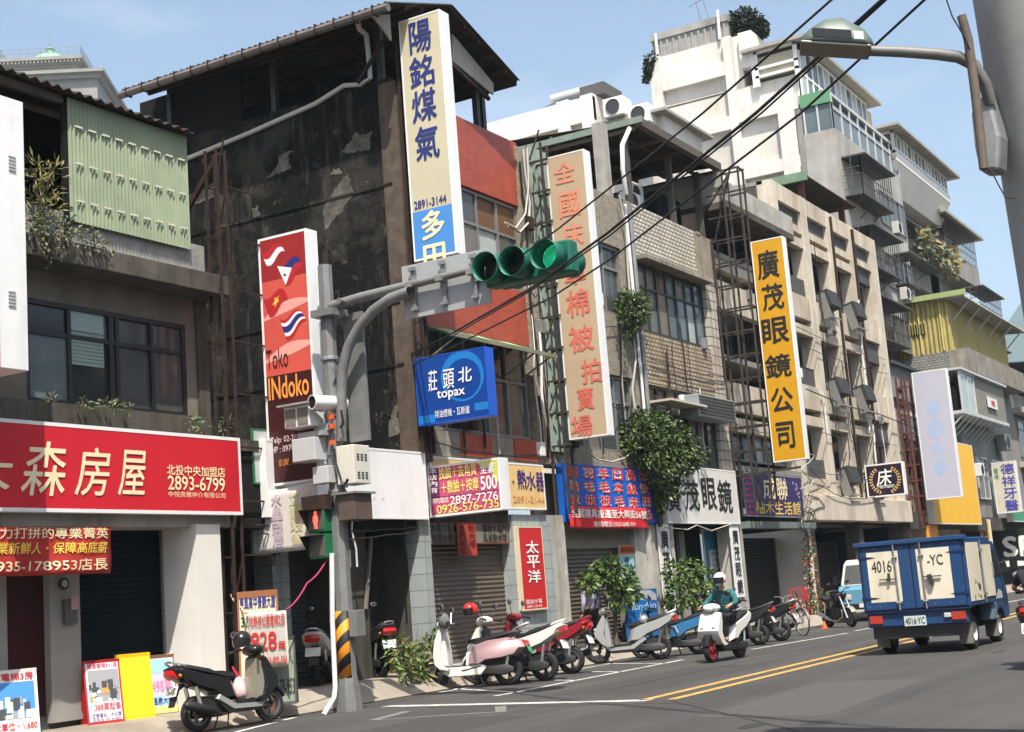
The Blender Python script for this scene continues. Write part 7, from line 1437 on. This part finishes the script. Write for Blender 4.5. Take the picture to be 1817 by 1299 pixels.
for s, g in (("L", 1), ("R", -1)): J.update({"sh" + s: (0, g * .19, 1.38), "el" + s: (-.03, g * .25, 1.10), "wr" + s: (.05, g * .24, .86), "hip" + s: (0, g * .09, .88), "kn" + s: (.02, g * .10, .48), "an" + s: (-.02, g * .11, .09), "to" + s: (.14, g * .12, .035)})
c = PY(1053, 1140, 15.0); person("person in lavender shirt standing behind the small tree by the brown shutter", (c.x, 15.0, .26), R(70), J, mat("lavender shirt", S(168, 164, 190), .85, var=.12, bump=.1), BLKT, hair=HAIRB, scale=.9)
# ================================================================ bicycle and motorcycle
f_, b_ = Vector((36.25, 13.45)), Vector((35.3, 12.35)); yw = math.atan2(*(f_ - b_).yx)
bk = thing("bicycle", "pale city bicycle with chrome mudguards parked beside the motorcycle", "bicycle", ((f_.x + b_.x) / 2, (f_.y + b_.y) / 2, 0), yw, local=True)
BF = paintm("champagne frame", (.50, .46, .38), .35, .4)
for x, nm in ((.53, "front_wheel"), (-.53, "rear_wheel")):
    T = Matrix.Translation((x, 0, .335)) @ Matrix.Rotation(R(90), 4, 'X'); mb = MB(); mb.lathe([(.335 + .018 * math.cos(a), .018 * math.sin(a)) for a in [R(45 * i) for i in range(9)]], 36, T); ty = mb.build(nm, RUBBER, bk, smooth=60)
    mb = MB(); mb.lathe([(.305, -.012), (.322, -.012), (.322, .012), (.305, .012), (.305, -.012)], 36, T); [mb.bar((x, 0, .335), (x + .31 * math.cos(R(k * 20)), .02 * (-1) ** k * 0, .335 + .31 * math.sin(R(k * 20))), .004) for k in range(18)]; mb.tube([(x, -.05, .335), (x, .05, .335)], .02, 8); sub(mb.build("rim", CHROME, bk), ty)
    mb = MB(); mb.prism(arcpoly(x, .335, .362, .37, 20 if x < 0 else 50, 175 if x < 0 else 185, 14), -.03, .03); mb.build("mudguard", CHROME, bk, smooth=40)
mb = MB(); 
for a, b in (((-.12, 0, .28), (-.22, 0, .80)), ((-.12, 0, .28), (.34, 0, .70)), ((-.18, 0, .62), (.33, 0, .80)), ((.36, 0, .66), (.33, 0, .96)), ((-.12, .03, .28), (-.53, .05, .335)), ((-.12, -.03, .28), (-.53, -.05, .335)), ((-.2, .02, .70), (-.53, .05, .335)), ((-.2, -.02, .70), (-.53, -.05, .335)), ((.37, .04, .62), (.53, .05, .335)), ((.37, -.04, .62), (.53, -.05, .335))): mb.tube([a, b], .016, 8)
mb.build("frame", BF, bk, smooth=40); mb = MB(); mb.puff([(-.36, .86), (-.34, .90), (-.12, .87), (-.06, .85), (-.10, .83), (-.3, .83)], .08, .7).tube([(-.22, 0, .78), (-.23, 0, .85)], .014, 6); mb.build("saddle", SEATM, bk, smooth=50)
mb = MB(); mb.tube([(.33, 0, .95), (.36, .1, 1.0), (.34, .24, 1.02), (.22, .29, 1.0)], .012, 8).tube([(.33, 0, .95), (.36, -.1, 1.0), (.34, -.24, 1.02), (.22, -.29, 1.0)], .012, 8); mb.build("handlebar", CHROME, bk, smooth=40)
mb = MB(); mb.lathe([(.075, -.006), (.09, -.006), (.09, .006), (.075, .006)], 20, Matrix.Translation((-.12, -.05, .28)) @ Matrix.Rotation(R(90), 4, 'X')); mb.bar((-.12, -.07, .28), (-.02, -.07, .15), .014).bar((-.12, .07, .28), (-.22, .07, .41), .014).box(-.06, .02, -.14, -.07, .135, .155).box(-.26, -.18, .07, .14, .40, .42); mb.build("crank", ENGM, bk); mb = MB(); mb.bar((-.5, .0, .72), (-.2, 0, .72), .1, .012).bar((-.52, .05, .335), (-.48, .04, .72), .01).bar((-.52, -.05, .335), (-.48, -.04, .72), .01); mb.build("carrier", CHROME, bk)
f_, b_ = Vector((39.1, 12.35)), Vector((40.0, 13.35)); yw = math.atan2(*(f_ - b_).yx)
mo = thing("motorcycle", "small black naked motorcycle with silver fork nosing onto the road", "motorcycle", ((f_.x + b_.x) / 2, (f_.y + b_.y) / 2, 0), yw, local=True); mo.rotation_euler = (R(6), 0, yw)
wheel(mo, .62, .27, .12, RIMG, "front_wheel", .06, 5); wheel(mo, -.60, .27, .14, RIMK, "rear_wheel", .06, 5)
mb = MB(); [mb.tube([(.62, s * .09, .27), (.40, s * .08, .86)], [.035, .028], 8) for s in (1, -1)]; mb.build("fork", CHROME, mo, smooth=40); MB().puff(arcpoly(.62, .27, .285, .31, 30, 150), .07, .97).build("front_fender", CHAM, mo, smooth=50)
MB().puff([(.36, .78), (.34, .90), (.10, .95), (-.10, .80), (-.06, .70), (.2, .66)], .15, .75).build("fuel_tank", BLKB, mo, smooth=50); MB().puff([(-.02, .74), (-.06, .82), (-.36, .80), (-.72, .90), (-.76, .84), (-.40, .70)], .13, .8).build("seat", SEATM, mo, smooth=50)
mb = MB(); mb.puff([(.28, .28), (.30, .55), (.02, .66), (-.22, .56), (-.26, .3), (.0, .2)], .14, .85); mb.puff([(-.2, .3), (-.2, .38), (-.6, .33), (-.6, .25)], .05, .9, Matrix.Translation((0, .12, 0))); mb.build("engine", ENGM, mo, smooth=40); mb = MB(); mb.tube([(.30, -.05, .5), (.36, -.08, .30), (.05, -.15, .18), (-.3, -.16, .26), (-.8, -.18, .45)], [.025, .025, .025, .05, .055], 10); mb.build("exhaust", CHROME, mo, smooth=40)
MB().ball((.48, 0, .90), (.09, .09, .09)).build("headlamp", BLKB, mo, smooth=60); mb = MB(); mb.tube([(.38, 0, .96), (.36, .15, 1.04), (.26, .36, 1.05)], .014, 8).tube([(.38, 0, .96), (.36, -.15, 1.04), (.26, -.36, 1.05)], .014, 8); mb.build("handlebar", BLACKP, mo, smooth=40)
mb = MB(); [mb.tube([(.32, s * .22, 1.05), (.33, s * .27, 1.2)], .008, 6).ball((.33, s * .29, 1.23), (.02, .07, .045), 10, 6) for s in (1, -1)]; mb.build("mirror", BLACKP, mo, smooth=60); mb = MB(); mb.tube([(-.58, .1, .3), (-.42, .1, .7)], .03, 8).tube([(-.58, -.1, .3), (-.42, -.1, .7)], .03, 8); mb.build("shock_absorber", CHROME, mo, smooth=40)
mb = MB(); mb.ball((.56, .10, .36), (.03, .02, .05)); mb.build("brake_caliper", mat("red caliper", S(190, 30, 60), .4), mo, smooth=50)
# red folding chair and box leaning on the white wall, traffic cone
c = PX(1418, 1075, 43.7); g = thing("folding_board", "red folding table leaning against the white wall by the bicycle", "table", (43.2, 14.6, .2)); RP = mat("faded red plastic", S(176, 52, 64), .6, var=.15)
Yc = 14.75; q = lambda u, v: PY(u, v, Yc)
mb = MB(); a, b = q(1402, 1048), q(1426, 1042); mb.bar(a, b, .05).bar(a, q(1408, 1098), .045).bar(b, q(1436, 1098), .045).bar(q(1412, 1050), q(1428, 1100), .04); mb.build("frame", RP, g); A, B = q(1421, 1046), q(1432, 1066); MB().box(A.x, B.x, Yc - .06, Yc, B.z, A.z).build("box", RP, g, bevel=.01); MB().bar(q(1406, 1062), q(1410, 1098), .3, .03).build("panel", mat("pale panel", (.5, .47, .42), .7), g)
cb = PZ(1470, 1112, 0); cb = Vector((39.2, 13.2, 0)); g = thing("traffic_cone", "small orange cone on the ground under the motorcycle", "cone", tuple(cb)); MB().lathe([(.08, .02), (.02, .2), (0, .21)], 14, Matrix.Translation(cb)).build("cone", OR, g, smooth=40); MB().box(cb.x - .1, cb.x + .1, cb.y - .1, cb.y + .1, 0, .02).build("base", OR, g)
# ================================================================ blue box truck
TB = mat("truck blue", S(20, 64, 112), .5, var=.18, scale=1.5, grime=(.4, S(64, 80, 96)), streak=True, bump=.06); TW = mat("truck panel white", S(222, 214, 192), .5, var=.1, scale=2, grime=(.4, S(168, 156, 130)), streak=True, bump=.05); TBD = mat("dark truck blue", S(8, 34, 72), .5, var=.2)
TRX, TY0, TY1, TZ0, TZ1 = 25.4, 5.93, 7.80, .76, 1.95; tr = thing("box_truck", "small blue box truck with cream door panels driving away", "truck", (26.2, 6.88, 0))
MB().box(TRX, TRX + 2.05, TY0, TY1, TZ0, TZ1).build("cargo_box", TB, tr, bevel=.02)
fr = Frame((TRX, TY1, TZ0), (0, -1, 0), Z, TY1 - TY0, TZ1 - TZ0); at = _fit(fr)
for x0, x1, nm in ((.025, .495, 0), (.505, .975, 1)):
    mb = MB(); fr.slab(mb, x0, .05, x1, .97, 0, .014); d_ = mb.build("rear_door", TB, tr, bevel=.006)
    mb = MB(); fr.slab(mb, x0 + (.06 if not nm else .05), .12, x1 - (.06 if nm else .08) - (.03 if not nm else .05), .86, .014, .018); sub(mb.build("door_panel", TW, tr), d_)
mb = MB(); fr.slab(mb, -.03, -.035, 1.03, .03, -.05, .06); mb.build("roof_edge", TB, tr, bevel=.01)
mb = MB()
for x in (.35, .60): a, b = fr.p(x, .03, .045), fr.p(x + .005, .99, .045); mb.tube([a, b], .014, 8); [mb.tube([fr.p(x - .02, y, .04), fr.p(x + .025, y, .04)], .024, 8) for y in (.22, .88)]
mb.build("lock_rod", STEEL, tr, smooth=40)
mb = MB(); mb.bar(fr.p(.19, .53, .05), fr.p(.35, .53, .05), .02).bar(fr.p(.60, .53, .05), fr.p(.77, .53, .05), .02).bar(fr.p(.285, .44, .06), fr.p(.285, .56, .06), .04).bar(fr.p(.66, .50, .06), fr.p(.68, .64, .06), .07); mb.build("door_handle", STEEL_D, tr)
for x, s in ((.0, 1), (1.0, -1)):
    for y in (.20, .80): mb = MB(); fr.poly(mb, [(x, y - .025), (x + s * .13, y - .012), (x + s * .17, y), (x + s * .13, y + .012), (x, y + .025)][::-s], .022); mb.open = True; mb.build("hinge", TBD, tr, solid=.012)
mb = MB(); [fr.slab(mb, x - .004, .04, x + .004, .98, .012, .0165) for x in (.5, .024, .976)]; fr.slab(mb, .02, .965, .98, .975, .012, .017); mb.build("door_seam", BLACKP, tr)
mb = MB(); [fr.slab(mb, x, y, x + .012, y + .012, .014, .02) for x in (.06, .16, .33, .42, .56, .68, .82, .92) for y in (.065, .915)]; mb.build("rivet", STEEL, tr); mb = MB(); fr.slab(mb, -.01, 1.0, 1.01, 1.02, -.02, .03); mb.build("sill_rail", TBD, tr)
NUM = ink("dark stencil numbers", 44, 42, 50)
words(tr, fr, NUM, [("4016", .125, .25, .315, .42, dict(bold=.01)), ("-YC", .655, .22, .80, .37, dict(bold=.01))], "stencil_number", .022)
# side: two cream panels with hinges and old stencil marks
fs = Frame((TRX, TY0, TZ0), (1, 0, 0), Z, 2.05, TZ1 - TZ0)
mb = MB(); fs.slab(mb, .05, .08, .50, .93, 0, .012); mb.build("side_panel", TW, tr); mb = MB(); fs.slab(mb, .56, .12, .97, .90, 0, .016); mb.build("side_door", TW, tr)
mb = MB(); mb.tube([fs.p(.53, .05, .03), fs.p(.53, .97, .03)], .014, 6).bar(fs.p(.93, .40, .03), fs.p(.93, .60, .03), .03); [mb.bar(fs.p(.51, y, .02), fs.p(.58, y, .02), .05) for y in (.2, .85)]; mb.build("side_rod", STEEL, tr)
mb = MB(); mb.open = True; rn = random.Random(6)
for i in range(12): x = .14 + .33 * rn.random(); y = .62 + .28 * rn.random(); fs.rect(mb, x, y, x + .02, y + rn.uniform(.03, .09), .0145)
mb.build("worn_stencil", NUM, tr)
# chassis, bumper, lamps
mb = MB(); mb.box(TRX + .02, TRX + .14, 6.0, 7.76, .49, .775); mb.build("tail_board", TB, tr, bevel=.02); mb = MB(); mb.box(TRX + .14, TRX + 3.4, 6.35, 7.4, .32, .77).box(TRX + .1, TRX + .2, 6.1, 7.7, .28, .5); mb.build("chassis", BLACKP, tr)
for y0 in (6.03, 7.48): mb = MB(); mb.box(TRX - .01, TRX + .02, y0, y0 + .24, .55, .70); mb.build("tail_lamp", mat("orange red lamp", S(176, 56, 40), .3, var=.2, scale=8) if "orange red lamp" not in bpy.data.materials else bpy.data.materials["orange red lamp"], tr, bevel=.01)
MB().box(TRX - .02, TRX + .02, 6.28, 6.40, .60, .68).build("reverse_lamp", HEADL, tr, bevel=.01)
mb = MB(); mb.box(TRX - .012, TRX + .02, 6.72, 7.10, .49, .66); p_ = mb.build("number_plate", mat("pale green plate", S(200, 212, 205), .5), tr); fr2 = Frame((TRX - .012, 7.10, .49), (0, -1, 0), Z, .38, .17); mb = MB(); mb.open = True; fr2.text(mb, "4016·YC", .05, .16, .95, .84, .02, d=.003); sub(mb.build("plate_lettering", NUM, tr), p_)
for x, y in ((26.15, 6.18), (26.15, 7.62), (28.25, 6.2), (28.25, 7.6)):
    T = Matrix.Translation((x, y, .31)) @ Matrix.Rotation(R(90), 4, 'X'); q = .10; r_ = .31; mb = MB(); mb.lathe([(r_ * .6, -q * .9), (r_ * .85, -q), (r_ * .97, -q * .75), (r_, -q * .4), (r_, q * .4), (r_ * .97, q * .75), (r_ * .85, q), (r_ * .6, q * .9), (r_ * .6, -q * .9)], 28, T); ty = mb.build("wheel", RUBBER, tr, smooth=40)
    mb = MB(); mb.lathe([(0, q * .5), (.06, q * .7), (.07, q * .2), (.13, q * .4), (.165, q * .95), (.17, q * .9), (.17, -q * .9), (0, -q * .5)], 20, T); sub(mb.build("rim", ALU_L, tr, smooth=35), ty)
mb = MB(); [mb.box(x, x + .02, y - .12, y + .12, .12, .72) for x, y in ((25.78, 6.16), (25.78, 7.62), (27.9, 6.18))]; mb.build("mud_flap", mat("dirty mud flap", (.20, .19, .165), .8, var=.3), tr)
MB().box(27.2, 27.6, 5.98, 6.2, .45, .75).build("tool_box", mat("grey blue box", (.14, .20, .26), .6, var=.2), tr, bevel=.015)
cabp = [(27.5, .45), (27.5, 1.80), (27.62, 1.88), (28.25, 1.88), (28.40, 1.80), (28.92, 1.05), (29.0, .95), (29.02, .45), (28.6, .40), (28.52, .56), (28.25, .64), (27.98, .56), (27.9, .40)]
mb = MB(); mb.prism(cabp, 6.05, 7.72); mb.build("cab", TB, tr, bevel=.03)
mb = MB(); [mb.prism([(27.72, 1.22), (27.72, 1.72), (28.26, 1.72), (28.66, 1.22)], y - .006, y + .006) for y in (6.045, 7.725)]; mb.build("side_window", G_DARK, tr); mb = MB(); mb.prism([(28.42, 1.76), (28.44, 1.78), (28.90, 1.12), (28.88, 1.1)], 6.15, 7.62); mb.build("windscreen", G_DARK, tr)
mb = MB(); mb.bar((28.55, 6.05, 1.45), (28.7, 5.85, 1.5), .02); mb.box(28.6, 28.66, 5.72, 5.86, 1.28, 1.56); mb.build("wing_mirror", BLACKP, tr, bevel=.01); mb = MB(); mb.box(27.66, 27.675, 6.035, 6.05, .62, 1.75).box(28.6, 28.615, 6.035, 6.05, .62, 1.2).box(27.7, 27.82, 6.02, 6.05, 1.08, 1.12); mb.build("door_line", BLACKP, tr); mb = MB(); mb.open = True; mb.face((27.9, 6.04, .80), (28.5, 6.04, .80), (28.5, 6.04, .92), (28.2, 6.04, .98)); mb.build("door_decal", ALU_L, tr)
# ================================================================ parked van
VX = 43.0; vn = thing("parked_van", "pale blue van with white roof half hidden behind the blue truck", "van", (VX + 1.8, 13.1, 0)); VB = paintm("faded blue van paint", S(92, 142, 168), .45)
body = [(VX, .42), (VX + .02, .95), (VX + .12, 1.08), (VX + 3.8, 1.08), (VX + 3.85, .42), (VX + 3.3, .36), (VX + 3.15, .55), (VX + 2.75, .55), (VX + 2.6, .36), (VX + 1.0, .36), (VX + .85, .55), (VX + .45, .55), (VX + .3, .36)]
MB().prism(body, 12.3, 13.95).build("body", VB, vn, bevel=.04); MB().prism([(VX + .12, 1.08), (VX + .62, 1.74), (VX + .9, 1.86), (VX + 3.6, 1.88), (VX + 3.8, 1.08)], 12.36, 13.89).build("upper_body", mat("greyed white van paint", (.5, .5, .49), .5), vn, bevel=.05)
mb = MB(); mb.prism([(VX + .145, 1.135), (VX + .57, 1.70), (VX + .585, 1.69), (VX + .16, 1.125)], 12.46, 13.79); mb.build("windscreen", G_MID, vn); mb = MB(); [mb.prism([(VX + .5, 1.16), (VX + .78, 1.66), (VX + 3.4, 1.68), (VX + 3.5, 1.16)], y - .005, y + .005) for y in (12.355, 13.895)]; mb.build("side_window", G_DARK, vn)
mb = MB(); [mb.box(VX - .02, VX + .03, y, y + .28, .66, .82) for y in (12.4, 13.55)]; mb.build("headlight", HEADL, vn, bevel=.02); mb = MB(); mb.box(VX - .08, VX + .1, 12.3, 13.95, .36, .54); mb.build("bumper", BLACKP, vn, bevel=.03); MB().box(VX - .09, VX - .08, 12.95, 13.3, .42, .54).build("number_plate", PLATE, vn); mb = MB(); [mb.bar((VX + .5, y, 1.2), (VX + .4, y + d, 1.25), .03).box(VX + .35, VX + .42, min(y + d, y + 2 * d), max(y + d, y + 2 * d), 1.14, 1.38) for y, d in ((12.32, -.12), (13.93, .12))]; mb.build("wing_mirror", BLACKP, vn)
for x in (VX + .65, VX + 2.95):
    for y in (12.42, 13.83): T = Matrix.Translation((x, y, .29)) @ Matrix.Rotation(R(90), 4, 'X'); mb = MB(); mb.lathe([(.17, -.08), (.26, -.085), (.29, -.05), (.29, .05), (.26, .085), (.17, .08), (.17, -.08)], 24, T); ty = mb.build("wheel", RUBBER, vn, smooth=40); mb = MB(); mb.lathe([(0, .05), (.16, .08), (.17, -.08), (0, -.05)], 20, T); sub(mb.build("rim", ALU_L, vn, smooth=35), ty)
# ================================================================ plants
rnd = random.Random(77)
def shrub(name, label, base, blobs, n, L, Wd, mats, stems=(), cat="shrub", shell=.25, droop=.2, group=None, trunk=None):
    g = thing(name, label, cat, tuple(base), group=group); mb = MB(); mb.open = True
    tot = sum(b[1] ** 2 if isinstance(b[1], (int, float)) else b[1][0] * b[1][2] for b in blobs)
    for c, r in blobs:
        rr = r ** 2 if isinstance(r, (int, float)) else r[0] * r[2]
        leaves(mb, c, r, int(n * rr / tot), L, Wd, rnd, shell, droop, len(mats))
    mb.build("foliage", mats, g)
    if stems:
        mb = MB(); [mb.tube(p, r, 6) for p, r in stems]; mb.build("trunk" if cat == "tree" else "stem", BARK, g, smooth=60)
    return g
def tree(label, bx, by, pix, pr, yy):
    """small street tree: trunk, limbs to each leaf clump"""
    bl = [(PY(u, v, yy + rnd.uniform(-.25, .25)), k) for (u, v), k in zip(pix, pr)]; top = Vector((bx + .1, by, 1.15)); st_ = [([(bx, by, .1), (bx + .05, by + .02, .6), top], [.06, .05, .04])]
    for c, k in bl: st_.append(([top - Vector((0, 0, .2)), top.lerp(c, .5) + Vector((0, 0, .08)), c], [.03, .02, .008]))
    return shrub("street_tree", label, (bx, by, .1), bl, 640, .17, .10, [LEAF, LEAF_L, LEAF], st_, "tree", .3, .5)
tree("small leafy street tree in front of the bedding shop", 28.75, 14.45, [(1062, 1018), (1085, 1015), (1105, 1030), (1118, 1050), (1098, 1062), (1044, 1034)], [.25, .30, .30, .25, .25, .2], 14.5)
tree("small leafy street tree in front of the optician's door", 33.1, 14.4, [(1200, 1018), (1225, 1010), (1250, 1030), (1208, 1050), (1240, 1060), (1262, 1046), (1195, 1070)], [.33, .33, .35, .34, .3, .28, .24], 14.4)
shrub("climber", "large green creeper spilling over the optician's white fascia", PY(1170, 870, 14.8), [(PY(u, v, 14.75 + dy), k) for u, v, k, dy in ((1132, 768, .42, 0), (1160, 760, .5, -.1), (1192, 780, .5, -.1), (1216, 795, .4, 0), (1150, 798, .5, -.15), (1185, 812, .5, -.15), (1165, 836, .42, -.1), (1195, 845, .3, -.1), (1176, 868, .3, -.05), (1170, 895, .18, -.02), (1226, 822, .25, 0), (1243, 812, .16, 0), (1136, 742, .22, 0), (1250, 800, .1, 0), (1205, 870, .14, 0), (1120, 790, .2, 0))], 4200, .13, .075, [LEAF, LEAF, LEAF_L, LEAF_D], [([PY(1172, 935, 14.85), PY(1165, 880, 14.85), PY(1150, 800, 14.9), PY(1140, 730, 14.95)], [.06, .06, .05, .03])], "creeper", .2, .3)
shrub("round_bush", "round bright green bush growing on the wall between the two tan facades", PY(1122, 585, 14.9), [(PY(1122, 548, 14.75), .40), (PY(1112, 540, 14.8), .25), (PY(1132, 560, 14.8), .25), (PY(1106, 562, 14.7), .16), (PY(1140, 530, 14.75), .14), (PY(1120, 588, 14.8), .13), (PY(1112, 520, 14.8), .10)], 1150, .15, .05, [LEAF_L, LEAF, LEAF_D, LEAF], [([PY(1128, 610, 14.95), PY(1122, 560, 14.8)], [.05, .03])], "bush", .35, .1)
shrub("climber", "orange and green creeper on the striped post beside the white wall", PY(1440, 1110, 14.8), [(PY(1433 + i * 1.2, 960 + i * 17, 14.85), .16 + .02 * (i % 3)) for i in range(9)] + [(PY(1452, 1062, 14.8), .3), (PY(1444, 1080, 14.8), .3)], 420, .13, .09, [LEAF, LEAF_Y, mat("orange leaf", S(196, 96, 40), .7, var=.3), LEAF], [([PY(1440, 1110, 14.9), PY(1434, 950, 14.9)], .03)], "creeper", .2, .2)
bl = [(PY(u, v, yy), k) for u, v, k, yy in ((712, 1165, .26, 14.7), (735, 1170, .24, 14.6), (760, 1160, .26, 14.8), (745, 1190, .2, 14.5), (700, 1150, .2, 14.9), (772, 1140, .2, 14.9), (722, 1190, .18, 14.5))]
st_ = [([(PY(735, 1200, 14.6)), PY(735 + d, 1160, 14.65), PY(735 + d * 2.1, 1105 + abs(d), 14.7)], [.014, .01, .004]) for d in (-22, -10, 3, 12, 22)]
shrub("pavement_shrub", "straggly green shrub with bare twigs at the foot of the pale tiled pillar", PY(735, 1205, 14.6), bl, 560, .17, .055, [LEAF, LEAF_L, LEAF_Y], st_, "shrub", .15, .3)
# balcony plants of the corner house
shrub("balcony_plant", "tall yellowing plant in the dark balcony opening beside the green sheet", PY(72, 400, 15.2), [(PY(u, v, 15.1), k) for u, v, k in ((62, 330, .22), (75, 310, .22), (92, 330, .2), (70, 360, .28), (90, 370, .22), (60, 380, .26), (98, 300, .12), (60, 290, .14))], 330, .15, .03, [LEAF_Y, LEAF_Y, LEAF, LEAF_Y], [([PY(72, 410, 15.2), PY(75 + d, 300, 15.1)], [.015, .005]) for d in (-12, 0, 14)], "plant", .1, -.2)
shrub("succulent", "trailing silvery succulent hanging over the balcony slab of the corner house", PY(100, 440, 15.0), [(PY(u, v, 14.98), k) for u, v, k in ((60, 405, .2), (85, 400, .22), (110, 412, .22), (130, 425, .2), (155, 432, .16), (175, 432, .14), (190, 440, .1), (90, 435, .14), (75, 428, .16), (100, 452, .1), (85, 465, .07), (160, 415, .12))], 620, .075, .042, [LEAF_S, LEAF_S, LEAF_Y], [([PY(80, 410, 14.97), PY(95, 455, 14.93), PY(105, 448, 14.9)], .012), ([PY(120, 420, 14.97), PY(140, 455, 14.93)], .01), ([PY(60, 410, 14.97), PY(70, 440, 14.9), PY(85, 462, 14.9)], .012)], "plant", .2, .2)
for lb, pix, nn in (("small weeds along the ledge below the black window", [(188, 718), (200, 722), (225, 726), (150, 714), (90, 708)], 130), ("small weeds where the red sign meets the rusty frame", [(335, 752), (345, 748), (395, 760), (405, 752), (360, 758)], 110)):
    shrub("wall_weed", lb, PY(*pix[0], 15.25), [(PY(u, v, 15.2), .08) for u, v in pix], nn, .09, .035, [LEAF_Y, LEAF, LEAF_S], [([PY(pix[0][0], pix[0][1] + 10, 15.3), PY(*pix[0], 15.2)], .006)], "weed", .1, -.2)
# far roadside greenery at the end of the street
for i, (u, v, k) in enumerate(((1752, 1030, 1.3), (1770, 1042, 1.1), (1788, 1038, 1.5))):
    c = PX(u, v, 95 + 6 * i); shrub("roadside_bush", ("small roadside bush half hidden by the blue truck's cab", "middle one of the three small bushes beyond the blue truck", "roadside bush beside the shoulder of the rider in black")[i], (c.x, c.y, 0), [(c, k * .7), (c - Vector((0, 0, .6)), k * .8)], 260, .4, .26, [LEAF, LEAF_D, LEAF_Y], [([(c.x, c.y, 0), c], .08)], "bush", .3, .2, group="bushes beyond the truck")
# ================================================================ the air
hz_ = MB().box(-310, 2510, -1260, 1460, -1.5, 470)
HM = bpy.data.materials.new("haze"); HM.use_nodes = True; n_ = HM.node_tree; n_.nodes.remove(n_.nodes["Principled BSDF"])
pv = n_.nodes.new("ShaderNodeVolumePrincipled"); pv.inputs["Color"].default_value = (.66, .86, 1, 1); pv.inputs["Density"].default_value = .00030; pv.inputs["Anisotropy"].default_value = 0
n_.links.new(pv.outputs[0], n_.nodes["Material Output"].inputs["Volume"])
tag(hz_.build("haze", HM), kind='stuff')
# ================================================================ unseen row across the street, behind the viewer, added for shade and bounce
for i, (xa, xb, h, M) in enumerate(((12, 24, 10.5, CREAM), (24.3, 36, 11, WHITEW), (36.3, 50, 9.5, CONC_L), (50.3, 70, 11, BEIGE), (70.3, 110, 10, GREYR), (-40, -8, 9, WHITEW))):
    g = thing("facing_house", ("cream house with dark windows across the street facing the red tiled house", "tall white house across the street facing the opticians", "low pale concrete house across the street facing the beige block", "beige house across the street facing the bleached sign", "long grey house at the far end across the street", "long white house across the street behind the viewer")[i], "building", ((xa + xb) / 2, -7, 0), group="unseen houses across the street")
    MB().box(xa, xb, -14, -3, -.1, h).build("wall", M, g); mb = MB(); [mb.box(xa + .6 + k * 2.4, xa + 2.2 + k * 2.4, -3.05, -2.98, z, z + 1.5) for z in (4, 7) for k in range(int((xb - xa - 1) / 2.4))]; mb.build("window", G_DARK, g); MB().box(xa + .5, xb - .5, -3.06, -2.99, .2, 2.9).build("shutter", SHUT_GR, g)
# each separate post, pillar or bracket a part of its own
SPLIT = set("pillar arcade_pillar column spandrel roof_post canopy_post terrace_pillar balcony_band bare_plaster wall_ledge tile_remnant dark_panel shed_post door_post inner_pillar tile_band red_tiling gable_cladding window_ledge hinge mud_flap side_window indicator shock_absorber grip fork mirror_stem front_indicator mirror purlin canopy_beam wall_band roof_strut ledge rack_pole visor roof_room pale_wave wall_ledge blue_print slanted_hood fuel awning_frame foundation road_white truss orange_tape hood clamp door_handle side_rod arm_bracket fixing_clip fan_grille tail_lamp hanger roof_strut drain_pipe door_seam sun_shade louvre pale_ring attic_wall lintel inner_wall wall parapet rubber bracket balcony solar_panel gutter_bracket wing_mirror headlight brake lock_rod stand engine".split())
def split_loose(o):
    me = o.data; n = len(me.vertices); par = list(range(n))
    def find(a):
        while par[a] != a: par[a] = par[par[a]]; a = par[a]
        return a
    for e in me.edges: a, b = find(e.vertices[0]), find(e.vertices[1]); par[a] = b
    isl = {}
    for p in me.polygons: isl.setdefault(find(p.vertices[0]), []).append(p.index)
    if len(isl) < 2 or len(isl) > 60: return
    sharp = me.attributes.get("sharp_edge")
    for k, ids in list(isl.items()):
        ids = set(ids); bm = bmesh.new(); bm.from_mesh(me); bmesh.ops.delete(bm, geom=[f for f in bm.faces if f.index not in ids], context='FACES'); m2 = bpy.data.meshes.new(me.name); bm.to_mesh(m2); bm.free()
        for M in me.materials: m2.materials.append(M)
        q = o.copy(); q.data = m2; COL.objects.link(q)
    bpy.data.objects.remove(o)
for o in list(COL.objects):
    if o.type == 'MESH' and o.parent and o.name.split('.')[0] in SPLIT and len(o.data.vertices) < 4000 and not o.children: split_loose(o)
for o in bpy.data.objects:
    if "_o" in o: del o["_o"]
